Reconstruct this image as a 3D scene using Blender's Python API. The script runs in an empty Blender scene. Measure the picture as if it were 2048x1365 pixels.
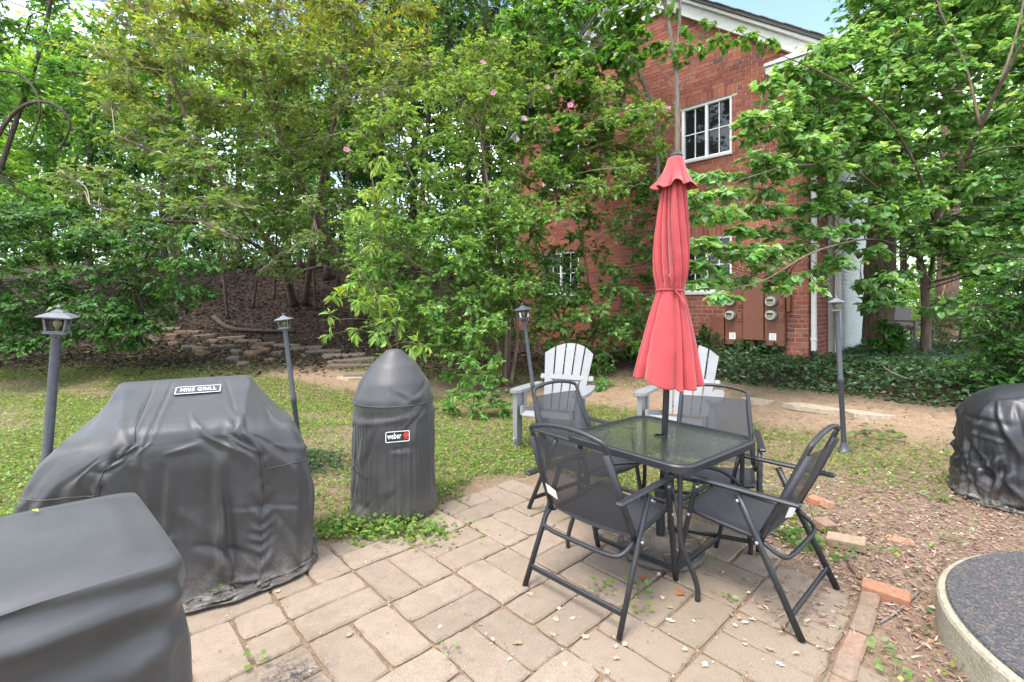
import bpy, math, random
import numpy as np
from mathutils import Vector, Matrix, Euler

random.seed(7)
rng = np.random.default_rng(11)
S = bpy.context.scene
COL = S.collection

# ------------------------------------------------------------------ camera, sky, sun, exposure
FPX, YH, CAMH = 945.0, 615.0, 1.5
cam_d = bpy.data.cameras.new('camera')
cam = bpy.data.objects.new('camera', cam_d)
COL.objects.link(cam)
cam.location = (0, 0, CAMH)
cam.rotation_euler = (math.radians(90), 0, 0)
cam_d.sensor_width = 36
cam_d.lens = 36 * FPX / 2048
cam_d.shift_y = -(682.5 - YH) / 2048
cam_d.clip_start = 0.05
cam_d.clip_end = 1000
S.camera = cam

SUN_EL, SUN_AZ = math.radians(66), math.radians(222)      # azimuth clockwise from +Y: high, behind the viewer's left shoulder
sun_vec = Vector((math.sin(SUN_AZ) * math.cos(SUN_EL), math.cos(SUN_AZ) * math.cos(SUN_EL), math.sin(SUN_EL)))
w = bpy.data.worlds.new('World')
S.world = w
w.use_nodes = True
nt = w.node_tree
nt.nodes.clear()
wo = nt.nodes.new('ShaderNodeOutputWorld')
bg = nt.nodes.new('ShaderNodeBackground')
bg.inputs['Strength'].default_value = 0.15
sky = nt.nodes.new('ShaderNodeTexSky')
sky.sky_type = 'NISHITA'
sky.sun_disc = False
sky.sun_elevation = SUN_EL
sky.sun_rotation = SUN_AZ
sky.air_density = 1.0
sky.dust_density = 1.5
tc = nt.nodes.new('ShaderNodeTexCoord')
mp = nt.nodes.new('ShaderNodeMapping')
mp.inputs['Scale'].default_value = (1.0, 1.0, 2.6)
mp.inputs['Location'].default_value = (2.2, 0.9, 0.7)
nz = nt.nodes.new('ShaderNodeTexNoise')
nz.inputs['Scale'].default_value = 2.3
nz.inputs['Detail'].default_value = 9
nz.inputs['Roughness'].default_value = 0.58
cr = nt.nodes.new('ShaderNodeValToRGB')
cr.color_ramp.elements[0].position = 0.44
cr.color_ramp.elements[1].position = 0.66
mxs = nt.nodes.new('ShaderNodeMix')
mxs.data_type = 'RGBA'
mxs.inputs[7].default_value = (11.5, 11.8, 12.2, 1)
L = nt.links.new
L(tc.outputs['Generated'], mp.inputs['Vector'])
L(mp.outputs['Vector'], nz.inputs['Vector'])
L(nz.outputs['Fac'], cr.inputs['Fac'])
L(cr.outputs['Color'], mxs.inputs[0])
L(sky.outputs['Color'], mxs.inputs[6])
L(mxs.outputs[2], bg.inputs['Color'])
L(bg.outputs['Background'], wo.inputs['Surface'])

sun_d = bpy.data.lights.new('sun', 'SUN')
sun_d.energy = 1.4
sun_d.angle = math.radians(22)
sun_d.color = (1.0, 0.95, 0.87)
sun = bpy.data.objects.new('sun', sun_d)
COL.objects.link(sun)
sun.rotation_euler = sun_vec.to_track_quat('Z', 'Y').to_euler()
sun.location = (0, -5, 30)

S.view_settings.view_transform = 'Standard'
S.view_settings.look = 'None'
S.view_settings.exposure = 1.70
S.view_settings.gamma = 1.0
S.view_settings.use_curve_mapping = False
S.render.engine = 'CYCLES'
S.cycles.use_denoising = True
S.cycles.max_bounces = 10
S.cycles.diffuse_bounces = 6
S.cycles.transmission_bounces = 6
S.cycles.transparent_max_bounces = 12


# ------------------------------------------------------------------ helpers
def P(px, py, d):
    """world point seen at photo pixel (px, py) at depth d"""
    return np.array([(px - 1024) / FPX * d, d, CAMH - (py - YH) / FPX * d])


def sstep(a, b, x):
    t = np.clip((x - a) / (b - a), 0, 1)
    return t * t * (3 - 2 * t)


def vnoise(x, y, seed=0, scale=1.0):
    """smooth value noise in 0..1, vectorised"""
    x = np.asarray(x, float) * scale + seed * 17.13
    y = np.asarray(y, float) * scale + seed * 9.71
    xi, yi = np.floor(x).astype(np.int64), np.floor(y).astype(np.int64)
    fx, fy = x - xi, y - yi
    fx, fy = fx * fx * (3 - 2 * fx), fy * fy * (3 - 2 * fy)

    def h(a, b):
        n = (a * 374761393 + b * 668265263 + seed * 1442695) & 0x7fffffff
        n = ((n ^ (n >> 13)) * 1274126177) & 0x7fffffff
        return ((n ^ (n >> 16)) & 0xffff) / 65535.0
    return (h(xi, yi) * (1 - fx) + h(xi + 1, yi) * fx) * (1 - fy) + (h(xi, yi + 1) * (1 - fx) + h(xi + 1, yi + 1) * fx) * fy


def fbm(x, y, seed=0, scale=1.0):
    return 0.55 * vnoise(x, y, seed, scale) + 0.3 * vnoise(x, y, seed + 1, scale * 2.1) + 0.15 * vnoise(x, y, seed + 2, scale * 4.3)


# house frame: corner C, direction along the gable wall U (to the left and away), side wall W (to the right and away)
HC = np.array([5.02, 8.0])
HU = np.array([-0.722, 0.692])
HW = np.array([0.692, 0.722])
HN = np.array([-0.692, -0.722])           # outward normal of the gable wall (towards the camera)


def gz(x, y):
    """height of the ground"""
    x = np.asarray(x, float)
    y = np.asarray(y, float)
    hl = np.where(y < 7.5, 0, np.where(y < 12, 0.13 * (y - 7.5), np.where(y < 18, 0.585 + 0.42 * (y - 12), 3.105 + 0.06 * (y - 18))))
    hl = hl + 0.05 * (fbm(x, y, 3, 0.8) - 0.5) * sstep(7, 10, y)
    s = (x - HC[0]) * HN[0] + (y - HC[1]) * HN[1]
    hr = 0.5 * (1 - sstep(0.2, 3.4, s))
    wl = 1 - sstep(-1.2, 1.2, x - 0.15 * (y - 9))
    z = wl * hl + (1 - wl) * hr
    inp = sstep(0, 0.06, patio_in(x, y))
    return z - 0.017 * inp + 0.02 * (fbm(x, y, 5, 1.7) - 0.5) * (1 - inp)


# patio: basket weave grid
CELL = 0.411
GO = np.array([-0.907, 2.704])
GU = np.array([math.cos(0.756), math.sin(0.756)])
GV = np.array([math.sin(0.756), -math.cos(0.756)])
PATIO = np.array([(-1.55, 2.55), (-1.12, 3.05), (-0.62, 3.42), (-0.3, 3.95), (0.35, 4.25), (0.95, 3.75), (1.6, 3.2), (1.75, 2.55), (1.6, 2.0),
                  (1.02, 1.55), (0.9, 0.6), (-1.9, 0.6), (-2.2, 1.6)])


def patio_in(x, y):
    """signed distance-like measure: positive inside the patio polygon"""
    x = np.asarray(x, float)
    y = np.asarray(y, float)
    inside = np.zeros(x.shape, bool)
    dmin = np.full(x.shape, 1e9)
    n = len(PATIO)
    for i in range(n):
        x1, y1 = PATIO[i]
        x2, y2 = PATIO[(i + 1) % n]
        c = ((y1 > y) != (y2 > y)) & (x < (x2 - x1) * (y - y1) / (y2 - y1 + 1e-12) + x1)
        inside ^= c
        dx, dy = x2 - x1, y2 - y1
        t = np.clip(((x - x1) * dx + (y - y1) * dy) / (dx * dx + dy * dy), 0, 1)
        dmin = np.minimum(dmin, np.hypot(x - x1 - t * dx, y - y1 - t * dy))
    return np.where(inside, dmin, -dmin)


PATH = np.array([(9.5, 2.9), (6.0, 4.45), (4.1, 5.75), (2.5, 7.0), (1.0, 7.8), (-0.6, 8.15), (-3.0, 8.6), (-4.4, 9.3)])


def path_dist(x, y):
    x = np.asarray(x, float)
    y = np.asarray(y, float)
    dm = np.full(x.shape, 1e9)
    for i in range(len(PATH) - 1):
        x1, y1 = PATH[i]
        x2, y2 = PATH[i + 1]
        dx, dy = x2 - x1, y2 - y1
        t = np.clip(((x - x1) * dx + (y - y1) * dy) / (dx * dx + dy * dy), 0, 1)
        dm = np.minimum(dm, np.hypot(x - x1 - t * dx, y - y1 - t * dy))
    return dm


def np_mesh(name, V, F, col=None, smooth=False):
    """mesh from vertex array and a list of face index arrays (each (n,k))"""
    me = bpy.data.meshes.new(name)
    V = np.asarray(V, np.float32)
    F = [np.asarray(f, np.int32) for f in F if len(f)]
    nl = sum(f.size for f in F)
    nf = sum(len(f) for f in F)
    me.vertices.add(len(V))
    me.vertices.foreach_set('co', V.ravel())
    me.loops.add(nl)
    me.loops.foreach_set('vertex_index', np.concatenate([f.ravel() for f in F]))
    me.polygons.add(nf)
    tot = np.concatenate([np.full(len(f), f.shape[1], np.int32) for f in F])
    st = np.concatenate([[0], np.cumsum(tot)[:-1]]).astype(np.int32)
    me.polygons.foreach_set('loop_start', st)
    me.polygons.foreach_set('loop_total', tot)
    me.update(calc_edges=True)
    me.polygons.foreach_set('use_smooth', np.full(nf, bool(smooth)))
    if col is not None:
        a = me.color_attributes.new('col', 'FLOAT_COLOR', 'POINT')
        c = np.ones((len(V), 4), np.float32)
        c[:, :np.asarray(col).shape[1]] = col
        a.data.foreach_set('color', c.ravel())
    return me


def link(name, me, mat=None, parent=None, loc=None, rot=None):
    o = bpy.data.objects.new(name, me)
    COL.objects.link(o)
    if me is not None and mat is not None and not me.materials:
        me.materials.append(mat)
    if parent:
        o.parent = parent
    if loc is not None:
        o.location = loc
    if rot is not None:
        o.rotation_euler = rot
    return o


def tag(o, label=None, cat=None, group=None, kind=None):
    if label: o['label'] = label
    if cat: o['category'] = cat
    if group: o['group'] = group
    if kind: o['kind'] = kind
    return o


def empty(name, loc=(0, 0, 0), rz=0.0, label=None, cat=None, group=None, kind=None):
    o = bpy.data.objects.new(name, None)
    COL.objects.link(o)
    o.empty_display_size = 0.1
    o.location = loc
    o.rotation_euler = (0, 0, rz)
    return tag(o, label, cat, group, kind)


def dup(o, parent=None, loc=None, rot=None, label=None):
    """copy of a thing with its parts and sub-parts"""
    c = o.copy()
    COL.objects.link(c)
    if parent is not None:
        c.parent = parent
    if loc is not None: c.location = loc
    if rot is not None: c.rotation_euler = rot
    if label: c['label'] = label
    for ch in list(o.children):
        dup(ch, c)
    return c


def catmull(pts, n=6):
    pts = np.asarray(pts, float)
    if len(pts) < 3:
        return pts
    q = np.vstack([2 * pts[0] - pts[1], pts, 2 * pts[-1] - pts[-2]])
    out = []
    for i in range(1, len(q) - 2):
        p0, p1, p2, p3 = q[i - 1], q[i], q[i + 1], q[i + 2]
        for k in range(n):
            t = k / n
            out.append(0.5 * (2 * p1 + (p2 - p0) * t + (2 * p0 - 5 * p1 + 4 * p2 - p3) * t * t + (3 * p1 - p0 - 3 * p2 + p3) * t ** 3))
    out.append(pts[-1])
    return np.array(out)


class MB:
    """mesh builder: collects shapes, links them as ONE mesh object"""

    def __init__(self):
        self.v, self.n = [], 0
        self.f = {}
        self.c = []

    def add(self, V, faces, col=None):
        V = np.asarray(V, float)
        for f in faces:
            self.f.setdefault(len(f), []).append([i + self.n for i in f])
        self.v.append(V)
        self.n += len(V)
        self.c.append(np.tile(np.array(col if col is not None else (1, 1, 1), float), (len(V), 1)))
        return self

    def box(self, c, s, R=None, bev=0.0, col=None):
        hx, hy, hz = s[0] / 2, s[1] / 2, s[2] / 2
        b = min(bev, hx * 0.9, hy * 0.9, hz * 0.9)
        c = np.asarray(c, float)
        R = np.eye(3) if R is None else np.asarray(R)
        if b <= 0:
            V = np.array([(x, y, z) for x in (-hx, hx) for y in (-hy, hy) for z in (-hz, hz)])
            F = [(0, 1, 3, 2), (4, 6, 7, 5), (0, 4, 5, 1), (2, 3, 7, 6), (0, 2, 6, 4), (1, 5, 7, 3)]
            return self.add(V @ R.T + c, F, col)
        V, idx = [], {}
        for sx in (-1, 1):
            for sy in (-1, 1):
                for sz in (-1, 1):
                    for ax in range(3):
                        p = [sx * (hx - b), sy * (hy - b), sz * (hz - b)]
                        p[ax] = (sx * hx, sy * hy, sz * hz)[ax]
                        idx[(sx, sy, sz, ax)] = len(V)
                        V.append(p)
        F = []
        q = ((-1, -1), (1, -1), (1, 1), (-1, 1))
        for sg in (-1, 1):
            o = q if sg > 0 else q[::-1]
            F.append([idx[(sg, a, e, 0)] for a, e in o])
            F.append([idx[(a, sg, e, 1)] for a, e in o[::-1]])
            F.append([idx[(a, e, sg, 2)] for a, e in o])
        for a in (-1, 1):
            for e in (-1, 1):
                F.append([idx[(a, e, -1, 0)], idx[(a, e, 1, 0)], idx[(a, e, 1, 1)], idx[(a, e, -1, 1)]])
                F.append([idx[(a, -1, e, 0)], idx[(a, 1, e, 0)], idx[(a, 1, e, 2)], idx[(a, -1, e, 2)]])
                F.append([idx[(-1, a, e, 1)], idx[(1, a, e, 1)], idx[(1, a, e, 2)], idx[(-1, a, e, 2)]])
                for g in (-1, 1):
                    F.append([idx[(a, e, g, 0)], idx[(a, e, g, 1)], idx[(a, e, g, 2)]])
        return self.add(np.array(V) @ R.T + c, F, col)

    def tube(self, pts, r, sides=8, caps=True, col=None, flat=None):
        pts = np.asarray(pts, float)
        n = len(pts)
        r = np.full(n, r, float) if np.isscalar(r) else np.asarray(r, float)
        t = np.gradient(pts, axis=0)
        t /= np.linalg.norm(t, axis=1)[:, None] + 1e-12
        up = np.array([0, 0, 1.0]) if abs(t[0][2]) < 0.9 else np.array([1.0, 0, 0])
        a = np.cross(up, t[0]); a /= np.linalg.norm(a)
        V = []
        ang = np.arange(sides) * 2 * math.pi / sides + (math.pi / sides if sides == 4 else 0)
        for i in range(n):
            a = a - t[i] * (a @ t[i]); a /= np.linalg.norm(a) + 1e-12
            b = np.cross(t[i], a)
            fl = (1, 1) if flat is None else flat
            V.append(pts[i] + r[i] * (np.cos(ang)[:, None] * a * fl[0] + np.sin(ang)[:, None] * b * fl[1]))
        F = []
        for i in range(n - 1):
            for k in range(sides):
                k2 = (k + 1) % sides
                F.append((i * sides + k, i * sides + k2, (i + 1) * sides + k2, (i + 1) * sides + k))
        if caps:
            F.append(tuple(range(sides))[::-1])
            F.append(tuple((n - 1) * sides + k for k in range(sides)))
        return self.add(np.vstack(V), F, col)

    def lathe(self, prof, c=(0, 0, 0), sides=20, R=None, caps=True, col=None):
        prof = np.asarray(prof, float)
        ang = np.arange(sides) * 2 * math.pi / sides
        V = np.vstack([np.stack([r * np.cos(ang), r * np.sin(ang), np.full(sides, z)], 1) for r, z in prof])
        R = np.eye(3) if R is None else np.asarray(R)
        F = []
        for i in range(len(prof) - 1):
            for k in range(sides):
                k2 = (k + 1) % sides
                F.append((i * sides + k, i * sides + k2, (i + 1) * sides + k2, (i + 1) * sides + k))
        if caps:
            F.append(tuple(range(sides))[::-1])
            F.append(tuple((len(prof) - 1) * sides + k for k in range(sides)))
        return self.add(V @ R.T + np.asarray(c, float), F, col)

    def prism(self, poly, z0, z1, col=None, M=None):
        poly = np.asarray(poly, float)
        n = len(poly)
        V = np.vstack([np.column_stack([poly, np.full(n, z0)]), np.column_stack([poly, np.full(n, z1)])])
        if M is not None:
            V = V @ np.asarray(M[0], float).T + np.asarray(M[1], float)
        F = [tuple(range(n))[::-1], tuple(range(n, 2 * n))] + [(i, (i + 1) % n, n + (i + 1) % n, n + i) for i in range(n)]
        return self.add(V, F, col)

    def mesh(self, name, smooth=False, usecol=False):
        me = np_mesh(name, np.vstack(self.v), [np.array(f) for f in self.f.values()], np.vstack(self.c) if usecol else None, smooth)
        return me

    def build(self, name, mat, parent=None, smooth=False, usecol=False, loc=None, rot=None):
        return link(name, self.mesh(name, smooth, usecol), mat, parent, loc, rot)


def autosmooth(o, deg=40):
    me = o.data
    me.polygons.foreach_set('use_smooth', np.ones(len(me.polygons), bool))
    try:
        me.set_sharp_from_angle(angle=math.radians(deg))
    except Exception:
        pass
    return o


def basis(x=None, z=None):
    """3x3 with given z axis (and x hint), as columns"""
    z = np.asarray(z, float); z = z / np.linalg.norm(z)
    x = np.asarray(x, float); x = x - z * (x @ z); x /= np.linalg.norm(x)
    return np.stack([x, np.cross(z, x), z], 1)


def rotz(a):
    c, s = math.cos(a), math.sin(a)
    return np.array([[c, -s, 0], [s, c, 0], [0, 0, 1.0]])


# ------------------------------------------------------------------ materials
def newmat(name):
    m = bpy.data.materials.new(name)
    m.use_nodes = True
    t = m.node_tree
    b = t.nodes['Principled BSDF']
    return m, t, b


def node(t, typ, **kw):
    n = t.nodes.new('ShaderNode' + typ)
    for k, v in kw.items():
        if k in n.inputs:
            n.inputs[k].default_value = v
        else:
            setattr(n, k, v)
    return n


def ramp(t, src, stops):
    n = t.nodes.new('ShaderNodeValToRGB')
    e = n.color_ramp.elements
    while len(e) < len(stops):
        e.new(0.5)
    for i, (p, c) in enumerate(stops):
        e[i].position = p
        e[i].color = (c[0], c[1], c[2], 1) if hasattr(c, '__len__') else (c, c, c, 1)
    t.links.new(src, n.inputs['Fac'])
    return n.outputs['Color']


def mixc(t, fac, a, b, blend='MIX'):
    n = t.nodes.new('ShaderNodeMix')
    n.data_type = 'RGBA'
    n.blend_type = blend
    for s, i in ((fac, 0), (a, 6), (b, 7)):
        if isinstance(s, (int, float)):
            n.inputs[i].default_value = s
        elif isinstance(s, (tuple, list)):
            n.inputs[i].default_value = (s[0], s[1], s[2], 1)
        else:
            t.links.new(s, n.inputs[i])
    return n.outputs[2]


def noise(t, scale, detail=4, rough=0.55, vec=None, coord='Object', dist=0.0):
    n = node(t, 'TexNoise', Scale=scale, Detail=detail, Roughness=rough, Distortion=dist)
    if vec is None:
        if coord == 'World':
            vec = t.nodes.new('ShaderNodeNewGeometry').outputs['Position']
        else:
            vec = t.nodes.new('ShaderNodeTexCoord').outputs[coord]
    t.links.new(vec, n.inputs['Vector'])
    return n.outputs['Fac']


def bump(t, b, h, strength=0.3, dist=0.01):
    n = node(t, 'Bump', Strength=strength, Distance=dist)
    t.links.new(h, n.inputs['Height'])
    t.links.new(n.outputs['Normal'], b.inputs['Normal'])
    return n


def simple(name, c, rough=0.5, metal=0.0, var=0.12, nscale=30, bstr=0.0, bscale=200, spec=0.5):
    m, t, b = newmat(name)
    f = noise(t, nscale, 5)
    col = ramp(t, f, [(0.3, [x * (1 - var) for x in c]), (0.7, [min(1, x * (1 + var)) for x in c])])
    t.links.new(col, b.inputs['Base Color'])
    b.inputs['Roughness'].default_value = rough
    b.inputs['Metallic'].default_value = metal
    b.inputs['Specular IOR Level'].default_value = spec
    if bstr:
        bump(t, b, noise(t, bscale, 4), bstr, 0.003)
    return m


def leafmat(name, rough=0.42, trans=0.34, warm=(1.35, 1.25, 0.55)):
    m, t, b = newmat(name)
    a = node(t, 'Attribute', attribute_name='col')
    f = noise(t, 35, 3, coord='World')
    base = mixc(t, 1.0, a.outputs['Color'], ramp(t, f, [(0.25, 0.78), (0.75, 1.2)]), 'MULTIPLY')
    t.links.new(base, b.inputs['Base Color'])
    b.inputs['Roughness'].default_value = rough
    tr = node(t, 'BsdfTranslucent')
    t.links.new(mixc(t, 1.0, base, warm, 'MULTIPLY'), tr.inputs['Color'])
    ms = node(t, 'MixShader', Fac=trans)
    t.links.new(b.outputs[0], ms.inputs[1])
    t.links.new(tr.outputs[0], ms.inputs[2])
    t.links.new(ms.outputs[0], t.nodes['Material Output'].inputs['Surface'])
    return m


M = {}
M['leaf'] = leafmat('leaf_green', 0.31, 0.5)
M['leaf_matte'] = leafmat('leaf_matte', 0.5, 0.44)
M['leaf_dry'] = leafmat('leaf_dry', 0.8, 0.12, (1.1, 1, 0.8))
M['petal'] = leafmat('petal', 0.6, 0.4, (1.1, 0.8, 1.0))


def barkmat(name, c1, c2, sc=18):
    m, t, b = newmat(name)
    tcn = t.nodes.new('ShaderNodeTexCoord')
    mpn = node(t, 'Mapping')
    mpn.inputs['Scale'].default_value = (1, 1, 0.18)
    t.links.new(tcn.outputs['Object'], mpn.inputs['Vector'])
    f = noise(t, sc, 6, 0.62, vec=mpn.outputs['Vector'])
    t.links.new(ramp(t, f, [(0.32, c1), (0.68, c2)]), b.inputs['Base Color'])
    b.inputs['Roughness'].default_value = 0.9
    bump(t, b, f, 0.9, 0.03)
    return m


M['bark'] = barkmat('bark_brown', (0.07, 0.048, 0.034), (0.2, 0.145, 0.105))
M['bark_red'] = barkmat('bark_reddish', (0.06, 0.036, 0.024), (0.22, 0.14, 0.095), 22)
M['bark_grey'] = barkmat('bark_grey', (0.12, 0.1, 0.08), (0.3, 0.25, 0.2), 30)
M['bark_dark'] = barkmat('bark_dark', (0.03, 0.022, 0.016), (0.09, 0.068, 0.05))
M['twig'] = simple('twig_tan', (0.3, 0.24, 0.185), 0.85)
M['twig_green'] = simple('twig_green', (0.16, 0.15, 0.07), 0.8)

M['frame'] = simple('black_powder_coat', (0.022, 0.023, 0.026), 0.42, 0.0, 0.25, 60, 0.12, 500)
M['lamp_metal'] = simple('charcoal_metal', (0.05, 0.054, 0.062), 0.45, 0.0, 0.2, 40, 0.1, 300)
M['lamp_grey'] = simple('weathered_grey_metal', (0.13, 0.135, 0.145), 0.5, 0.0, 0.25, 40, 0.1, 300)
M['resin'] = simple('pale_grey_resin', (0.225, 0.227, 0.226), 0.45, 0.0, 0.07, 9, 0.05, 150)
M['white_paint'] = simple('white_trim_paint', (0.6, 0.59, 0.56), 0.5, 0.0, 0.07, 12)
M['white_vinyl'] = simple('white_vinyl', (0.78, 0.78, 0.77), 0.35, 0.0, 0.04, 12)
M['cabinet'] = simple('brown_red_paint', (0.15, 0.05, 0.026), 0.5, 0.0, 0.14, 14, 0.06, 120)
M['paper'] = simple('white_paper', (0.72, 0.71, 0.67), 0.7, 0.0, 0.08, 60)
M['print_grey'] = simple('grey_print', (0.2, 0.2, 0.2), 0.7)
M['black_plastic'] = simple('black_plastic', (0.02, 0.02, 0.022), 0.5)
M['steel'] = simple('steel', (0.5, 0.5, 0.5), 0.35, 0.9)
M['shingle'] = simple('roof_shingle', (0.1, 0.095, 0.09), 0.95, 0.0, 0.35, 50)
M['wicker'] = simple('grey_wicker', (0.075, 0.066, 0.06), 0.7, 0.0, 0.4, 90, 0.6, 160)
M['wood_dark'] = simple('dark_wood', (0.09, 0.065, 0.05), 0.8, 0.0, 0.3, 30)
M['siding'] = simple('cream_siding', (0.5, 0.46, 0.36), 0.6, 0.0, 0.06, 8)
M['white_brick'] = simple('white_painted_brick', (0.62, 0.64, 0.6), 0.7, 0.0, 0.1, 6, 0.2, 60)
M['orange'] = simple('orange_print', (0.6, 0.06, 0.03), 0.5)
M['label_black'] = simple('label_black', (0.012, 0.012, 0.013), 0.55)
M['patch_grey'] = simple('faded_patch', (0.045, 0.045, 0.046), 0.6)
M['label_white'] = simple('label_white', (0.75, 0.75, 0.74), 0.55)
M['label_red'] = simple('label_red', (0.6, 0.03, 0.02), 0.5)
M['tan_wood'] = simple('weathered_plank', (0.2, 0.155, 0.115), 0.9, 0.0, 0.3, 20, 0.4, 60)
M['rubber'] = simple('black_rubber', (0.015, 0.015, 0.016), 0.6)


def m_fabric(name, c, rough, sheen=0.0, weave=900, bs=0.25, dust=(0.1, 0.09, 0.08), soil=0.35):
    m, t, b = newmat(name)
    f = noise(t, 5, 6, 0.65)
    f2 = noise(t, 60, 4, 0.7)
    col = ramp(t, f, [(0.35, [x * 0.85 for x in c]), (0.7, [x * 1.25 for x in c])])
    col = mixc(t, ramp(t, f2, [(0.62, 0.0), (0.8, soil)]), col, dust)
    # dust splashed on the lowest hem
    sep = node(t, 'SeparateXYZ')
    gp = t.nodes.new('ShaderNodeNewGeometry')
    t.links.new(gp.outputs['Position'], sep.inputs[0])
    ma = node(t, 'MapRange')
    ma.inputs['From Min'].default_value = 0.22
    ma.inputs['From Max'].default_value = 0.02
    t.links.new(sep.outputs['Z'], ma.inputs['Value'])
    mul = node(t, 'Math', operation='MULTIPLY')
    t.links.new(ma.outputs[0], mul.inputs[0])
    t.links.new(ramp(t, f2, [(0.35, 0.0), (0.75, 0.75)]), mul.inputs[1])
    col = mixc(t, mul.outputs[0], col, (0.2, 0.16, 0.12))
    t.links.new(col, b.inputs['Base Color'])
    b.inputs['Roughness'].default_value = rough
    b.inputs['Sheen Weight'].default_value = sheen
    wv = noise(t, weave, 2, 0.5)
    crn = node(t, 'TexNoise', Scale=6.0, Detail=5.0, Roughness=0.5, Distortion=0.6)
    crn.noise_type = 'RIDGED_MULTIFRACTAL'
    t.links.new(t.nodes.new('ShaderNodeTexCoord').outputs['Object'], crn.inputs['Vector'])
    crk = crn.outputs['Fac']
    n1 = node(t, 'Bump', Strength=bs, Distance=0.0015)
    t.links.new(wv, n1.inputs['Height'])
    n2 = node(t, 'Bump', Strength=0.3, Distance=0.008)
    t.links.new(crk, n2.inputs['Height'])
    t.links.new(n1.outputs[0], n2.inputs['Normal'])
    t.links.new(n2.outputs[0], b.inputs['Normal'])
    return m


M['cover'] = m_fabric('charcoal_cover_fabric', (0.043, 0.0425, 0.042), 0.45, 0.1)
M['cover_shiny'] = m_fabric('black_vinyl_cover', (0.02, 0.021, 0.023), 0.4, 0.0, 500, 0.1, (0.12, 0.12, 0.12), 0.5)
M['canopy'] = m_fabric('red_canvas', (0.335, 0.031, 0.034), 0.75, 0.3, 700, 0.3, (0.55, 0.1, 0.1), 0.15)

# sling mesh: dark woven fabric that lets some of the view through
m, t, b = newmat('black_sling_mesh')
b.inputs['Base Color'].default_value = (0.03, 0.031, 0.034, 1)
b.inputs['Roughness'].default_value = 0.6
wv = node(t, 'TexWave', Scale=55.0)
t.links.new(t.nodes.new('ShaderNodeTexCoord').outputs['Object'], wv.inputs['Vector'])
t.links.new(ramp(t, wv.outputs['Fac'], [(0.0, (0.022, 0.023, 0.026)), (1.0, (0.05, 0.052, 0.058))]), b.inputs['Base Color'])
tp = node(t, 'BsdfTransparent')
ms = node(t, 'MixShader', Fac=0.17)
t.links.new(b.outputs[0], ms.inputs[1]); t.links.new(tp.outputs[0], ms.inputs[2])
t.links.new(ms.outputs[0], t.nodes['Material Output'].inputs['Surface'])
M['sling'] = m

# rippled table glass
m, t, b = newmat('rippled_table_glass')
t.nodes.remove(b)
fz = noise(t, 48, 2, 0.5)
bn = node(t, 'Bump', Strength=1.0, Distance=0.012)
t.links.new(fz, bn.inputs['Height'])
gl = node(t, 'BsdfGlossy', Roughness=0.08)
gl.inputs['Color'].default_value = (0.9, 0.95, 0.93, 1)
rf = node(t, 'BsdfRefraction', Roughness=0.12, IOR=1.12)
rf.inputs['Color'].default_value = (0.9, 0.95, 0.92, 1)
tp = node(t, 'BsdfTransparent')
tp.inputs['Color'].default_value = (0.9, 0.95, 0.92, 1)
fr = node(t, 'Fresnel', IOR=1.75)
for n_ in (gl, rf, fr):
    t.links.new(bn.outputs[0], n_.inputs['Normal'])
m1 = node(t, 'MixShader', Fac=0.5)
t.links.new(rf.outputs[0], m1.inputs[1]); t.links.new(tp.outputs[0], m1.inputs[2])
df = node(t, 'BsdfDiffuse')
df.inputs['Color'].default_value = (0.30, 0.38, 0.33, 1)
m3 = node(t, 'MixShader', Fac=0.06)
t.links.new(m1.outputs[0], m3.inputs[1]); t.links.new(df.outputs[0], m3.inputs[2])
m1 = m3
m2 = node(t, 'MixShader')
t.links.new(fr.outputs[0], m2.inputs[0]); t.links.new(m1.outputs[0], m2.inputs[1]); t.links.new(gl.outputs[0], m2.inputs[2])
t.links.new(m2.outputs[0], t.nodes['Material Output'].inputs['Surface'])
M['table_glass'] = m


def m_glass(name, tint=(0.8, 0.85, 0.85), trans=0.75, rough=0.03):
    m, t, b = newmat(name)
    t.nodes.remove(b)
    gl = node(t, 'BsdfGlossy', Roughness=rough)
    tp = node(t, 'BsdfTransparent')
    tp.inputs['Color'].default_value = (*tint, 1)
    fr = node(t, 'Fresnel', IOR=1.5)
    m2 = node(t, 'MixShader')
    t.links.new(fr.outputs[0], m2.inputs[0]); t.links.new(tp.outputs[0], m2.inputs[1]); t.links.new(gl.outputs[0], m2.inputs[2])
    t.links.new(m2.outputs[0], t.nodes['Material Output'].inputs['Surface'])
    return m


M['lamp_glass'] = m_glass('seeded_lantern_glass', (0.72, 0.74, 0.66), rough=0.12)
M['bulb'] = simple('bulb_glass', (0.5, 0.45, 0.3), 0.15)
M['meter_glass'] = simple('meter_face', (0.33, 0.32, 0.25), 0.18, 0, 0.15, 70)
m, t, b = newmat('dark_window_glass')
b.inputs['Base Color'].default_value = (0.012, 0.014, 0.016, 1)
b.inputs['Roughness'].default_value = 0.04
M['window_glass'] = m


def attrmat(name, rough=0.9, nsc=40, var=0.25, bs=0.4, bsc=120, stain=0.0):
    m, t, b = newmat(name)
    a = node(t, 'Attribute', attribute_name='col')
    f = noise(t, nsc, 5, 0.6, coord='World')
    c = mixc(t, 1.0, a.outputs['Color'], ramp(t, f, [(0.28, 1 - var), (0.72, 1 + var)]), 'MULTIPLY')
    if stain:
        c = mixc(t, 1.0, c, ramp(t, noise(t, 1.3, 6, 0.7, coord='World'), [(0.3, 1 - stain), (0.7, 1 + stain)]), 'MULTIPLY')
    t.links.new(c, b.inputs['Base Color'])
    b.inputs['Roughness'].default_value = rough
    bump(t, b, noise(t, bsc, 4, coord='World'), bs, 0.004)
    return m


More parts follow.
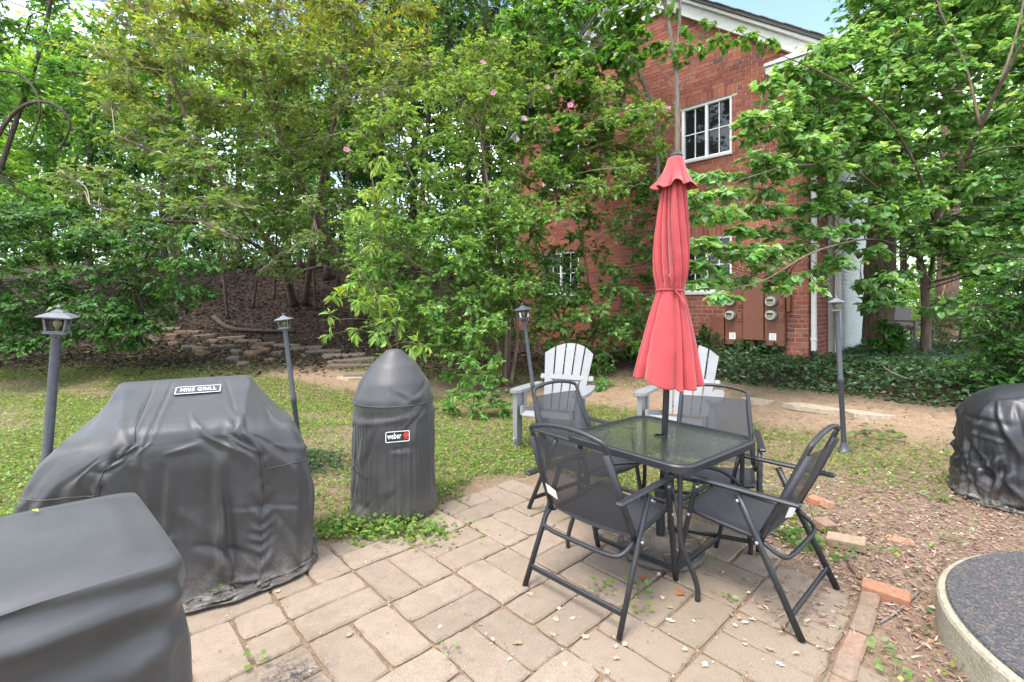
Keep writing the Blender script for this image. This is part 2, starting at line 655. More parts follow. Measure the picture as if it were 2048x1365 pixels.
M['brick'] = attrmat('red_brick', 0.88, 45, 0.22, stain=0.3)
M['stone'] = attrmat('rough_stone', 0.92, 25, 0.3, 0.6, 60)
M['mortar'] = simple('pale_mortar', (0.42, 0.37, 0.29), 0.95, 0, 0.15, 40)

# pavers: sandy concrete, each with its own tone; stains and a soot spot that keep their place on the patio
m, t, b = newmat('sandy_concrete_paver')
oi = node(t, 'ObjectInfo')
gp = t.nodes.new('ShaderNodeNewGeometry').outputs['Position']
sp = noise(t, 260, 3, 0.7, vec=gp)
mid = noise(t, 14, 6, 0.65, vec=gp)
big = noise(t, 1.7, 5, 0.6, vec=gp)
c = ramp(t, sp, [(0.3, (0.17, 0.127, 0.09)), (0.5, (0.256, 0.2, 0.15)), (0.72, (0.375, 0.306, 0.24))])
c = mixc(t, 1.0, c, ramp(t, oi.outputs['Random'], [(0.0, (0.88, 0.87, 0.85)), (1.0, (1.1, 1.08, 1.06))]), 'MULTIPLY')
c = mixc(t, 1.0, c, ramp(t, mid, [(0.25, 0.82), (0.7, 1.08)]), 'MULTIPLY')
c = mixc(t, ramp(t, big, [(0.5, 0.0), (0.7, 0.5)]), c, (0.17, 0.128, 0.082))
c = mixc(t, ramp(t, noise(t, 5.5, 7, 0.75, vec=gp), [(0.56, 0.0), (0.7, 0.45)]), c, (0.13, 0.1, 0.07))
# darker brown spot in front of the table, fading outward, broken by noise
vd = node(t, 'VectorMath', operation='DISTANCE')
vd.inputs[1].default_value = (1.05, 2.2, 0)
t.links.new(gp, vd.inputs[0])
brown_spot = ramp(t, vd.outputs['Value'], [(0.25, 0.38), (1.0, 0.0)])
c = mixc(t, mixc(t, 1.0, brown_spot, ramp(t, mid, [(0.3, 0.2), (0.6, 1.0)]), 'MULTIPLY'), c, (0.14, 0.11, 0.062))
vd2 = node(t, 'VectorMath', operation='DISTANCE')
vd2.inputs[1].default_value = (-0.90, 1.92, 0)
t.links.new(gp, vd2.inputs[0])
soot = mixc(t, 1.0, ramp(t, vd2.outputs['Value'], [(0.02, 1.0), (0.2, 0.0)]), ramp(t, noise(t, 40, 5, 0.75, vec=gp), [(0.42, 0.0), (0.58, 1.0)]), 'MULTIPLY')
c = mixc(t, soot, c, (0.025, 0.025, 0.028))
t.links.new(c, b.inputs['Base Color'])
b.inputs['Roughness'].default_value = 0.92
bump(t, b, noise(t, 160, 5, 0.7, vec=gp), 0.5, 0.004)
M['paver'] = m

# ground: soil whose zones (path, leaf litter, mulch, lawn soil) are carried by the sheet itself
m, t, b = newmat('ground_soil')
a = node(t, 'Attribute', attribute_name='col')
gp = t.nodes.new('ShaderNodeNewGeometry').outputs['Position']
f1 = noise(t, 9, 7, 0.7, vec=gp)
f2 = noise(t, 70, 5, 0.75, vec=gp)
c = mixc(t, 1.0, a.outputs['Color'], ramp(t, f1, [(0.25, 0.7), (0.75, 1.25)]), 'MULTIPLY')
c = mixc(t, 1.0, c, ramp(t, f2, [(0.3, 0.6), (0.5, 1.0), (0.72, 1.45)]), 'MULTIPLY')
t.links.new(c, b.inputs['Base Color'])
b.inputs['Roughness'].default_value = 0.97
b.inputs['Specular IOR Level'].default_value = 0.2
bump(t, b, f2, 0.7, 0.015)
M['ground'] = m

m, t, b = newmat('speckled_mat')
gp = t.nodes.new('ShaderNodeTexCoord').outputs['Object']
v = node(t, 'TexVoronoi', Scale=120.0)
t.links.new(gp, v.inputs['Vector'])
sepc = node(t, 'SeparateColor')
t.links.new(v.outputs['Color'], sepc.inputs[0])
c = ramp(t, sepc.outputs[0], [(0.0, (0.03, 0.031, 0.036)), (0.35, (0.05, 0.053, 0.06)), (0.6, (0.075, 0.058, 0.05)), (0.75, (0.07, 0.073, 0.08)), (0.94, (0.14, 0.105, 0.08))])
t.links.new(c, b.inputs['Base Color'])
b.inputs['Roughness'].default_value = 0.95
bump(t, b, noise(t, 120, 3, vec=gp), 0.8, 0.006)
M['mat'] = m
m, t, b = newmat('old_concrete')
f1 = noise(t, 6, 6, 0.65)
f2 = noise(t, 90, 5, 0.7)
c = ramp(t, f2, [(0.3, (0.22, 0.19, 0.13)), (0.6, (0.42, 0.38, 0.29)), (0.8, (0.6, 0.57, 0.48))])
c = mixc(t, ramp(t, f1, [(0.45, 0.0), (0.7, 0.6)]), c, (0.2, 0.17, 0.08))
t.links.new(c, b.inputs['Base Color'])
b.inputs['Roughness'].default_value = 0.93
bump(t, b, f2, 0.6, 0.01)
M['concrete'] = m


# ------------------------------------------------------------------ foliage tools
def T(verts, faces):
    return np.array(verts, float), [tuple(f) for f in faces]


LEAF = {}
LEAF['kite'] = T([(0, 0, 0), (-.24, .45, .07), (0, 1, -.1), (.24, .45, .07)], [(0, 2, 1), (0, 3, 2)])
LEAF['oval'] = T([(0, 0, 0), (-.2, .3, .05), (0, .32, 0), (.2, .3, .05), (-.21, .65, .03), (0, .66, -.03), (.21, .65, .03), (0, 1, -.14)],
                 [(0, 2, 1), (0, 3, 2), (1, 2, 5, 4), (2, 3, 6, 5), (4, 5, 7), (5, 6, 7)])
LEAF['long'] = T([(0, 0, 0), (-.13, .3, .04), (0, .32, 0), (.13, .3, .04), (-.12, .65, .02), (0, .66, -.05), (.12, .65, .02), (0, 1, -.2)],
                 [(0, 2, 1), (0, 3, 2), (1, 2, 5, 4), (2, 3, 6, 5), (4, 5, 7), (5, 6, 7)])
LEAF['heart'] = T([(0, 0, 0), (-.27, .02, .05), (-.44, .3, .07), (-.33, .62, .05), (0, 1, -.12), (.33, .62, .05), (.44, .3, .07), (.27, .02, .05), (0, .5, -.03)],
                  [(0, 8, 2, 1), (2, 8, 3), (3, 8, 4), (4, 8, 5), (5, 8, 6), (0, 7, 6, 8)])
LEAF['lobed'] = T([(0, 0, 0), (-.28, .12, .04), (-.42, .45, .06), (-.2, .5, .02), (0, 1, -.1), (.2, .5, .02), (.42, .45, .06), (.28, .12, .04), (0, .4, -.03)],
                  [(0, 8, 2, 1), (2, 8, 3), (3, 8, 4), (4, 8, 5), (5, 8, 6), (0, 7, 6, 8)])
LEAF['lobe4'] = T([(0, 0, 0), (-.4, .28, .06), (-.2, .52, .02), (0, 1, -.1), (.2, .52, .02), (.4, .28, .06)], [(0, 2, 1), (0, 3, 2), (0, 4, 3), (0, 5, 4)])
LEAF['heart4'] = T([(0, 0, 0), (-.42, .16, .06), (-.36, .6, .04), (0, 1, -.1), (.36, .6, .04), (.42, .16, .06)], [(0, 2, 1), (0, 3, 2), (0, 4, 3), (0, 5, 4)])
LITE = {'lobed': 'lobe4', 'heart': 'heart4', 'oval': 'kite'}
LEAF['disc'] = T([(0, 0, 0), (-.45, .4, .1), (0, .95, .06), (.45, .4, .1)], [(0, 3, 2, 1)])
LEAF['strip'] = T([(-.06, 0, 0), (.06, 0, 0), (.05, .5, .06), (-.05, .5, .06), (0, 1, 0)], [(0, 1, 2, 3), (3, 2, 4)])


def unit(a):
    return a / (np.linalg.norm(a, axis=-1, keepdims=True) + 1e-9)


def leaf_arrays(kind, pos, dr, nr, size, col):
    tv, tf = LEAF[kind]
    y = unit(dr)
    x = unit(np.cross(y, nr))
    z = np.cross(x, y)
    size = np.asarray(size)[:, None, None]
    V = pos[:, None, :] + size * (tv[None, :, 0:1] * x[:, None, :] + tv[None, :, 1:2] * y[:, None, :] + tv[None, :, 2:3] * z[:, None, :])
    n, k = len(pos), len(tv)
    F = {}
    off = (np.arange(n) * k)[:, None]
    for f in tf:
        F.setdefault(len(f), []).append(off + np.array(f)[None, :])
    return V.reshape(-1, 3), [np.vstack(a) for a in F.values()], np.repeat(col, k, axis=0)


def leaf_obj(name, kind, pos, dr, nr, size, col, mat, parent=None):
    V, F, C = leaf_arrays(kind, pos, dr, nr, size, col)
    return link(name, np_mesh(name, V, F, C), mat, parent)


def palette(n, cols, wts, var=0.18, seed=None):
    r = rng
    cols = np.array(cols, float)
    wts = np.array(wts, float) / np.sum(wts)
    c = cols[r.choice(len(cols), n, p=wts)]
    c = c * (1 + var * r.standard_normal((n, 1))).clip(0.5, 1.6) * (1 + 0.08 * r.standard_normal((n, 3)))
    return c.clip(0.004, 0.9)


def tubes_mesh(name, lines, sides=4):
    """many tapered polylines [(pts, radii)] as one mesh, vectorised per point count"""
    Vs, Fs, n0 = [], [], 0
    by = {}
    for p, r in lines:
        by.setdefault(len(p), []).append((p, r))
    ang = np.arange(sides) * 2 * math.pi / sides
    ca, sa = np.cos(ang), np.sin(ang)
    for k, ls in by.items():
        Pn = np.array([p for p, r in ls], float)
        Rn = np.array([r for p, r in ls], float)
        Tn = unit(np.gradient(Pn, axis=1))
        ref = np.where(np.abs(Tn[:, :1, 2:3]) < 0.85, np.array([0, 0, 1.0]), np.array([1.0, 0, 0]))
        A = unit(np.cross(np.broadcast_to(ref, Tn.shape), Tn))
        B = np.cross(Tn, A)
        V = Pn[:, :, None, :] + Rn[:, :, None, None] * (ca[None, None, :, None] * A[:, :, None, :] + sa[None, None, :, None] * B[:, :, None, :])
        m_ = len(ls)
        Vs.append(V.reshape(-1, 3))
        base = n0 + (np.arange(m_) * k * sides)[:, None]
        for i in range(k - 1):
            for s_ in range(sides):
                s2 = (s_ + 1) % sides
                Fs.append(base + np.array([[i * sides + s_, i * sides + s2, (i + 1) * sides + s2, (i + 1) * sides + s_]]))
        n0 += m_ * k * sides
    return np_mesh(name, np.vstack(Vs), [np.vstack(Fs)], None, True)


def leaf_parts(parent, name, kind, mats, T4, cols):
    """single leaves as parts that share a few meshes; T4: list of (pos, dr, nr, size, variant)"""
    meshes = []
    for c in cols:
        tv, tf = LEAF[kind]
        F = {}
        for f in tf:
            F.setdefault(len(f), []).append(f)
        me = np_mesh(name, tv, [np.array(a) for a in F.values()], np.tile(np.array(c), (len(tv), 1)))
        me.materials.append(mats)
        meshes.append(me)
    for pos, dr, nr, size, v in T4:
        y = dr / (np.linalg.norm(dr) + 1e-9)
        x = np.cross(y, nr); x /= np.linalg.norm(x) + 1e-9
        z = np.cross(x, y)
        o = bpy.data.objects.new(name, meshes[v % len(meshes)])
        COL.objects.link(o)
        o.parent = parent
        R = np.stack([x, y, z], 1) * size
        o.matrix_local = Matrix([[*R[0], pos[0]], [*R[1], pos[1]], [*R[2], pos[2]], [0, 0, 0, 1]])


def plant(name, label, cat, stems, clumps, leaf='kite', size=0.09, cols=((.06, .13, .02),), wts=(1,), mat='leaf', per=9, bark='bark',
          twig='twig', twigr=0.004, flat=0.35, droop=0.25, updir=0.8, group=None, singles=0, shell=0.5, topcol=None, out=0.6, sz_var=0.34, dens=2.2, gain=2.15, twigs=True):
    """tree or shrub: trunk(s) from stems [(pts, r0, r1)], a branch out to every clump, twigs in the clump, leaves along the twigs.
    clumps: (centre xyz, (rx, ry, rz), leaves)"""
    b0 = np.asarray(stems[0][0][0], float)
    root = empty(name, tuple(b0), 0, label, cat, group)
    nodes, noder = [], []
    for i, (pts, r0, r1) in enumerate(stems):
        pp = catmull(np.asarray(pts, float), 7)
        rr = np.linspace(r0, r1, len(pp))
        rr[0] *= 1.35
        if len(rr) > 2: rr[1] *= 1.1
        mb = MB()
        jit = (1 + 0.05 * rng.standard_normal(len(pp)))
        mb.tube(pp - b0, rr * jit, 9 if r0 > 0.03 else 6)
        o = mb.build('trunk' if i == 0 else 'stem', M[bark], root, True)
        nodes.append(pp); noder.append(rr)
    NP_ = np.vstack(nodes); NR_ = np.concatenate(noder)
    lines, tw = [], []
    LP, LD, LN, LT = [], [], [], []
    for (cc, rad, cnt) in clumps:
        cnt = int(cnt * dens)
        cc = np.asarray(cc, float); rad = np.asarray(rad, float)
        d = np.linalg.norm(NP_ - cc, axis=1) + 0.6 * np.maximum(0, NP_[:, 2] - cc[2] + 0.2 * rad[2])
        i = int(np.argmin(d))
        a = NP_[i]
        r0 = min(NR_[i] * 0.5, 0.005 + 0.0045 * np.linalg.norm(cc - a))
        mid = (a + cc) / 2 + rng.normal(0, 0.045, 3) * np.linalg.norm(cc - a) + np.array([0, 0, 0.1 * np.linalg.norm(cc - a)])
        br = catmull([a, mid, cc, cc + (cc - mid) * 0.35], 4)
        lines.append((br, np.linspace(r0, twigr * 1.3, len(br))))
        nt_ = max(1, int(cnt / per))
        v = unit(rng.standard_normal((nt_, 3)))
        rr = rng.random(nt_) ** shell
        tip = cc + v * rr[:, None] * rad
        # twigs spring from the branch
        k = rng.integers(len(br) // 3, len(br), nt_)
        st = br[k] * 0.55 + (cc + v * rr[:, None] * rad * 0.35) * 0.45
        md = (st + tip) / 2 + rng.normal(0, 0.06, (nt_, 3)) * rad.mean()
        tip[:, 2] -= droop * rng.random(nt_) * rad[2] * 0.5
        for j in range(int(nt_ * .7) if twigs else 0):
            lines.append((np.array([br[k[j]], (st[j] + md[j]) / 2, tip[j]]), np.array([twigr * 1.2, twigr * .9, twigr * 0.35])))
        # leaves along outer part
        tt = rng.random((nt_, per)) ** 0.7 * 0.75 + 0.27
        tt = np.minimum(tt, 1.0)
        q = np.where(tt[..., None] < 0.5, st[:, None] + (md - st)[:, None] * (tt[..., None] * 2), md[:, None] + (tip - md)[:, None] * (tt[..., None] * 2 - 1))
        td = unit(tip - md)[:, None, :] + 0 * q
        side = rng.choice([-1, 1], (nt_, per))[..., None]
        lat = np.cross(td, np.array([0, 0, 1.0])) * side
        od = unit(q - cc)
        dr = unit(td * 0.7 + lat * 0.9 + od * out * 0.5 + rng.normal(0, 0.35, q.shape) + np.array([0, 0, -droop]))
        nr = unit(np.array([0, 0, updir]) + od * out * 0.6 + rng.normal(0, flat, q.shape))
        LP.append(q.reshape(-1, 3)); LD.append(dr.reshape(-1, 3)); LN.append(nr.reshape(-1, 3))
        LT.append(np.repeat(np.clip(tt.ravel(), 0, 1), 1))
    LP, LD, LN, LT = map(np.concatenate, (LP, LD, LN, LT))
    n = len(LP)
    sz = size * (1 + sz_var * rng.standard_normal(n)).clip(0.45, 1.7)
    co = palette(n, np.array(cols) * gain, wts)
    if topcol is not None:        # young leaves at the tips of the highest shoots have their own colour
        zt = (LP[:, 2] - np.percentile(LP[:, 2], 40)) / (np.percentile(LP[:, 2], 97) - np.percentile(LP[:, 2], 40))
        f = np.clip(zt * 0.9 + (LT - 0.6) * 0.8 + rng.normal(0, 0.25, n), 0, 1)[:, None]
        co = co * (1 - f) + palette(n, np.array(topcol[0]) * min(gain, 1.25), topcol[1]) * f
    tm = tubes_mesh('branches', [(p - b0, r) for p, r in lines], 3)
    tag(link('branches', tm, M[twig], root), kind='stuff')
    if singles:
        dist = np.linalg.norm(LP - np.array([0, 0, CAMH]), axis=1)
        px = 1024 + FPX * LP[:, 0] / LP[:, 1]
        py = YH + FPX * (CAMH - LP[:, 2]) / LP[:, 1]
        ok = (px > 5) & (px < 2043) & (py > 5) & (py < 1360)
        sc = np.where(ok, sz / dist, 0)
        pick = np.argsort(-sc)[:singles]
        vc = [co[i] for i in pick[:8]]
        leaf_parts(root, 'leaf', leaf, M[mat], [(LP[i] - b0, LD[i], LN[i], sz[i], int(rng.integers(8))) for i in pick], vc)
        keep = np.ones(n, bool); keep[pick] = False
        LP, LD, LN, sz, co = LP[keep], LD[keep], LN[keep], sz[keep], co[keep]
    o = leaf_obj('crown', LITE.get(leaf, leaf), LP - b0, LD, LN, sz, co, M[mat], root)
    tag(o, kind='stuff')
    return root


def clump_cloud(box, n, rad, leaves, seedjit=0.3, zmin=None):
    """n clump centres spread (jittered) through image-box given as px0,px1,py0,py1,d0,d1"""
    x0, x1, y0, y1, d0, d1 = box
    out = []
    for i in range(n):
        px = x0 + (x1 - x0) * rng.random(); py = y0 + (y1 - y0) * rng.random(); d = d0 + (d1 - d0) * rng.random()
        r = rad * (0.75 + 0.5 * rng.random())
        out.append((P(px, py, d), (r, r, r * 0.65), leaves))
    return out


# ------------------------------------------------------------------ ground sheet
def axis(lo, hi, step, far_lo, far_hi):
    a = list(np.arange(lo, hi + 1e-6, step))
    s_, x = step, lo
    left = []
    while x > far_lo:
        s_ *= 1.35; x -= s_; left.append(x)
    s_, x = step, hi
    right = []
    while x < far_hi:
        s_ *= 1.35; x += s_; right.append(x)
    return np.array(left[::-1] + a + right)


gx = axis(-13, 12, 0.13, -220, 220)
gy = axis(-0.5, 19, 0.13, -60, 260)
GX, GY = np.meshgrid(gx, gy)
GZ = gz(GX, GY)
nx, ny = len(gx), len(gy)
sW = (GX - HC[0]) * HN[0] + (GY - HC[1]) * HN[1]


def c3(c): return np.array(c, float)[None, None, :]


n1 = fbm(GX, GY, 21, 1.1)
lawn = c3((0.20, 0.145, 0.09))
pathc = c3((0.27, 0.188, 0.122))
mulch = c3((0.23, 0.158, 0.112))
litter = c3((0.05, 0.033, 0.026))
farc = c3((0.05, 0.065, 0.028))
wp = (1 - sstep(0.22, 0.6, path_dist(GX, GY) + 0.35 * (n1 - 0.5)))[..., None]
wm = (sstep(1.45, 1.75, GX + 0.4 * (n1 - 0.5)) * (1 - sstep(3.3, 4.1, GY + 0.8 * (n1 - 0.5) - 0.12 * (GX - 2))))[..., None]
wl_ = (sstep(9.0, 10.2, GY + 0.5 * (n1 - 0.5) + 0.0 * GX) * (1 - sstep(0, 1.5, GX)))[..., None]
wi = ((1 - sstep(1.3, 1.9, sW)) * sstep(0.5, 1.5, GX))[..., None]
wf = sstep(17, 20, np.maximum(np.abs(GX), GY))[..., None]
gc = lawn * (1 - wm) + mulch * wm
gc = gc * (1 - wp) + pathc * wp
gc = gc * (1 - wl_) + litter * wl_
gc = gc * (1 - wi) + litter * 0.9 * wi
gc = gc * (1 - wf) + farc * wf
pin_ = sstep(-0.02, 0.05, patio_in(GX, GY))[..., None]
gc = gc * (1 - pin_) + c3((0.24, 0.165, 0.105)) * pin_
I = np.arange(nx * ny).reshape(ny, nx)
quads = np.stack([I[:-1, :-1], I[:-1, 1:], I[1:, 1:], I[1:, :-1]], -1).reshape(-1, 4)
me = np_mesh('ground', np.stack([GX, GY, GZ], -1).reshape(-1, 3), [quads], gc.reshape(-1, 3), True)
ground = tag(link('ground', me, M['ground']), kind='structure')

# ------------------------------------------------------------------ patio of pavers
patio = empty('patio', (0, 0, 0), 0, kind='structure')
mb = MB()
patio_mesh_variants = {}


def paver_mesh(lx, ly, seed):
    """slab with worn, slightly irregular rim; top at z=0"""
    r = np.random.default_rng(seed)
    per = []
    n = 5
    cs = [(-lx / 2, -ly / 2), (lx / 2, -ly / 2), (lx / 2, ly / 2), (-lx / 2, ly / 2)]
    for k in range(4):
        a, b_ = np.array(cs[k]), np.array(cs[(k + 1) % 4])
        for j in range(n):
            p = a + (b_ - a) * j / n
            nrm = np.array([(b_ - a)[1], -(b_ - a)[0]]); nrm /= np.linalg.norm(nrm)
            p = p + nrm * r.normal(0, 0.0022)
            if j == 0:
                p = p - p / np.linalg.norm(p) * (0.004 + 0.008 * r.random())
            per.append(p)
    per = np.array(per)
    K = len(per)
    ins = per * np.array([1 - 0.016 / lx, 1 - 0.016 / ly])
    V = np.vstack([np.column_stack([per * 0.99, np.full(K, -0.05)]), np.column_stack([per, np.full(K, -0.009) + r.normal(0, 0.0012, K)]),
                   np.column_stack([ins, np.full(K, 0.0)])])
    F = [(i, (i + 1) % K, K + (i + 1) % K, K + i) for i in range(K)] + [(K + i, K + (i + 1) % K, 2 * K + (i + 1) % K, 2 * K + i) for i in range(K)]
    me = np_mesh('paver', V, [np.array(F), np.array([[2 * K + i for i in range(K)]])])
    me.materials.append(M['paver'])
    return me


JT = 0.011
full_v = [paver_mesh(CELL - JT, CELL / 2 - JT, 100 + i) for i in range(10)]
half_v = [paver_mesh(CELL / 2 - JT, CELL / 2 - JT, 200 + i) for i in range(4)]
thu = math.atan2(GU[1], GU[0])
npv = 0


def add_paver(me, c, ang):
    global npv
    o = bpy.data.objects.new('paver', me)
    COL.objects.link(o)
    o.parent = patio
    o.location = (c[0], c[1], random.uniform(-0.005, 0.003))
    o.rotation_euler = (random.gauss(0, 0.006), random.gauss(0, 0.006), ang + random.gauss(0, 0.008))
    npv += 1


for i in range(-9, 9):
    for j in range(-7, 9):
        c0 = GO + GU * CELL * (i + 0.5) + GV * CELL * (j + 0.5)
        if c0[1] < 0.75:
            continue
        alongu = (i + j) % 2 == 1
        d_, q_ = (GU, GV) if alongu else (GV, GU)
        ang = math.atan2(d_[1], d_[0])
        for s_ in (-0.25, 0.25):
            c1 = c0 + q_ * CELL * s_
            if patio_in(c1[0], c1[1]) < 0.03:
                continue
            if random.random() < 0.07:
                for e in (-0.25, 0.25):
                    add_paver(random.choice(half_v), c1 + d_ * CELL * e, ang)
            else:
                add_paver(random.choice(full_v), c1, ang)

# ------------------------------------------------------------------ brick house
house = empty('brick_house', (HC[0], HC[1], 0.0), math.atan2(HU[1], HU[0]),
              'red brick house with a white gable trim behind the leafy trees', 'house')
WLEN, EAVE, PEAK = 6.86, 5.78, 8.36
WINS = [(1.25, 2.22, 1.8, 2.86), (1.25, 2.22, 4.42, 5.5), (4.75, 5.88, 1.82, 2.86), (4.75, 5.88, 4.45, 5.5)]
slope = (PEAK - EAVE) / (WLEN / 2)


def rake(x): return EAVE + slope * np.minimum(x, WLEN - x)


wall = MB()
# mortar body: full slabs between the window openings, set 9 mm behind the brick faces
xs = [0.01, 1.25, 2.22, 4.75, 5.88, WLEN - 0.01]
for k in range(5):
    zc = [(-0.3, 5.5)]
    for (a, b_, c_, d_) in WINS:
        if abs(a - xs[k]) < 1e-6:
            zc = []
    if not zc:
        ws = sorted((c_, d_) for (a, b_, c_, d_) in WINS if abs(a - xs[k]) < 1e-6)
        z_ = -0.3
        for c_, d_ in ws:
            zc.append((z_, c_)); z_ = d_
        if z_ < 5.499: zc.append((z_, 5.5))
    for z0, z1 in zc:
        wall.box(((xs[k] + xs[k + 1]) / 2, -0.13, (z0 + z1) / 2), (xs[k + 1] - xs[k], 0.242, z1 - z0))
wall.prism([(0.01, 5.5), (WLEN - 0.01, 5.5), (WLEN - 0.01, EAVE), (WLEN / 2, PEAK), (0.01, EAVE)], 0, 0.242,
           M=(np.array([[1, 0, 0], [0, 0, -1], [0, 1, 0]]), np.array([0, -0.009, 0])))
# side wall body
wall.box((0.13, -0.95, 2.6), (0.242, 1.4, 5.8))
wallo = wall.build('wall', M['mortar'], house)

BH, BL, BJ = 0.08, 0.2, 0.011
BC = [(.27, .078, .048), (.24, .066, .042), (.31, .1, .062), (.29, .09, .054), (.2, .06, .045), (.14, .07, .062)]
BWT = [5, 5, 3, 4, 2, 0.8]
cells = []       # (x, z, w, h)
zr = 0.02
row = 0
while zr < PEAK:
    zc_ = zr + BH / 2
    if zc_ < EAVE:
        iv = [(0.0, WLEN)]
    else:
        u = (zr + BH - EAVE) / slope
        iv = [(u, WLEN - u)] if WLEN - 2 * u > 0.1 else []
        if zc_ > 7.66:
            iv = []
    for (a, b_, c_, d_) in WINS:
        if c_ - 0.02 < zc_ < d_ + 0.21:
            lo, hi = (a, b_) if zc_ < d_ else (a - 0.1, b_ + 0.1)
            niv = []
            for p, q in iv:
                if hi <= p or lo >= q: niv.append((p, q)); continue
                if lo > p: niv.append((p, lo))
                if hi < q: niv.append((hi, q))
            iv = niv
    header = row % 6 == 3
    bl = BL / 2 if header else BL
    off = 0.05 if header else (0 if row % 2 else BL / 2)
    for p, q in iv:
        k0 = math.floor((p - off) / bl)
        x = off + k0 * bl
        while x < q - 0.02:
            a, b_ = max(x, p), min(x + bl, q)
            if b_ - a > 0.035:
                cells.append(((a + b_) / 2, zc_, b_ - a - BJ, BH - BJ))
            x += bl
    zr += BH; row += 1
for (a, b_, c_, d_) in WINS:
    k = int((b_ - a + 0.2) / 0.08)
    wd = (b_ - a + 0.2) / k
    for i in range(k):
        cells.append((a - 0.1 + wd * (i + 0.5), d_ + 0.107, wd - BJ, 0.2 - BJ))
cells = np.array(cells)
wx = HC[0] + HU[0] * cells[:, 0]; wy = HC[1] + HU[1] * cells[:, 0]
pxx = 1024 + FPX * wx / wy; pyy = YH + FPX * (CAMH - cells[:, 1]) / wy
dd = np.sqrt(wx ** 2 + wy ** 2 + (cells[:, 1] - CAMH) ** 2)
gr_ = gz(wx, wy)
std = (np.abs(cells[:, 2] - (BL - BJ)) < 1e-4) & (np.abs(cells[:, 3] - (BH - BJ)) < 1e-4) & (pyy > 0) & (pxx < 1618) & (cells[:, 1] > gr_ + 0.1)
pick = np.argsort(np.where(std, dd, 1e9))[:300]
bvar = []
for i, c_ in enumerate(BC):
    mb = MB().box((0, -0.03, 0), (BL - BJ, 0.06, BH - BJ), bev=0.004, col=c_)
    me = mb.mesh('brick', False, True); me.materials.append(M['brick'])
    bvar.append(me)
bw = np.array(BWT) / sum(BWT)
for i in pick:
    o = bpy.data.objects.new('brick', bvar[rng.choice(len(BC), p=bw)])
    COL.objects.link(o)
    o.parent = wallo
    o.location = (cells[i, 0], random.gauss(0, 0.0012), cells[i, 1])
mb = MB()
ps = set(pick.tolist())
for i, (x, z, a, h) in enumerate(cells):
    if i in ps: continue
    c_ = np.array(BC[rng.choice(len(BC), p=bw)]) * (1 + 0.08 * rng.standard_normal())
    mb.box((x, -0.03 + random.gauss(0, 0.0012), z), (a, 0.06, h), col=c_)
z_ = 0.02
row = 0
while z_ < 5.4:       # return wall round the corner
    yv = -0.01 if row % 2 else 0.09
    while yv > -1.6:
        a, b_ = min(yv, -0.012), max(yv - BL, -1.62)
        if a - b_ > 0.04:
            c_ = np.array(BC[rng.choice(len(BC), p=bw)])
            mb.box((0.03, (a + b_) / 2, z_ + BH / 2), (0.06, a - b_ - BJ, BH - BJ), col=c_)
        yv -= BL
    z_ += BH; row += 1
o = mb.build('bricks', M['brick'], wallo, usecol=True)
o['kind'] = 'stuff'


def window(x0, x1, z0, z1, cols=2, rows=2):
    f = MB()
    y = -0.07
    fw = 0.045
    f.box(((x0 + x1) / 2, y, z1 - fw / 2), (x1 - x0, 0.08, fw), bev=0.004)
    f.box(((x0 + x1) / 2, y, z0 + fw / 2), (x1 - x0, 0.08, fw), bev=0.004)
    for xx in (x0 + fw / 2, x1 - fw / 2):
        f.box((xx, y, (z0 + z1) / 2), (fw, 0.078, z1 - z0 - 2 * fw), bev=0.004)
    f.box(((x0 + x1) / 2, y + 0.002, (z0 + z1) / 2), (0.05, 0.07, z1 - z0 - 2 * fw), bev=0.004)
    wo_ = f.build('window', M['white_vinyl'], house)
    mu = MB()
    for h in (0, 1):
        a = x0 + fw if h == 0 else (x0 + x1) / 2 + 0.025
        b_ = (x0 + x1) / 2 - 0.025 if h == 0 else x1 - fw
        for k in range(1, cols):
            xx = a + (b_ - a) * k / cols
            mu.box((xx, y - 0.012, (z0 + z1) / 2), (0.016, 0.02, z1 - z0 - 2 * fw - 0.002))
        for k in range(1, rows):
            zz = z0 + fw + (z1 - z0 - 2 * fw) * k / rows
            mu.box(((a + b_) / 2, y - 0.0115, zz), (b_ - a - 0.002, 0.017, 0.016))
    mu.build('muntins', M['white_vinyl'], wo_)
    for h in (0, 1):
        a = x0 + fw if h == 0 else (x0 + x1) / 2 + 0.025
        b_ = (x0 + x1) / 2 - 0.025 if h == 0 else x1 - fw
        g = MB()
        g.box(((a + b_) / 2, y - 0.03, (z0 + z1) / 2), (b_ - a - 0.001, 0.008, z1 - z0 - 2 * fw - 0.001))
        g.build('pane', M['window_glass'], wo_)
    sl = MB()
    sl.box(((x0 + x1) / 2, -0.02, z0 - 0.028), (x1 - x0 + 0.04, 0.14, 0.05), bev=0.006)
    sl.build('sill', M['white_paint'], wo_)


for wv_ in WINS:
    window(*wv_)
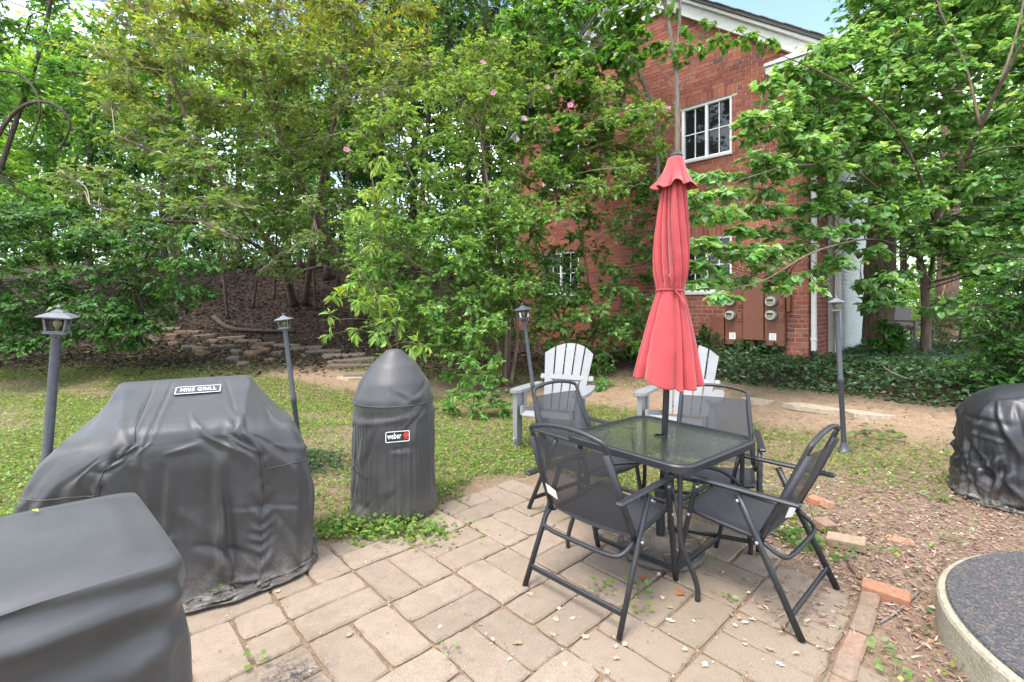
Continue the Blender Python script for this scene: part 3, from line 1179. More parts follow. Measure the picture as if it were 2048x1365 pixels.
# gable trim
tr = MB()
vz = 7.66
xv = (vz - EAVE) / slope
trv = MB()
k = 0
zz = vz + 0.03
while zz < PEAK - 0.12:
    u = (zz + 0.07 - EAVE) / slope
    if WLEN - 2 * u > 0.15:
        ang = math.radians(28)
        R_ = np.array([[1, 0, 0], [0, math.cos(ang), -math.sin(ang)], [0, math.sin(ang), math.cos(ang)]])
        trv.box((WLEN / 2, 0.02, zz), (WLEN - 2 * u, 0.012, 0.085), R_)
    zz += 0.085
o = trv.build('louvre', M['white_paint'], house); o['kind'] = 'stuff'
tr.box((WLEN / 2, 0.03, vz - 0.02), (WLEN - 2 * xv + 0.1, 0.06, 0.09), bev=0.005)
tr.build('louvre_sill', M['white_paint'], house)
for sd in (0, 1):
    a = math.atan(slope)
    Lr = (WLEN / 2 + 0.32) / math.cos(a)
    cx = (WLEN / 2 - 0.32) / 2 if sd == 0 else WLEN - (WLEN / 2 - 0.32) / 2
    cz = EAVE + slope * (WLEN / 2 - 0.32) / 2
    sg = 1 if sd == 0 else -1
    R_ = np.array([[math.cos(a), 0, -sg * math.sin(a)], [0, 1, 0], [sg * math.sin(a), 0, math.cos(a)]])
    nrm = R_ @ np.array([0, 0, 1.0])
    c0 = np.array([cx, 0, cz])
    bb = MB()
    bb.box(c0 + nrm * 0.03 + np.array([0, 0.05, 0]), (Lr, 0.1, 0.2), R_, 0.006)
    bb.box(c0 + nrm * 0.16 + np.array([0, 0.1, 0]), (Lr + 0.02, 0.2, 0.055), R_, 0.006)
    bb.build('rake_board', M['white_paint'], house)
    rf = MB()
    n_c = int(8.5 / 0.14) if False else 0
    rf.box(c0 + nrm * 0.215 + np.array([0, -3.9, 0]), (Lr + 0.08, 8.3, 0.05), R_)
    for q in range(int(Lr / 0.16)):
        p = c0 + R_ @ np.array([-Lr / 2 + 0.16 * (q + 0.5), 0, 0]) + nrm * (0.247 + 0.004 * (q % 3))
        rf.box(p + np.array([0, -3.88, 0]), (0.17, 8.32, 0.014), R_)
    rf.build('roof', M['shingle'], house)
cr_ = MB()
cr_.box((0.25, 0.1, 5.62), (0.72, 0.26, 0.12), bev=0.01)
cr_.box((0.25, 0.07, 5.47), (0.62, 0.18, 0.18), bev=0.01)
cr_.prism([(-0.13, 5.69), (0.62, 5.69), (0.62, 5.74), (-0.13, 5.79)], 0, 0.34, M=(np.array([[1, 0, 0], [0, 0, -1], [0, 1, 0]]), np.array([0, 0.27, 0])))
cr_.build('cornice_return', M['white_paint'], house)
ds = MB()
ds.box((-0.06, -0.1, 3.1), (0.075, 0.1, 4.7), bev=0.012)
for zz in (0.95, 2.6, 4.3):
    ds.box((-0.06, -0.1, zz), (0.09, 0.115, 0.03), bev=0.004)
dso = ds.build('downspout', M['white_paint'], house)
el = MB()
el.tube([(-0.06, -0.1, 0.77), (-0.07, -0.1, 0.68), (-0.2, -0.13, 0.58), (-0.34, -0.16, 0.53)], [0.055, 0.06, 0.075, 0.08], 8)
el.build('drain_extension', M['black_plastic'], dso)

# electric meters on the gable wall
cab = empty('electric_meter_cabinet', (HC[0], HC[1], 0), math.atan2(HU[1], HU[0]),
            'brown painted meter cabinet with four round electric meters on the brick wall', 'meter cabinet')


def t_of(px):
    s_ = (px - 1024) / FPX
    return (HC[0] - s_ * HC[1]) / (-HU[0] + s_ * HU[1])


def wz(px, py):
    return CAMH - (py - YH) / FPX * (HC[1] + HU[1] * t_of(px) - 0.12)


def wbox(name, p0, p1, y0, y1, dep, parent=cab, mat='cabinet', off=0.0, bev=0.006):
    a, b_ = t_of(p1) + off, t_of(p0) + off
    z1_, z0_ = wz((p0 + p1) / 2, y0), wz((p0 + p1) / 2, y1)
    mb = MB()
    mb.box(((a + b_) / 2, dep / 2 + 0.003, (z0_ + z1_) / 2), (b_ - a, dep, z1_ - z0_), bev=bev)
    return mb.build(name, M[mat], parent), (a, b_, z0_, z1_)


OFS = -0.09
wbox('junction_box', 1417, 1444, 632, 712, 0.14, off=OFS)
pl, e1 = wbox('meter_panel', 1447, 1481.5, 560, 689, 0.17, off=OFS)
ce, e2 = wbox('wiring_cabinet', 1482.5, 1523, 556, 680, 0.2, off=OFS)
pr, e3 = wbox('meter_panel', 1524, 1563, 560, 692, 0.17, off=OFS)
wbox('conduit_box', 1564.5, 1572, 570, 624, 0.12, off=OFS)
for (pn, ext, px_, cyy) in ((pl, e1, 1456, (603, 631)), (pr, e3, 1535, (604, 631))):
    for cy_ in cyy:
        tt = t_of(px_) + OFS - 0.02
        zc_ = wz(px_, cy_)
        R_ = np.array([[1, 0, 0], [0, 0, 1], [0, -1, 0]]).T
        mr = MB().lathe([(0.1, 0.0), (0.1, 0.03), (0.092, 0.045)], (tt, 0.172, zc_), 20, R=np.array([[1, 0, 0], [0, 0, 1], [0, -1, 0]]))
        ring = mr.build('meter', M['lamp_grey'], cab)
        autosmooth(ring)
        g_ = MB().lathe([(0.086, 0.04), (0.086, 0.085), (0.078, 0.1), (0.03, 0.104)], (tt, 0.172, zc_), 20, R=np.array([[1, 0, 0], [0, 0, 1], [0, -1, 0]]))
        go = autosmooth(g_.build('meter_face', M['meter_glass'], ring), 50)
        dp = MB()
        dp.box((tt, 0.2785, zc_ + 0.025), (0.10, 0.004, 0.04))
        for q in range(-2, 3):
            dp.box((tt + q * 0.018, 0.2785, zc_ - 0.022), (0.01, 0.003, 0.012))
        dp.build('dial_plate', M['black_plastic'], ring)
        hp = MB().box((tt - 0.155, 0.18, zc_ - 0.01), (0.075, 0.02, 0.13), bev=0.004)
        hp.box((tt - 0.155, 0.18, zc_ - 0.1), (0.09, 0.02, 0.02), bev=0.004)
        hp.box((tt - 0.155, 0.18, zc_ + 0.09), (0.035, 0.025, 0.035), bev=0.008)
        hp.build('breaker_cover', M['cabinet'], cab)
    mb = MB().box((ext[1] - 0.13, 0.175, ext[2] + 0.16), (0.11, 0.003, 0.12))
    sk = mb.build('notice', M['paper'], cab)
    mb = MB()
    for q in range(6):
        mb.box((ext[1] - 0.13, 0.1772, ext[2] + 0.205 - q * 0.017), (0.085 - 0.012 * (q % 3), 0.0015, 0.005))
    mb.build('notice_print', M['print_grey'], sk)
mb = MB()
for x_, r_, zt in ((e2[1] - 0.13, 0.055, e2[2]), (e3[0] + 0.12, 0.028, e3[2]), (e3[0] + 0.24, 0.028, e3[2])):
    mb = MB().tube([(x_, 0.1, zt), (x_, 0.1, 0.35)], r_, 12)
    autosmooth(mb.build('conduit', M['cabinet'], cab))
mb = MB().box(((e1[0] + e3[1]) / 2 + 0.1, 0.09, wz(1510, 553)), (1.25, 0.14, 0.1), bev=0.006)
mb.build('wire_trough', M['cabinet'], cab)

# white painted wing behind the house
wing = empty('white_building', (HC[0] + HW[0] * 1.6, HC[1] + HW[1] * 1.6, 0), math.atan2(HU[1], HU[0]),
             'white painted brick wing with cream siding behind the thick ivy clad trunk', 'building')
mb = MB()
mb.box((0.0, -2.7, 2.2), (0.24, 5.4, 4.6))
wb = mb.build('wall', M['white_brick'], wing)
mb = MB()
z_, row = 0.3, 0
while z_ < 4.45:
    yv = 0.0 if row % 2 else 0.1
    while yv > -5.4:
        a, b_ = min(yv, 0), max(yv - BL, -5.4)
        if a - b_ > 0.05:
            mb.box((-0.122, (a + b_) / 2, z_ + BH / 2), (0.02, a - b_ - 0.012, BH - 0.012))
        yv -= BL
    z_ += BH; row += 1
o = mb.build('bricks', M['white_brick'], wb); o['kind'] = 'stuff'
mb = MB()
mb.box((-0.17, 0.06, 2.4), (0.1, 0.13, 4.4), bev=0.01)
mb.build('corner_board', M['white_paint'], wing)
mb = MB()
mb.box((-0.2, -2.7, 4.6), (0.3, 5.7, 0.22), bev=0.02)
mb.box((-0.26, -2.7, 4.74), (0.4, 5.8, 0.07), bev=0.01)
mb.build('cornice', M['white_paint'], wing)
mb = MB()
yv = 0.0
while yv > -5.4:
    mb.box((-0.05, yv - 0.1, 5.4), (0.12, 0.188, 1.25), bev=0.008)
    yv -= 0.2
o = mb.build('siding_boards', M['siding'], wing); o['kind'] = 'stuff'
mb = MB()
mb.box((-0.1, -2.7, 6.1), (0.5, 5.6, 0.14), bev=0.02)
mb.build('eave', M['white_paint'], wing)


# ------------------------------------------------------------------ draped covers
def drape(X, collide, steps=90, passes=10, slack_h=1.03, slack_v=1.01, grav=0.0011, stiff=0.9, pin_rows=1, damp=0.9, seed=1, bend=0.12, jit=0.006):
    """let a closed sleeve of cloth (rows x K x 3) settle over a solid; returns the settled vertices"""
    r = np.random.default_rng(seed)
    X = X.copy()
    n, K, _ = X.shape
    Lh = np.linalg.norm(np.roll(X, -1, 1) - X, axis=2) * slack_h
    Lv = np.linalg.norm(X[1:] - X[:-1], axis=2) * slack_v
    Ld = np.linalg.norm(np.roll(X, -1, 1)[1:] - X[:-1], axis=2) * (slack_h * 0.6 + slack_v * 0.4)
    Le = np.linalg.norm(X[1:] - np.roll(X, -1, 1)[:-1], axis=2) * (slack_h * 0.6 + slack_v * 0.4)
    jn = np.zeros((n, K, 3))
    for k in range(7):      # gentle starting ripples so that the slack buckles irregularly
        f = r.integers(3, 14); ph = r.random() * 7; g = r.random() * 4
        jn[..., 0] += np.sin(np.arange(K)[None] * 2 * math.pi * f / K + ph + g * np.arange(n)[:, None] / n)
        jn[..., 1] += np.cos(np.arange(K)[None] * 2 * math.pi * f / K + 1.7 * ph - g * np.arange(n)[:, None] / n)
    X[pin_rows:] += jit * jn[pin_rows:] * 0.5
    V = np.zeros_like(X)
    pin = X[:pin_rows].copy()
    ev = np.arange(0, K, 2); od = np.arange(1, K, 2)

    def proj(A, B, L0, s):
        d = B - A
        l = np.linalg.norm(d, axis=-1, keepdims=True) + 1e-9
        c = d * (s * 0.5 * (l - L0[..., None]) / l)
        return c
    for it in range(steps):
        V[..., 2] -= grav
        Y = X + V
        for p in range(passes):
            for idx in (ev, od):
                j = (idx + 1) % K
                c = proj(Y[:, idx], Y[:, j], Lh[:, idx], stiff)
                Y[:, idx] += c; Y[:, j] -= c
            for st in (0, 1):
                a = np.arange(st, n - 1, 2)
                c = proj(Y[a], Y[a + 1], Lv[a], stiff)
                Y[a] += c; Y[a + 1] -= c
                c = proj(Y[a], np.roll(Y, -1, 1)[a + 1], Ld[a], stiff * 0.6)
                Y[a] += c
                Y[a + 1] -= np.roll(c, 1, 1)
                c = proj(np.roll(Y, -1, 1)[a], Y[a + 1], Le[a], stiff * 0.6)
                Y[a] += np.roll(c, 1, 1)
                Y[a + 1] -= c
            sm = (np.roll(Y, 1, 1) + np.roll(Y, -1, 1)) / 2 - Y
            Y += bend * sm
            Y[1:-1] += bend * 0.5 * ((Y[:-2] + Y[2:]) / 2 - Y[1:-1])
            Y[:pin_rows] = pin
            Y = collide(Y)
            Y[..., 2] = np.maximum(Y[..., 2], 0.015)
        V = (Y - X) * damp
        X = Y
        damp_ = damp
    return X


def upsample(X):
    """twice as many rows and columns, smooth (rows open, columns closed)"""
    a, b, c, d = np.roll(X, 1, 1), X, np.roll(X, -1, 1), np.roll(X, -2, 1)
    m_ = (-a + 9 * b + 9 * c - d) / 16
    Y = np.stack([X, m_], 2).reshape(X.shape[0], -1, 3)
    Q = np.vstack([Y[:1], Y, Y[-1:]])
    a, b, c, d = Q[:-3], Q[1:-2], Q[2:-1], Q[3:]
    m_ = (-a + 9 * b + 9 * c - d) / 16
    out = np.zeros((2 * Y.shape[0] - 1, Y.shape[1], 3))
    out[::2] = Y; out[1::2] = m_
    return out


def wrinkle(X, nseg, seed, seams=(), folds=(), amp=1.0, vmin=0.12, soft=0.5, tilt=0.5):
    """press creases and drag folds into a settled cover (along its own surface normals)"""
    r = np.random.default_rng(seed)
    n, K, _ = X.shape
    du = np.linalg.norm(np.roll(X, -1, 1) - X, axis=2)[int(n * .65)]
    U = np.concatenate([[0], np.cumsum(du)[:-1]])[None, :] + np.zeros((n, 1))
    per = du.sum()
    Vv = X[0, :, 2].max() - X[..., 2]
    vmax = Vv[-1].mean()
    a = np.roll(X, -1, 1) - np.roll(X, 1, 1)
    b = np.gradient(X, axis=0)
    N = unit(np.cross(b, a))
    D = np.zeros((n, K))

    def seg(u0, v0, u1, v1, w, am, sharp):
        L = math.hypot(u1 - u0, v1 - v0)
        ux, vx = (u1 - u0) / L, (v1 - v0) / L
        dU = (U - u0 + per / 2) % per - per / 2
        dV = Vv - v0
        t = (dU * ux + dV * vx) / L
        q = -dU * vx + dV * ux
        tap = np.clip(np.sin(math.pi * np.clip(t, 0, 1)), 0, 1) ** .6
        ww = w * (.5 + .9 * np.clip(t, 0, 1))
        prof = np.where(q < 0, np.exp(-np.abs(q) / (ww * sharp)), np.exp(-(q / ww) ** 2))
        return am * tap * (prof - .55 * np.exp(-((q - 1.7 * ww) / (1.3 * ww)) ** 2))
    for i in range(nseg):
        u0 = r.random() * per; v0 = vmin + (vmax - vmin) * r.random() ** .8
        an = math.pi / 2 + r.normal(0, tilt) if r.random() < .75 else r.normal(0, .5)
        L = r.uniform(.12, .55)
        D += seg(u0, v0, u0 + L * math.cos(an), v0 + L * math.sin(an), r.uniform(.012, .045), amp * r.uniform(.003, .012) * r.choice([-1, 1], p=[.3, .7]), r.uniform(.12, .5))
    for f in folds:
        D += seg(*f)
    for k in seams:
        dU = (U - U[0, k] + per / 2) % per - per / 2
        ph = Vv * 2 * math.pi / .075 + 2.2 * np.sin(Vv * 17 + k)
        D += amp * .0075 * np.sin(ph + 6 * dU / .1 * np.sign(dU)) * np.exp(-(dU / .05) ** 2) * sstep(.05, .25, Vv) - .006 * np.exp(-(dU / .012) ** 2)
    # broad irregular sag
    D += amp * soft * .018 * (fbm(U * 1.0 + 3 * seed, Vv, seed, 5.5) - .5) * sstep(0, .4, Vv)
    D *= np.clip(np.arange(n) / 8.0, 0, 1)[:, None]
    Y = X + N * D[..., None]
    Y[..., 2] = np.maximum(Y[..., 2], .012)
    return Y


def resample_rings(rings, n):
    R = np.array(rings)
    d = np.linalg.norm(np.diff(R, axis=0), axis=2).mean(1)
    s = np.concatenate([[0], np.cumsum(d)])
    q = np.linspace(0, s[-1], n)
    out = np.zeros((n,) + R.shape[1:])
    for i, v in enumerate(q):
        k = min(np.searchsorted(s, v, 'right') - 1, len(R) - 2)
        t = (v - s[k]) / (s[k + 1] - s[k])
        out[i] = R[k] * (1 - t) + R[k + 1] * t
    return out


def super_ring(cx, cy, hx, hy, z, K, n=6.0):
    ph = np.arange(K) * 2 * math.pi / K
    dx, dy = hx * np.cos(ph), hy * np.sin(ph)
    l = np.hypot(dx, dy); dx, dy = dx / l, dy / l
    r = (np.abs(dx / hx) ** n + np.abs(dy / hy) ** n) ** (-1 / n)
    x, y = cx + r * dx, cy + r * dy
    zz = z(x, y) if callable(z) else np.full(K, z)
    return np.stack([x, y, zz], 1)


def sleeve_mesh(X, name, mat, parent, top=True, fine=False):
    n, K, _ = X.shape
    V = X.reshape(-1, 3)
    I = np.arange(n * K).reshape(n, K)
    J = np.roll(I, -1, 1)
    q = np.stack([I[:-1], I[1:], J[1:], J[:-1]], -1).reshape(-1, 4)
    F = [q]
    if top:
        c = X[0].mean(0) + np.array([0, 0, 0.004])
        V = np.vstack([V, c])
        F.append(np.stack([I[0], J[0], np.full(K, n * K)], -1))
    o = link(name, np_mesh(name, V, F, None, True), M[mat], parent)
    if not fine:
        md = o.modifiers.new('sub', 'SUBSURF'); md.levels = 1; md.render_levels = 1
    if fine:
        return o
    sd = o.modifiers.new('thick', 'SOLIDIFY'); sd.thickness = 0.003; sd.offset = 1
    return o


def box_collide(boxes):
    """push points out of boxes (x0,x1,y0,y1,top) where top may be a function of (x, y)"""
    def f(Y):
        for (x0, x1, y0, y1, top) in boxes:
            x, y, z = Y[..., 0], Y[..., 1], Y[..., 2]
            zt = top(x, y) if callable(top) else top
            ins = (x > x0) & (x < x1) & (y > y0) & (y < y1) & (z < zt)
            if not ins.any():
                continue
            d = np.stack([x - x0, x1 - x, y - y0, y1 - y, zt - z + 0 * x], -1)
            k = np.argmin(d, -1)
            Y[..., 0] = np.where(ins & (k == 0), x0, np.where(ins & (k == 1), x1, x))
            Y[..., 1] = np.where(ins & (k == 2), y0, np.where(ins & (k == 3), y1, y))
            Y[..., 2] = np.where(ins & (k == 4), zt, z)
        return Y
    return f


def seam_line(pts, r, name, parent, mat='cover', sides=5):
    mb = MB().tube(pts, r, sides)
    return mb.build(name, M[mat], parent, True)


def frame2(rv):
    return math.atan2(rv[1], rv[0])


# --- wide grill cover with the MISS GRILL patch (local x = its right, y = away from the viewer)
gA = empty('covered_grill', (-1.695, 3.0, 0), frame2((0.87, 0.49)), 'wide charcoal grill cover with a MISS GRILL patch on its sloping top', 'grill cover')
K = 176


def zA1(x, y): return 0.875 + (np.clip(y, -0.56, 0.1) + 0.56) / 0.66 * 0.13


ringsA = [super_ring(-0.3, 0.02, 0.30, 0.02, 1.066, K), super_ring(-0.3, 0.0, 0.33, 0.06, 1.062, K, 5),
          super_ring(-0.275, -0.235, 0.355, 0.325, zA1, K, 6),
          super_ring(-0.29, -0.235, 0.60, 0.345, lambda x, y: 0.80 - 0.10 * np.clip((np.abs(x + 0.29) - 0.35) / 0.3, 0, 1) + 0.02 * (y < -0.5), K, 7),
          super_ring(-0.29, -0.235, 0.655, 0.355, 0.69, K, 5),
          super_ring(-0.29, -0.235, 0.665, 0.37, 0.4, K, 4),
          super_ring(-0.29, -0.225, 0.655, 0.385, 0.05, K, 3.4)]
XA = resample_rings(ringsA, 58)
colA = box_collide([(-0.60, 0.045, -0.53, 0.07, lambda x, y: 1.058 + np.minimum(y, 0) * 0.33), (-0.915, 0.335, -0.47, 0.04, 0.77), (-0.84, 0.27, -0.5, 0.07, 0.6)])
XA = drape(XA, colA, 60, 8, 1.07, 1.045, 0.0014, pin_rows=2, seed=3, jit=0.02, bend=0.015)
XA0 = resample_rings(ringsA, 58)
_w = (.55 * sstep(.66, .86, XA0[..., 2]))[..., None]
XA = upsample(XA * (1 - _w) + XA0 * _w)
_ks = lambda x_: int(np.argmin(np.abs(XA[72, :, 0] - x_) + np.where(XA[72, :, 1] < -.2, 0, 9)))
_k0, _k1 = _ks(-.60), _ks(.075)
_cd = np.concatenate([[0], np.cumsum(np.linalg.norm(np.roll(XA, -1, 1) - XA, axis=2)[int(len(XA) * .65)])])
_vv = np.concatenate([[0], np.cumsum(np.linalg.norm(XA[1:, (_k0 + _k1) // 2] - XA[:-1, (_k0 + _k1) // 2], axis=1))])
_vc = 1.066 - .872
_ua, _ub = sorted((float(_cd[_k0]), float(_cd[_k1])))
XA = wrinkle(XA, 85, 5, [_k0, _k1], [(_ua - .05, _vc, _ub + .05, _vc + .0, .03, .012, .25), (_ua + .05, _vc + .02, _ua + .22, _vc + .2, .03, .016, .3), (_ub - .05, _vc + .02, _ub - .2, _vc + .22, .03, .014, .3),
                                     (_ua + .25, _vc + .10, _ub - .2, _vc + .05, .03, .010, .3), (_ua + .3, _vc + .15, _ua + .28, _vc + .6, .03, .016, .35), (_ub - .22, _vc + .12, _ub - .2, _vc + .6, .035, .014, .35)], amp=1.5)
cvA = sleeve_mesh(XA, 'cover', 'cover', gA, fine=True)


def col_at(X, x, front=True):
    """column index whose shelf-level row is nearest to x on the front side"""
    rowi = int(X.shape[0] * 0.62)
    c = X[rowi]
    d = np.abs(c[:, 0] - x) + np.where((c[:, 1] < c[:, 1].mean()) == front, 0, 9)
    return int(np.argmin(d))


def off_pts(X, k, r0, r1, o=0.004):
    c = X.reshape(-1, 3).mean(0)
    p = X[r0:r1, k].copy()
    d = p - np.array([c[0], c[1], 0]); d[:, 2] = 0.2
    return p + o * unit(d)


for x_ in (-0.60, 0.075):
    k = col_at(XA, x_)
    seam_line(off_pts(XA, k, 6, 114, 0.002), 0.003, 'seam', gA)
hem = XA[-1]
seam_line(np.vstack([hem, hem[:1]]) + np.array([0, 0, 0.004]), 0.006, 'hem', gA)
# side seams where the shelf pockets are sewn on
rowS = 30
for a, b_ in ((col_at(XA, 0.075), col_at(XA, 0.34)), (col_at(XA, -0.94), col_at(XA, -0.60))):
    rs = [np.argmin(np.abs(XA[:, kk, 2] - 0.62)) for kk in range(min(a, b_), max(a, b_) + 1)]
    pts = np.array([XA[r_, kk] for r_, kk in zip(rs, range(min(a, b_), max(a, b_) + 1))])
    c = XA.reshape(-1, 3).mean(0)
    dv = pts - c; dv[:, 2] = 0
    if len(pts) > 7:
        ker = np.ones(7) / 7
        pts = np.stack([np.convolve(np.pad(pts[:, q], 3, 'edge'), ker, 'valid') for q in range(3)], 1)
        seam_line(pts + 0.004 * unit(dv), 0.003, 'seam', gA)


def text_mesh(name, s, size, mat, parent, M4, bold=0.02, sx=1.0, depth=0.0008, shear=0.0):
    cu = bpy.data.curves.new(name, 'FONT')
    cu.body = s
    cu.size = size
    cu.align_x = 'CENTER'
    cu.align_y = 'CENTER'
    cu.offset = bold * size
    cu.extrude = depth
    cu.space_character = 1.08
    tmp = bpy.data.objects.new('tmp_text', cu)
    COL.objects.link(tmp)
    dg = bpy.context.evaluated_depsgraph_get()
    me = bpy.data.meshes.new_from_object(tmp.evaluated_get(dg))
    me.name = name
    bpy.data.objects.remove(tmp)
    co = np.empty(len(me.vertices) * 3); me.vertices.foreach_get('co', co)
    co = co.reshape(-1, 3); co[:, 0] *= sx
    me.vertices.foreach_set('co', co.ravel())
    me.materials.clear(); me.materials.append(M[mat])
    o = bpy.data.objects.new(name, me)
    COL.objects.link(o)
    o.parent = parent
    o.matrix_local = M4
    return o


def mat4(c, x, z):
    B = basis(x, z)
    return Matrix([[*B[0], c[0]], [*B[1], c[1]], [*B[2], c[2]], [0, 0, 0, 1]])


def rr_poly(wd, ht, r, n=5):
    out = []
    for cx, cy, a0 in ((wd / 2 - r, ht / 2 - r, 0), (-wd / 2 + r, ht / 2 - r, 90), (-wd / 2 + r, -ht / 2 + r, 180), (wd / 2 - r, -ht / 2 + r, 270)):
        for k in range(n + 1):
            a = math.radians(a0 + 90 * k / n)
            out.append((cx + r * math.cos(a), cy + r * math.sin(a)))
    return out


def patch(name, wd, ht, c, x, z, parent, border=0.006, pm='label_black'):
    o = MB().prism(rr_poly(wd, ht, 0.008), 0, 0.002).build(name, M[pm], parent)
    o.matrix_local = mat4(c, x, z)
    a, b_ = np.array(rr_poly(wd - 0.004, ht - 0.004, 0.008)), np.array(rr_poly(wd - 0.004 - 2 * border, ht - 0.004 - 2 * border, 0.005))
    n = len(a)
    V = np.vstack([np.column_stack([a, np.full(n, .0024)]), np.column_stack([b_, np.full(n, .0024)]), np.column_stack([a, np.full(n, .0012)]), np.column_stack([b_, np.full(n, .0012)])])
    F = [(i, (i + 1) % n, n + (i + 1) % n, n + i) for i in range(n)] + [(2 * n + i, 2 * n + (i + 1) % n, (i + 1) % n, i) for i in range(n)]
    mb = MB().add(V, F)
    mb.build('patch_border', M['label_white'], o)
    return o


# patch lies on the settled sloping top
flatA = XA.reshape(-1, 3)


def surf(flat, x, y, zmin=0.5):
    m_ = flat[:, 2] > zmin
    d = np.hypot(flat[m_, 0] - x, flat[m_, 1] - y)
    i = np.argsort(d)[:9]
    p = flat[m_][i]
    A = np.column_stack([p[:, 0], p[:, 1], np.ones(len(p))])
    s_, *_ = np.linalg.lstsq(A, p[:, 2], rcond=None)
    return np.array([x, y, s_ @ [x, y, 1]]), unit(np.array([-s_[0], -s_[1], 1.0]))


pc, pn = surf(flatA, -0.235, -0.165, 0.8)
pt = patch('brand_patch', 0.225, 0.088, pc + pn * 0.009, np.array([1, 0, 0.0]), pn, gA, 0.004, 'patch_grey')
text_mesh('patch_lettering', 'MISS GRILL', 0.052, 'label_white', pt, Matrix.Translation((0, 0.0, 0.0026)), 0.006, 0.66)

# --- near grill cover in the corner of the view
gB = empty('covered_grill', (-0.746, 1.078, 0), frame2((0.68, 0.733)), 'plain black grill cover nearest the viewer, cut off by the photo edge', 'grill cover')
K = 150


def zB(x, y): return 0.945 - 0.012 * np.sin(x * 5) - 0.02 * np.clip(-x - 0.5, 0, 1)


ringsB = [super_ring(-0.68, 0.3, 0.02, 0.02, 0.955, K), super_ring(-0.68, 0.3, 0.3, 0.13, 0.952, K, 5), super_ring(-0.68, 0.3, 0.678, 0.297, zB, K, 24),
          super_ring(-0.68, 0.3, 0.688, 0.306, 0.925, K, 16), super_ring(-0.68, 0.3, 0.70, 0.32, 0.72, K, 7), super_ring(-0.68, 0.3, 0.71, 0.34, 0.3, K, 5), super_ring(-0.68, 0.3, 0.70, 0.35, 0.04, K, 4)]
XB = resample_rings(ringsB, 62)
colB = box_collide([(-1.34, -0.002, 0.002, 0.598, lambda x, y: 0.943 - 0.02 * np.clip(-x - 0.5, 0, 1)), (-1.32, -0.03, 0.03, 0.57, 0.8)])
XB = drape(XB, colB, 60, 8, 1.07, 1.06, 0.0016, pin_rows=1, seed=9, jit=0.022, bend=0.012)
XB0 = resample_rings(ringsB, 62)
_w = (.85 * sstep(.70, .93, XB0[..., 2]))[..., None]
XB = upsample(XB * (1 - _w) + XB0 * _w)
kf = int(np.argmin(np.hypot(XB[80, :, 0] - .02, XB[80, :, 1] + .02)))      # front right corner column
_du = np.linalg.norm(np.roll(XB, -1, 1) - XB, axis=2)[int(len(XB) * .65)]
uc = float(np.cumsum(_du)[kf - 1]); vt = 0.015
XB = wrinkle(XB, 50, 8, [], [(uc + .03, vt + .10, uc - 1.0, vt + .02, .035, .040, .35), (uc + .03, vt + .19, uc - .7, vt + .30, .05, .030, .35), (uc, vt + .03, uc + .3, vt + .3, .03, .016, .4),
                              (uc - .05, vt + .14, uc - .32, vt + .62, .05, .018, .4), (uc + .03, vt + .12, uc + .06, vt + .6, .05, .024, .5), (uc - .5, vt + .06, uc - .55, vt + .6, .05, .016, .4)], amp=1.3, vmin=vt + .05)
sleeve_mesh(XB, 'cover', 'cover', gB, fine=True)
hem = XB[-1]
seam_line(np.vstack([hem, hem[:1]]) + np.array([0, 0, 0.004]), 0.006, 'hem', gB)

# --- bullet smoker cover with the red kettle badge
gC = empty('covered_smoker', (-0.874, 3.5, 0), 0.08, 'tall domed smoker cover with a small red kettle badge beside the lawn', 'smoker cover')
K = 120


def circ(r, z, K, ell=1.0):
    a = np.arange(K) * 2 * math.pi / K - math.pi / 2
    return np.stack([r * np.cos(a), r * ell * np.sin(a), np.full(K, z)], 1)


ringsC = [circ(.03, 1.187, K), circ(.058, 1.184, K), circ(.168, 1.085, K), circ(.250, .965, K), circ(.294, .855, K), circ(.300, .825, K), circ(.304, .80, K), circ(.306, .6, K), circ(.308, .4, K), circ(.312, .22, K), circ(.296, .115, K)]
XC = resample_rings(ringsC, 52)


def colC(Y):
    x, y, z = Y[..., 0], Y[..., 1], Y[..., 2]
    r = np.hypot(x, y) + 1e-9
    R_ = np.where(z > 0.8, np.interp(z, [.8, .855, .965, 1.085, 1.18, 1.19], [.288, .282, .240, .160, .05, .01]), 0.284)
    R_ = np.where((z < 0.35), 0.27, R_)
    s_ = np.where(r < R_, R_ / r, 1.0)
    Y[..., 0] = x * s_; Y[..., 1] = y * s_
    return Y


XC = drape(XC, colC, 55, 8, 1.018, 1.0, 0.0008, pin_rows=2, seed=21, jit=0.006, bend=0.02)
XC = wrinkle(upsample(XC), 80, 13, [int(K * 1.2)], amp=1.25, vmin=.05, tilt=.6)
sleeve_mesh(XC, 'cover', 'cover', gC, fine=True)
rS = int(np.argmin(np.abs(XC[:, 0, 2] - 0.815)))
rg = XC[rS]; rg = rg + 0.005 * unit(np.column_stack([rg[:, :2], np.zeros(len(rg))]))
seam_line(np.vstack([rg, rg[:1]]), 0.0045, 'seam', gC)
hem = XC[-1]
seam_line(np.vstack([hem, hem[:1]]), 0.005, 'hem', gC)
for a in (200, 320, 80):
    x_, y_ = 0.25 * math.cos(math.radians(a)), 0.25 * math.sin(math.radians(a))
    MB().tube([(x_ * 0.95, y_ * 0.95, 0.25), (x_, y_, 0.0)], [0.018, 0.016], 8).build('leg', M['steel'], gC, True)
a = math.radians(-76)
fc = XC.reshape(-1, 3)
sel = (np.abs(fc[:, 2] - 0.615) < 0.04) & (np.hypot(fc[:, 0] - .31 * math.cos(a), fc[:, 1] - .31 * math.sin(a)) < 0.07)
rbad = np.hypot(fc[sel, 0], fc[sel, 1]).max() if sel.any() else 0.32
nb = np.array([math.cos(a), math.sin(a), 0.0])
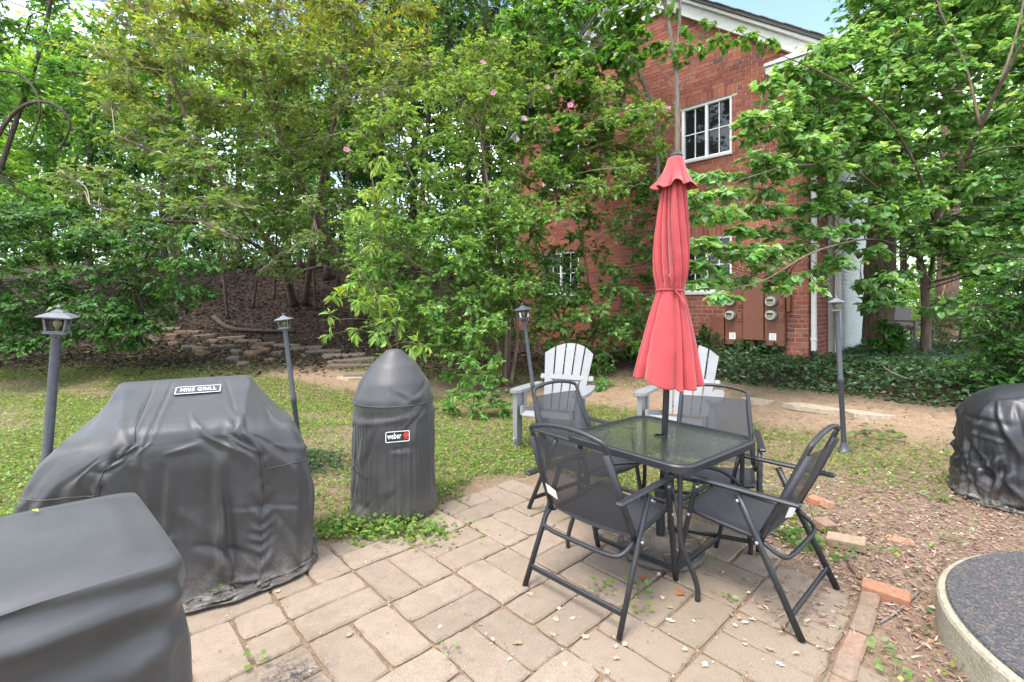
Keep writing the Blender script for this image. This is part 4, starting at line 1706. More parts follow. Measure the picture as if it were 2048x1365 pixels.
pt = patch('brand_patch', 0.165, 0.078, nb * (rbad + 0.004) + np.array([0, 0, 0.62]), np.array([-math.sin(a), math.cos(a), 0.0]), nb, gC, 0.005)
text_mesh('patch_lettering', 'weber', 0.056, 'label_white', pt, Matrix.Translation((-0.022, 0.004, 0.0026)), 0.016, 0.60)
kb = MB()
kb.prism([(0.019 * math.cos(q), 0.004 + 0.017 * math.sin(q)) for q in np.linspace(0, 2 * math.pi, 18)[:-1]], 0.0022, 0.0034)
kb.prism([(-0.004, -0.008), (0.004, -0.008), (0.014, -0.026), (0.008, -0.026), (0.0, -0.012), (-0.008, -0.026), (-0.014, -0.026)], 0.0021, 0.0033)
kb.prism([(-0.005, 0.02), (0.005, 0.02), (0.005, 0.027), (-0.005, 0.027)], 0.0021, 0.0033)
kb.build('kettle_emblem', M['label_red'], pt, loc=(0.056, 0.002, 0))

# --- glossy cover at the right edge
gD = empty('covered_grill', (4.02, 3.66, 0), 0.3, 'crumpled glossy black cover on a round grill at the right edge', 'grill cover')
K = 120
ringsD = [circ(.05, .905, K), circ(.16, .89, K), circ(.30, .83, K), circ(.40, .72, K), circ(.45, .58, K), circ(.475, .36, K), circ(.475, .07, K)]
XD = resample_rings(ringsD, 50)


def colD(Y):
    x, y, z = Y[..., 0], Y[..., 1], Y[..., 2]
    r = np.hypot(x, y) + 1e-9
    R_ = np.where(z > 0.58, 0.42 * np.sqrt(np.clip(1 - ((z - 0.58) / 0.32) ** 2, 0.0004, 1)), np.where(z > 0.5, 0.42, 0.36))
    s_ = np.where(r < R_, R_ / r, 1.0)
    Y[..., 0] = x * s_; Y[..., 1] = y * s_
    return Y


XD = drape(XD, colD, 50, 7, 1.05, 1.01, 0.0010, pin_rows=1, seed=33, jit=0.02, bend=0.01)
XD = wrinkle(upsample(XD), 170, 17, [], amp=2.0, vmin=.05, tilt=.8)
sleeve_mesh(XD, 'cover', 'cover_shiny', gD, fine=True)
hem = XD[-1]
seam_line(np.vstack([hem, hem[:1]]), 0.005, 'hem', gD, 'cover_shiny')

# ------------------------------------------------------------------ table, parasol and base
TC = np.array([0.905, 2.90])
TA = math.radians(39.5)
table = empty('patio_table', (TC[0], TC[1], 0), TA, 'square patio table with rippled glass top and black rim', 'table')
Wt = 0.85
rim_o = np.array(rr_poly(Wt, Wt, 0.11, 8)); rim_i = np.array(rr_poly(Wt - 0.055, Wt - 0.055, 0.09, 8))
n = len(rim_o)
V = []
for pl_, z_ in ((rim_o, .672), (rim_o, .704), (np.array(rr_poly(Wt - .012, Wt - .012, .105, 8)), .711), (rim_i, .711), (rim_i, .70), (rim_i, .672)):
    V.append(np.column_stack([pl_, np.full(n, z_)]))
F = []
for q in range(6):
    q2 = (q + 1) % 6
    F += [(q * n + i, q * n + (i + 1) % n, q2 * n + (i + 1) % n, q2 * n + i) for i in range(n)]
autosmooth(MB().add(np.vstack(V), F).build('rim', M['frame'], table))
# glass with the parasol hole
hole = [(0.024 * math.cos(q), 0.024 * math.sin(q)) for q in np.linspace(0, 2 * math.pi, n + 1)[:-1]]
go_ = np.array(rr_poly(Wt - .05, Wt - .05, .092, 8))
hole = np.array(hole)
V = np.vstack([np.column_stack([go_, np.full(n, .708)]), np.column_stack([hole, np.full(n, .708)]), np.column_stack([go_, np.full(n, .701)]), np.column_stack([hole, np.full(n, .701)])])
F = []
for i in range(n):
    j = (i + 1) % n
    F += [(i, j, n + j, n + i), (n + i, n + j, 3 * n + j, 3 * n + i)]
MB().add(V, F).build('glass_top', M['table_glass'], table)
autosmooth(MB().lathe([(.024, .700), (.036, .709), (.036, .714), (.024, .716)], sides=20, caps=False).build('parasol_ring', M['black_plastic'], table))
RT = rotz(-TA)


def tl(v):
    return RT @ np.array([v[0], v[1], v[2] if len(v) > 2 else 0.0])


feet = {}
for sx, sy, ofs in ((-1, -1, (0.09, 0.0)), (1, -1, (0.06, 0.02)), (1, 1, (0.0, 0.06)), (-1, 1, (-0.07, 0.0))):
    o3 = tl((ofs[0], ofs[1], 0))
    hx, hy = sx * 0.345, sy * 0.345
    ptsl = [(hx, hy, .675), (hx, hy, .5), (hx, hy, .36), (hx + .15 * o3[0], hy + .15 * o3[1], .27), (hx + .75 * o3[0], hy + .75 * o3[1], .14), (hx + o3[0], hy + o3[1], .06), (hx + o3[0], hy + o3[1], 0.0)]
    MB().tube(catmull(ptsl, 5), 0.0135, 10).build('leg', M['frame'], table, True)
for sg in (1, -1):
    p = [(-.345, -.345 * sg, .40), (-.25, -.25 * sg, .50), (-.06, -.06 * sg, .535), (.06, .06 * sg, .535), (.25, .25 * sg, .50), (.345, .345 * sg, .40)]
    MB().tube(catmull(p, 5) + np.array([0, 0, 0.012 * (sg < 0)]), 0.011, 8).build('brace', M['frame'], table, True)

pb = np.array([TC[0] + 0.012, TC[1] + 0.02, 0.0])
base = empty('parasol_stand', tuple(pb), 0.4, 'round cast parasol stand with woven relief under the glass table', 'parasol stand')
b_ = MB().lathe([(.0, .0), (.255, .0), (.262, .018), (.255, .038), (.235, .045), (.228, .04), (.07, .062), (.06, .085), (.045, .095), (.0, .096)], sides=40, caps=False)
autosmooth(b_.build('disc', simple('bronze_resin', (0.10, 0.08, 0.068), 0.65, 0, 0.35, 25, 0.3, 120), base), 35)
rl = MB()
for i in range(26):
    a = i * 2.39996; r_ = 0.085 + 0.138 * math.sqrt(i / 26)
    R_ = rotz(a + (0.9 if i % 2 else -0.6))
    c = np.array([r_ * math.cos(a), r_ * math.sin(a), .062 - (r_ - .07) * 0.139 + 0.001])
    for q in (-1, 1):
        R2 = rotz(math.radians(38 * q))
        rl.box(c + R_ @ np.array([0, .011 * q, 0]), (.048, .011, .008), R_ @ R2, .002)
o = rl.build('woven_relief', M['bark_grey'], base); o['kind'] = 'stuff'
autosmooth(MB().lathe([(.027, .05), (.027, .33), (.036, .335), (.036, .375), (.027, .38)], sides=16).build('sleeve', M['frame'], base))
MB().tube([(.03, 0, .355), (.075, 0, .355)], .007, 6).build('clamp_knob', M['frame'], base)

par = empty('parasol', (pb[0], pb[1], 0), 0, 'folded red parasol tied round the middle, standing through the table', 'parasol')
topx = np.array([0.105, 0.03, 2.44])
MB().tube([(0, 0, .06), topx * 0.98], .0195, 12).build('pole', M['frame'], par, True)


def axis_at(z): return topx * (z / topx[2])


prof = [(2.40, .040), (2.30, .066), (2.22, .078), (2.10, .092), (1.95, .106), (1.80, .112), (1.70, .104), (1.64, .090), (1.605, .082), (1.57, .088), (1.50, .108), (1.38, .138), (1.25, .168), (1.14, .192), (1.05, .212)]
zs = np.concatenate([np.linspace(2.40, 1.68, 40), np.linspace(1.665, 1.54, 14), np.linspace(1.52, 1.05, 30)])
Rz = np.interp(-zs, [-p[0] for p in prof], [p[1] for p in prof])
K = 300
th = np.arange(K) * 2 * math.pi / K
X = np.zeros((len(zs), K, 3))
r8 = np.random.default_rng(5)
wph = 0.5 + 0.9 * r8.random(15); wph[11] = 3.0; wph[12] = .7
phs = np.cumsum(wph); phs *= 2 * math.pi / phs[-1]
phu = np.cumsum(.5 + .8 * r8.random(15)); phu *= 2 * math.pi / phu[-1]
phl = phs
hgt = 0.6 + 0.6 * r8.random(15); shp = 0.5 + r8.random(15)
for i, z in enumerate(zs):
    tw = (0.75 * math.sin((z - 1.6) * 1.6) if z > 1.6 else 0.12 * (1.6 - z)) + .25
    a = (th + tw) % (2 * math.pi)
    phs = phu if z > 1.605 else phl
    e = np.searchsorted(phs, a) % 15
    lo = np.where(e == 0, 0, phs[e - 1]); hi = phs[e]
    u = (a - lo) / (hi - lo)
    u = u ** (0.8 + 0.5 * shp[e])
    lobe = np.abs(np.sin(math.pi * u)) ** 0.62
    dpt = (0.30 + 0.08 * math.sin(z * 4)) * hgt[e]
    if 1.57 < z < 1.645: dpt = dpt * 0.6
    fl = sstep(1.35, 1.05, z)
    dpt = dpt * (1 + 0.75 * fl) * np.where((e == 11) & (z < 1.605), .55, 1.0)
    rr_ = Rz[i] * (1 - dpt * (1 - lobe) + 0.05 * np.sin(3 * th + z * 3) * (1 if z > 1.7 else 0.6))
    ax = axis_at(z)
    hemdrop = 0.012 * fl ** 2 * (lobe - 0.5) + 0.03 * fl * np.sin(th * 1 + 2.5) + .012 * fl * np.sin(3 * th)
    X[i, :, 0] = ax[0] + rr_ * np.cos(th)
    X[i, :, 1] = ax[1] + rr_ * np.sin(th)
    X[i, :, 2] = z - hemdrop
cn = sleeve_mesh(X, 'canopy', 'canopy', par)
cn.modifiers['thick'].offset = -1
# wind vent: small flounced cap over the top
K = 120
th = np.arange(K) * 2 * math.pi / K
zs2 = np.linspace(2.435, 2.245, 18)
X = np.zeros((18, K, 3))
for i, z in enumerate(zs2):
    u = i / 17
    r_ = .042 + .05 * u + .028 * u ** 3
    fl = u ** 2
    rr_ = r_ * (1 + fl * (0.13 * np.sin(7 * th + 0.6) + 0.10 * np.sin(11 * th + 2) + .04 * np.sin(19 * th)))
    ax = axis_at(z)
    X[i, :, 0] = ax[0] + rr_ * np.cos(th); X[i, :, 1] = ax[1] + rr_ * np.sin(th)
    X[i, :, 2] = z + fl * .014 * np.sin(7 * th + 2.1) + fl * .010 * np.sin(3 * th)
sleeve_mesh(X, 'vent_flounce', 'canopy', par)
autosmooth(MB().lathe([(.0, .018), (.03, .016), (.042, .006), (.042, -.004), (.03, -.012)], topx + np.array([0, 0, .002]), 20).build('top_cap', M['black_plastic'], par))
ax = axis_at(1.605)
tp_ = []
for q in np.linspace(0, 2 * math.pi, 40):
    tp_.append(ax + np.array([.0845 * math.cos(q), .0845 * math.sin(q), .004 * math.sin(2 * q)]))
tie = MB().tube(tp_, .0055, 6).build('tie', M['canopy'], par, True)
f0 = ax + np.array([-.005, -.09, 0])
MB().tube(catmull([f0, f0 + [-.02, -.02, .045], f0 + [-.035, -.015, .085], f0 + [-.028, -.005, .095]], 5), .005, 5, flat=(1.6, .6)).build('tie_end', M['canopy'], tie, True)
MB().tube(catmull([f0, f0 + [.02, -.012, -.03], f0 + [.045, -.03, -.07], f0 + [.05, -.035, -.10]], 5), .006, 5, flat=(1.8, .6)).build('tie_end', M['canopy'], tie, True)

# ------------------------------------------------------------------ folding sling chairs (local +y = facing)


def sling_chair(loc, rz, label):
    r = empty('sling_chair', loc, rz, label, 'chair', 'sling chairs round the glass table')
    for s_ in (-1, 1):
        MB().tube(catmull([(s_ * .27, .185, .585), (s_ * .265, .25, .3), (s_ * .255, .315, 0.0)], 4), .0125, 8, flat=(1.0, 1.35)).build('front_leg', M['frame'], r, True)
        MB().tube([(s_ * .292, -.315, 0.0), (s_ * .287, -.16, .31), (s_ * .284, -.115, .40), (s_ * .284, -.03, .575)], .0125, 8, flat=(1.0, 1.4)).build('rear_leg', M['frame'], r, True)
        a = MB().box((s_ * .285, -.05, .602), (.042, .52, .02), bev=.008)
        a.build('armrest', M['frame'], r)
        for (yy, zz) in ((.18, .555), (-.035, .55), (-.125, .375), (.225, .395)):
            MB().lathe([(.0085, -.004), (.0085, .004), (.004, .007)], (s_ * .302 if yy < .1 else s_ * .285, yy, zz), 8, R=np.array([[0, 0, s_], [1, 0, 0], [0, s_, 0]])).build('bolt', M['steel'], r)
    # back hoop
    hp = [(-.262, -.125, .365), (-.252, -.19, .52), (-.24, -.25, .68), (-.23, -.322, .845)]
    hoop = hp + [(-.222, -.334, .872), (-.19, -.34, .886), (-.1, -.345, .905), (0, -.346, .911), (.1, -.345, .905), (.19, -.34, .886), (.222, -.334, .872)] + [(-x, y, z) for x, y, z in hp[::-1]]
    MB().tube(catmull(hoop, 3), .0125, 8).build('back_frame', M['frame'], r, True)
    # back sling, wrapped round the posts
    V = []
    nr = 9
    for i in range(nr + 1):
        u = i / nr
        y, z = -.135 - .185 * u - .02 * math.sin(u * math.pi) * 0, .40 + .425 * u
        hw = .258 - .028 * u
        for j in range(9):
            v = j / 8 * 2 - 1
            V.append((v * hw, y - .022 * (1 - v * v) - .012 * math.sin(u * 3.1), z))
    F = [(i * 9 + j, i * 9 + j + 1, (i + 1) * 9 + j + 1, (i + 1) * 9 + j) for i in range(nr) for j in range(8)]
    bs_ = MB().add(V, F).build('back_sling', M['sling'], r, True)
    for s_ in (-1, 1):
        MB().tube([(s_ * .257, -.137, .41), (s_ * .244, -.232, .61), (s_ * .229, -.325, .82)], .0165, 8).build('sling_sleeve', simple_sl, bs_, True)
    sm = []
    V = []
    for i in range(10):
        u = i / 9
        y = -.13 + .455 * u
        z = .372 + .035 * u - .02 * math.sin(u * math.pi) - (.02 * max(0, u - .9) * 10)
        for j in range(9):
            v = j / 8 * 2 - 1
            V.append((v * .232, y, z - .022 * (1 - v * v) + .012))
    F = [(i * 9 + j, i * 9 + j + 1, (i + 1) * 9 + j + 1, (i + 1) * 9 + j) for i in range(9) for j in range(8)]
    MB().add(V, F).build('seat_sling', simple_sl, r, True)
    MB().tube(catmull([(-.245, -.13, .375), (-.24, .1, .39), (-.235, .28, .41), (-.20, .325, .408), (0, .33, .402), (.20, .325, .408), (.235, .28, .41), (.24, .1, .39), (.245, -.13, .375)], 4), .0115, 8).build('seat_frame', M['frame'], r, True)
    MB().tube(catmull([(-.262, -.14, .372), (-.25, -.20, .335), (-.20, -.235, .315), (0, -.24, .312), (.20, -.235, .315), (.25, -.20, .335), (.262, -.14, .372)], 4), .0115, 8).build('rear_brace', M['frame'], r, True)
    MB().box((0, -.27, .092), (.565, .016, .03), bev=.005).build('stretcher', M['frame'], r)
    MB().box((0, .302, .062), (.505, .016, .028), bev=.005).build('stretcher', M['frame'], r)
    # care tag on the back
    x_ = -.21
    tg = MB()
    tg.add([(x_, -.222, .50), (x_ + .075, -.229, .485), (x_ + .075, -.246, .535), (x_, -.24, .555), (x_, -.220, .50), (x_ + .075, -.227, .485), (x_ + .075, -.244, .535), (x_, -.238, .555)],
           [(0, 1, 2, 3), (7, 6, 5, 4), (0, 4, 5, 1), (1, 5, 6, 2), (2, 6, 7, 3), (3, 7, 4, 0)])
    tg.build('care_tag', M['paper'], r)
    return r


simple_sl = M['sling_dark'] = simple('black_sling_fabric', (0.03, 0.031, 0.035), 0.62, 0, 0.3, 160, 0.3, 700)
CH = [((0.498, 2.56, 0.0), (0.707, 0.707), 'black sling chair nearest the kettle cover side, its mesh back to the viewer'),
      ((1.303, 2.55, 0.0), (-0.68, 0.735), 'black sling chair at the right of the glass table beside the loose bricks'),
      ((0.55, 3.46, 0.0), (0.62, -0.78), 'black sling chair behind the table in front of the left pale garden chair'),
      ((1.39, 3.26, 0.0), (-0.4, -0.92), 'black sling chair behind the table in front of the right pale garden chair')]
CH[0] = (CH[0][0], CH[0][1], 'black sling chair in front of the glass table with its back turned to the viewer')
ch0 = None
for (lc, fd, lb) in CH:
    rz_ = math.atan2(fd[1], fd[0]) - math.pi / 2
    if ch0 is None:
        ch0 = sling_chair(lc, rz_, lb)
    else:
        dup(ch0, None, lc, (0, 0, rz_), lb)

# ------------------------------------------------------------------ pale resin garden chairs (local +y = facing)


def adirondack(loc, rz, label):
    r = empty('adirondack_chair', loc, rz, label, 'garden chair', 'pale adirondack chairs on the grass')
    # fan back of five slats
    tilt = math.radians(24)
    up = np.array([0, -math.sin(tilt), math.cos(tilt)])
    b0 = np.array([0, -.23, .30])
    tops = [.60, .705, .745, .705, .60]
    for i in range(5):
        q = i - 2
        c0, c1 = q * .086, q * .114
        w0, w1 = .070, .097
        V = []
        hL = tops[i]
        # top edge follows the arch
        hl = hL + (-.075 if q > 0 else (.0 if q == 0 else .03)) * (1 if abs(q) else 1)
        n_ = 6
        for face in (0, 1):
            for k in range(n_):
                u = k / (n_ - 1)
                for e in (-1, 1):
                    cx = c0 + (c1 - c0) * u; wd = w0 + (w1 - w0) * u
                    x = cx + e * wd / 2
                    arch = .76 - 1.35 * x * x - 2.6 * x ** 4
                    h = arch * u
                    curve = .055 * (x / .28) ** 2
                    p = b0 + up * h + np.array([x, curve - face * .018, 0])
                    V.append(p)
        F = []
        m_ = 2 * n_
        for k in range(n_ - 1):
            a = 2 * k
            F.append((a + 1, a, a + 2, a + 3)); F.append((m_ + a, m_ + a + 1, m_ + a + 3, m_ + a + 2))
            F.append((a, m_ + a, m_ + a + 2, a + 2)); F.append((m_ + a + 1, a + 1, a + 3, m_ + a + 3))
        F.append((2 * n_ - 2, 2 * n_ - 1, m_ + 2 * n_ - 1, m_ + 2 * n_ - 2)[::-1]); F.append((0, 1, m_ + 1, m_))
        MB().add(V, F).build('back_slat', M['resin'], r)
    MB().box(b0 + up * .10 + np.array([0, -.03, 0]), (.46, .03, .07), np.array([[1, 0, 0], [0, math.cos(tilt), -math.sin(tilt)], [0, math.sin(tilt), math.cos(tilt)]]), .008).build('back_rail', M['resin'], r)
    MB().box(b0 + up * .36 + np.array([0, .012, 0]), (.60, .03, .06), np.array([[1, 0, 0], [0, math.cos(tilt), -math.sin(tilt)], [0, math.sin(tilt), math.cos(tilt)]]), .008).build('back_rail', M['resin'], r)
    # curved seat of slats
    for i in range(6):
        y = -.20 + .092 * i
        z = .27 + .018 * i + (.0 if i < 5 else -.015)
        a = math.radians(11 if i < 5 else -25)
        MB().box((0, y, z), (.50, .084, .02), np.array([[1, 0, 0], [0, math.cos(a), -math.sin(a)], [0, math.sin(a), math.cos(a)]]), .008).build('seat_slat', M['resin'], r)
    for s_ in (-1, 1):
        # arm: broad paddle, rounded front
        poly = [(s_ * .255, -.33), (s_ * .33, -.33), (s_ * .375, -.1), (s_ * .395, .12), (s_ * .39, .27), (s_ * .36, .315), (s_ * .30, .315), (s_ * .265, .27), (s_ * .262, .0)]
        if s_ < 0: poly = poly[::-1]
        MB().prism(poly, .545, .572).build('armrest', M['resin'], r)
        MB().prism([(s_ * .30, .16), (s_ * .345, .16), (s_ * .345, .29), (s_ * .30, .29)][::s_], 0.0, .544).build('front_leg', M['resin'], r)
        # long side rail that runs down to become the back leg
        V = [(s_ * .272, .28, .33), (s_ * .272, .28, .42), (s_ * .272, -.25, .32), (s_ * .272, -.56, .04), (s_ * .272, -.60, 0), (s_ * .272, -.48, 0), (s_ * .272, -.2, .2)]
        V2 = [(x - s_ * .03, y, z) for x, y, z in V]
        nV = len(V)
        F = [tuple(range(nV)), tuple(range(nV, 2 * nV))[::-1]] + [(i, nV + i, nV + (i + 1) % nV, (i + 1) % nV) for i in range(nV)]
        MB().add(V + V2, F).build('side_rail', M['resin'], r)
        MB().prism([(s_ * .28, .10), (s_ * .31, .10), (s_ * .31, .16), (s_ * .28, .16)][::s_], .40, .543).build('arm_bracket', M['resin'], r)
        MB().box((s_ * .3225, .305, .075), (.03, .028, .06), bev=.012).build('foot_boss', M['resin'], r)
    return r


fd = (-.42, -.91)
rz_ = math.atan2(fd[1], fd[0]) - math.pi / 2
a1 = adirondack((.47, 5.12, float(gz(.47, 5.12)) + .02), rz_, 'pale grey adirondack chair beside the leaning dark lamp post')
a1.scale = (1.06, 1.06, 1.06)
dup(a1, None, (1.74, 4.86, float(gz(1.74, 4.86)) + .02), (0, 0, rz_ - .12), 'pale grey adirondack chair half hidden behind the red parasol')

# ------------------------------------------------------------------ lamps


def lantern_lamp(base, top, label, sc=1.0, mat='lamp_grey', pmat='lamp_metal', rz=0.3, round_=False, pole_r=.021):
    base = np.array(base, float); top = np.array(top, float)
    r = empty('lamp_post', tuple(base), 0, label, 'garden lamp', 'solar lamp posts round the lawn')
    ax = unit(top - base)
    Lp = np.linalg.norm(top - base) - .245 * sc
    R_ = basis(np.array([math.cos(rz), math.sin(rz), 0]), ax)
    f = MB().lathe([(.0, .0), (.075, .0), (.075, .012), (.05, .03), (.034, .07), (.024, .10)], R=R_, sides=16)
    autosmooth(f.build('foot', M[pmat], r))
    p = MB()
    p.lathe([(pole_r, .06), (pole_r, Lp * .5), (pole_r * 1.22, Lp * .5 + .01), (pole_r * 1.22, Lp * .5 + .05), (pole_r, Lp * .5 + .06), (pole_r, Lp)], R=R_, sides=12)
    autosmooth(p.build('pole', M[pmat], r))
    o_ = ax * Lp
    ns = 6 if round_ else 4
    a_ = np.arange(ns) * 2 * math.pi / ns + math.pi / ns

    def ring(rad, z): return [(rad * math.cos(q), rad * math.sin(q), z) for q in a_]

    def frus(lv):
        V, F = [], []
        for rad, z in lv: V += ring(rad, z)
        for i in range(len(lv) - 1):
            F += [(i * ns + k, i * ns + (k + 1) % ns, (i + 1) * ns + (k + 1) % ns, (i + 1) * ns + k) for k in range(ns)]
        F += [tuple(range(ns))[::-1], tuple((len(lv) - 1) * ns + k for k in range(ns))]
        return np.array(V) * sc @ R_.T + o_, F
    k = MB().add(*frus([(.026, -.012), (.05, .022), (.098, .028), (.098, .04)]))
    k.build('lantern_base', M[mat], r)
    gb, gt = .072, .092
    g = MB().add(*frus([(gb - .006, .041), (gt - .006, .149)]))
    g.build('lantern_glass', M['lamp_glass'], r)
    fr_ = MB()
    for q in a_:
        p0 = np.array([gb * math.cos(q), gb * math.sin(q), .038]) * sc; p1 = np.array([gt * math.cos(q), gt * math.sin(q), .152]) * sc
        fr_.tube([R_ @ p0 + o_, R_ @ p1 + o_], .0075 * sc, 4)
    for rad, z in ((gb, .045), (gt, .146)):
        pr_ = [R_ @ (np.array(v) * sc) + o_ for v in ring(rad, z)]
        for i in range(ns):
            fr_.tube([pr_[i], pr_[(i + 1) % ns]], .006 * sc, 4)
    fr_.build('lantern_frame', M[mat], r)
    rf = MB().add(*frus([(.145, .150), (.148, .157), (.085, .183), (.055, .189), (.048, .200), (.014, .214), (.012, .222)]))
    rf.build('lantern_roof', M[mat], r)
    fi = MB().lathe(np.array([(.004, .220), (.014, .226), (.016, .234), (.008, .242), (.002, .249)]) * sc, o_, 10, R=R_)
    autosmooth(fi.build('finial', M[mat], r))
    b = MB().lathe(np.array([(.012, .041), (.012, .07), (.024, .09), (.028, .11), (.018, .13), (.002, .137)]) * sc, o_, 10, R=R_)
    b.build('bulb', M['bulb'], r, True)
    return r


def gp3(x, y): return (x, y, float(gz(x, y)))


lantern_lamp(gp3(-2.44, 2.42), P(118, 611, 2.4), 'grey lantern lamp post behind the wide grill cover, nearest of the four', .66, pole_r=.0215, rz=.5)
lantern_lamp(gp3(-1.88, 4.25), P(566, 627, 4.2), 'grey lantern lamp post in front of the leaf covered slope and steps', .63, rz=.15)
lantern_lamp(gp3(.30, 4.75), P(1044, 607, 4.7), 'dark six sided lantern lamp post leaning behind the left garden chair', .72, 'lamp_metal', rz=.2, round_=True, pole_r=.019)
lantern_lamp(gp3(3.44, 4.89), P(1672, 592, 4.89), 'tall lantern lamp post standing alone in front of the ivy bed', .72, rz=.95, pole_r=.024)


# ------------------------------------------------------------------ step, doormat, bricks, stones
def hit(px, py):
    """point of the ground seen at a photo pixel"""
    ds = np.geomspace(1.2, 60, 1500)
    x = (px - 1024) / FPX * ds
    z = CAMH - (py - YH) / FPX * ds
    g = gz(x, ds)
    k = np.argmax(z < g)
    if not (z < g).any(): k = len(ds) - 1
    return np.array([x[k], ds[k], g[k]])


SC = (2.76, 1.64)
stoop = empty('concrete_step', (SC[0], SC[1], -.05), 0, 'rounded old concrete step at the lower right corner', 'step')
autosmooth(MB().lathe([(.0, .0), (.965, .0), (.962, .10), (.958, .195), (.950, .207), (.935, .21), (.0, .21)], sides=72, caps=False).build('slab', M['concrete'], stoop), 30)
dm = MB().lathe([(.0, .0), (.925, .0), (.93, .006), (.923, .014), (.0, .014)], sides=72, caps=False).build('doormat', M['mat'], None, loc=(SC[0] + .005, SC[1], .161))
tag(dm, 'round speckled blue and brown doormat lying on the concrete step', 'doormat')
mb = MB().tube(catmull([P(1988, 1262, 2.18) * [1, 1, 0] + [0, 0, .181], P(2005, 1258, 2.18) * [1, 1, 0] + [0, 0, .184], P(2030, 1262, 2.15) * [1, 1, 0] + [0, 0, .181]], 4), .004, 5)

brk = {}


def brick_obj(name, mat_col, dims=(.2, .095, .057), seed=0):
    r = np.random.default_rng(seed)
    mb = MB().box((0, 0, 0), dims, bev=.005, col=mat_col)
    V = np.vstack(mb.v) + r.normal(0, .0012, (len(np.vstack(mb.v)), 3))
    return V, mb


def loose(name, px, py, ang, col, label, dims=(.2, .095, .057), tilt=(0, 0), cat='brick', zoff=0.0, group='loose bricks beside the patio'):
    p = hit(px, py)
    mb = MB().box((0, 0, 0), dims, bev=.006, col=col)
    o = mb.build(name, M['brick'], None, usecol=True, loc=(p[0], p[1], p[2] + dims[2] / 2 - .006 + zoff), rot=(tilt[0], tilt[1], ang))
    return tag(o, label, cat, group)


loose('loose_brick', 1771, 1196, -.72, (.33, .155, .09), 'orange loose brick lying flat next to the stick', tilt=(.05, .03))
loose('loose_brick', 1692, 1098, -.72, (.32, .225, .15), 'tan loose brick leaning out of the mulch behind the right chair leg', tilt=(.12, -.1), zoff=.02)
loose('loose_brick', 1648, 1060, .35, (.24, .15, .105), 'grey brown loose brick, the half covered one nearest the table chair', (.12, .095, .057), (.2, .1), zoff=.01)
loose('loose_brick', 1630, 1008, .6, (.4, .15, .08), 'small orange brick end among clover', (.08, .08, .055), (.1, .0))
loose('loose_brick', 1652, 1015, .2, (.33, .18, .11), 'dull broken brick right of the orange brick end', (.07, .08, .06), (.0, .3))
loose('loose_brick', 1604, 982, .3, (.36, .16, .09), 'flat orange brick sunk in clover behind the right chair', (.1, .07, .03), (0, 0))
loose('loose_brick', 1800, 1082, -.5, (.36, .17, .1), 'pale orange brick sunk flush in the mulch', (.15, .09, .03), (0, 0), zoff=-.014)
edging = empty('brick_edging', tuple(hit(1700, 1300)), 0, 'row of end to end sunken bricks edging the mulch', 'brick edging')
e0 = np.array(edging.location)
pts_ = [hit(1735, 1222), hit(1718, 1278), hit(1697, 1325), hit(1684, 1368), hit(1672, 1420)]
pv = [hit(1742, 1196)] + pts_
for i in range(len(pv) - 1):
    a, b_ = pv[i], pv[i + 1]
    dv = b_ - a
    ang = math.atan2(dv[1], dv[0])
    mb = MB().box((0, 0, 0), (np.linalg.norm(dv[:2]) - .008, .085, .08), bev=.012, col=((.23, .15, .1), (.2, .145, .1), (.24, .15, .105), (.22, .155, .11), (.23, .15, .1))[i])
    o = mb.build('brick', M['brick'], edging, usecol=True)
    c = (a + b_) / 2 - e0
    o.location = (c[0], c[1], c[2] - .008 + .006 * (i % 2)); o.rotation_euler = (.12 * (i == 0), .03, ang)


def stick(name, pix, r, label, mat='bark_grey', group=None, lift=.0):
    pts = np.array([hit(*p) for p in pix]); pts[:, 2] += r + lift
    b0 = pts[0].copy()
    o = MB().tube(catmull(pts - b0, 4), np.linspace(r, r * .6, len(catmull(pts, 4))), 6).build(name, M[mat], None, True, loc=tuple(b0))
    return tag(o, label, 'stick', group)


stick('stick', [(1836, 1188), (1812, 1212), (1790, 1232), (1760, 1250)], .009, 'grey stick lying across the mulch beside the orange brick')
stick('root', [(1698, 1130), (1708, 1148), (1728, 1164), (1738, 1180)], .014, 'reddish root breaking the soil behind the orange brick', 'bark_red')
stick('twig', [(1860, 1005), (1890, 1022), (1920, 1032)], .004, 'thin pale twig on the mulch in front of the glossy cover', 'twig')
stick('twig', [(1750, 740), (1775, 770), (1815, 790)], .006, 'long dead twig lying on the ivy bed', 'twig', lift=.2)
stick('fallen_branch', [(428, 640), (460, 662), (520, 668), (590, 668)], .07, 'fallen branch curving over the leaf litter behind a lamp post', 'bark_dark')
stick('fallen_branch', [(395, 530), (470, 527), (560, 530), (640, 540)], .16, 'long grey log lying along the top of the slope', 'bark_grey')


def slab_poly(rad, n, seed, ell=1.0):
    r = np.random.default_rng(seed)
    a = np.sort((np.arange(n) + .55 * r.random(n)) * 2 * math.pi / n)
    q = rad * (.82 + .3 * r.random(n))
    return np.column_stack([q * np.cos(a), ell * q * np.sin(a)])


def stone_box(dims, seed, col):
    r = np.random.default_rng(seed)
    mb = MB().box((0, 0, 0), dims, bev=min(dims) * .22, col=col)
    V = mb.v[0]
    mb.v[0] = V + r.normal(0, min(dims) * .05, V.shape)
    return mb


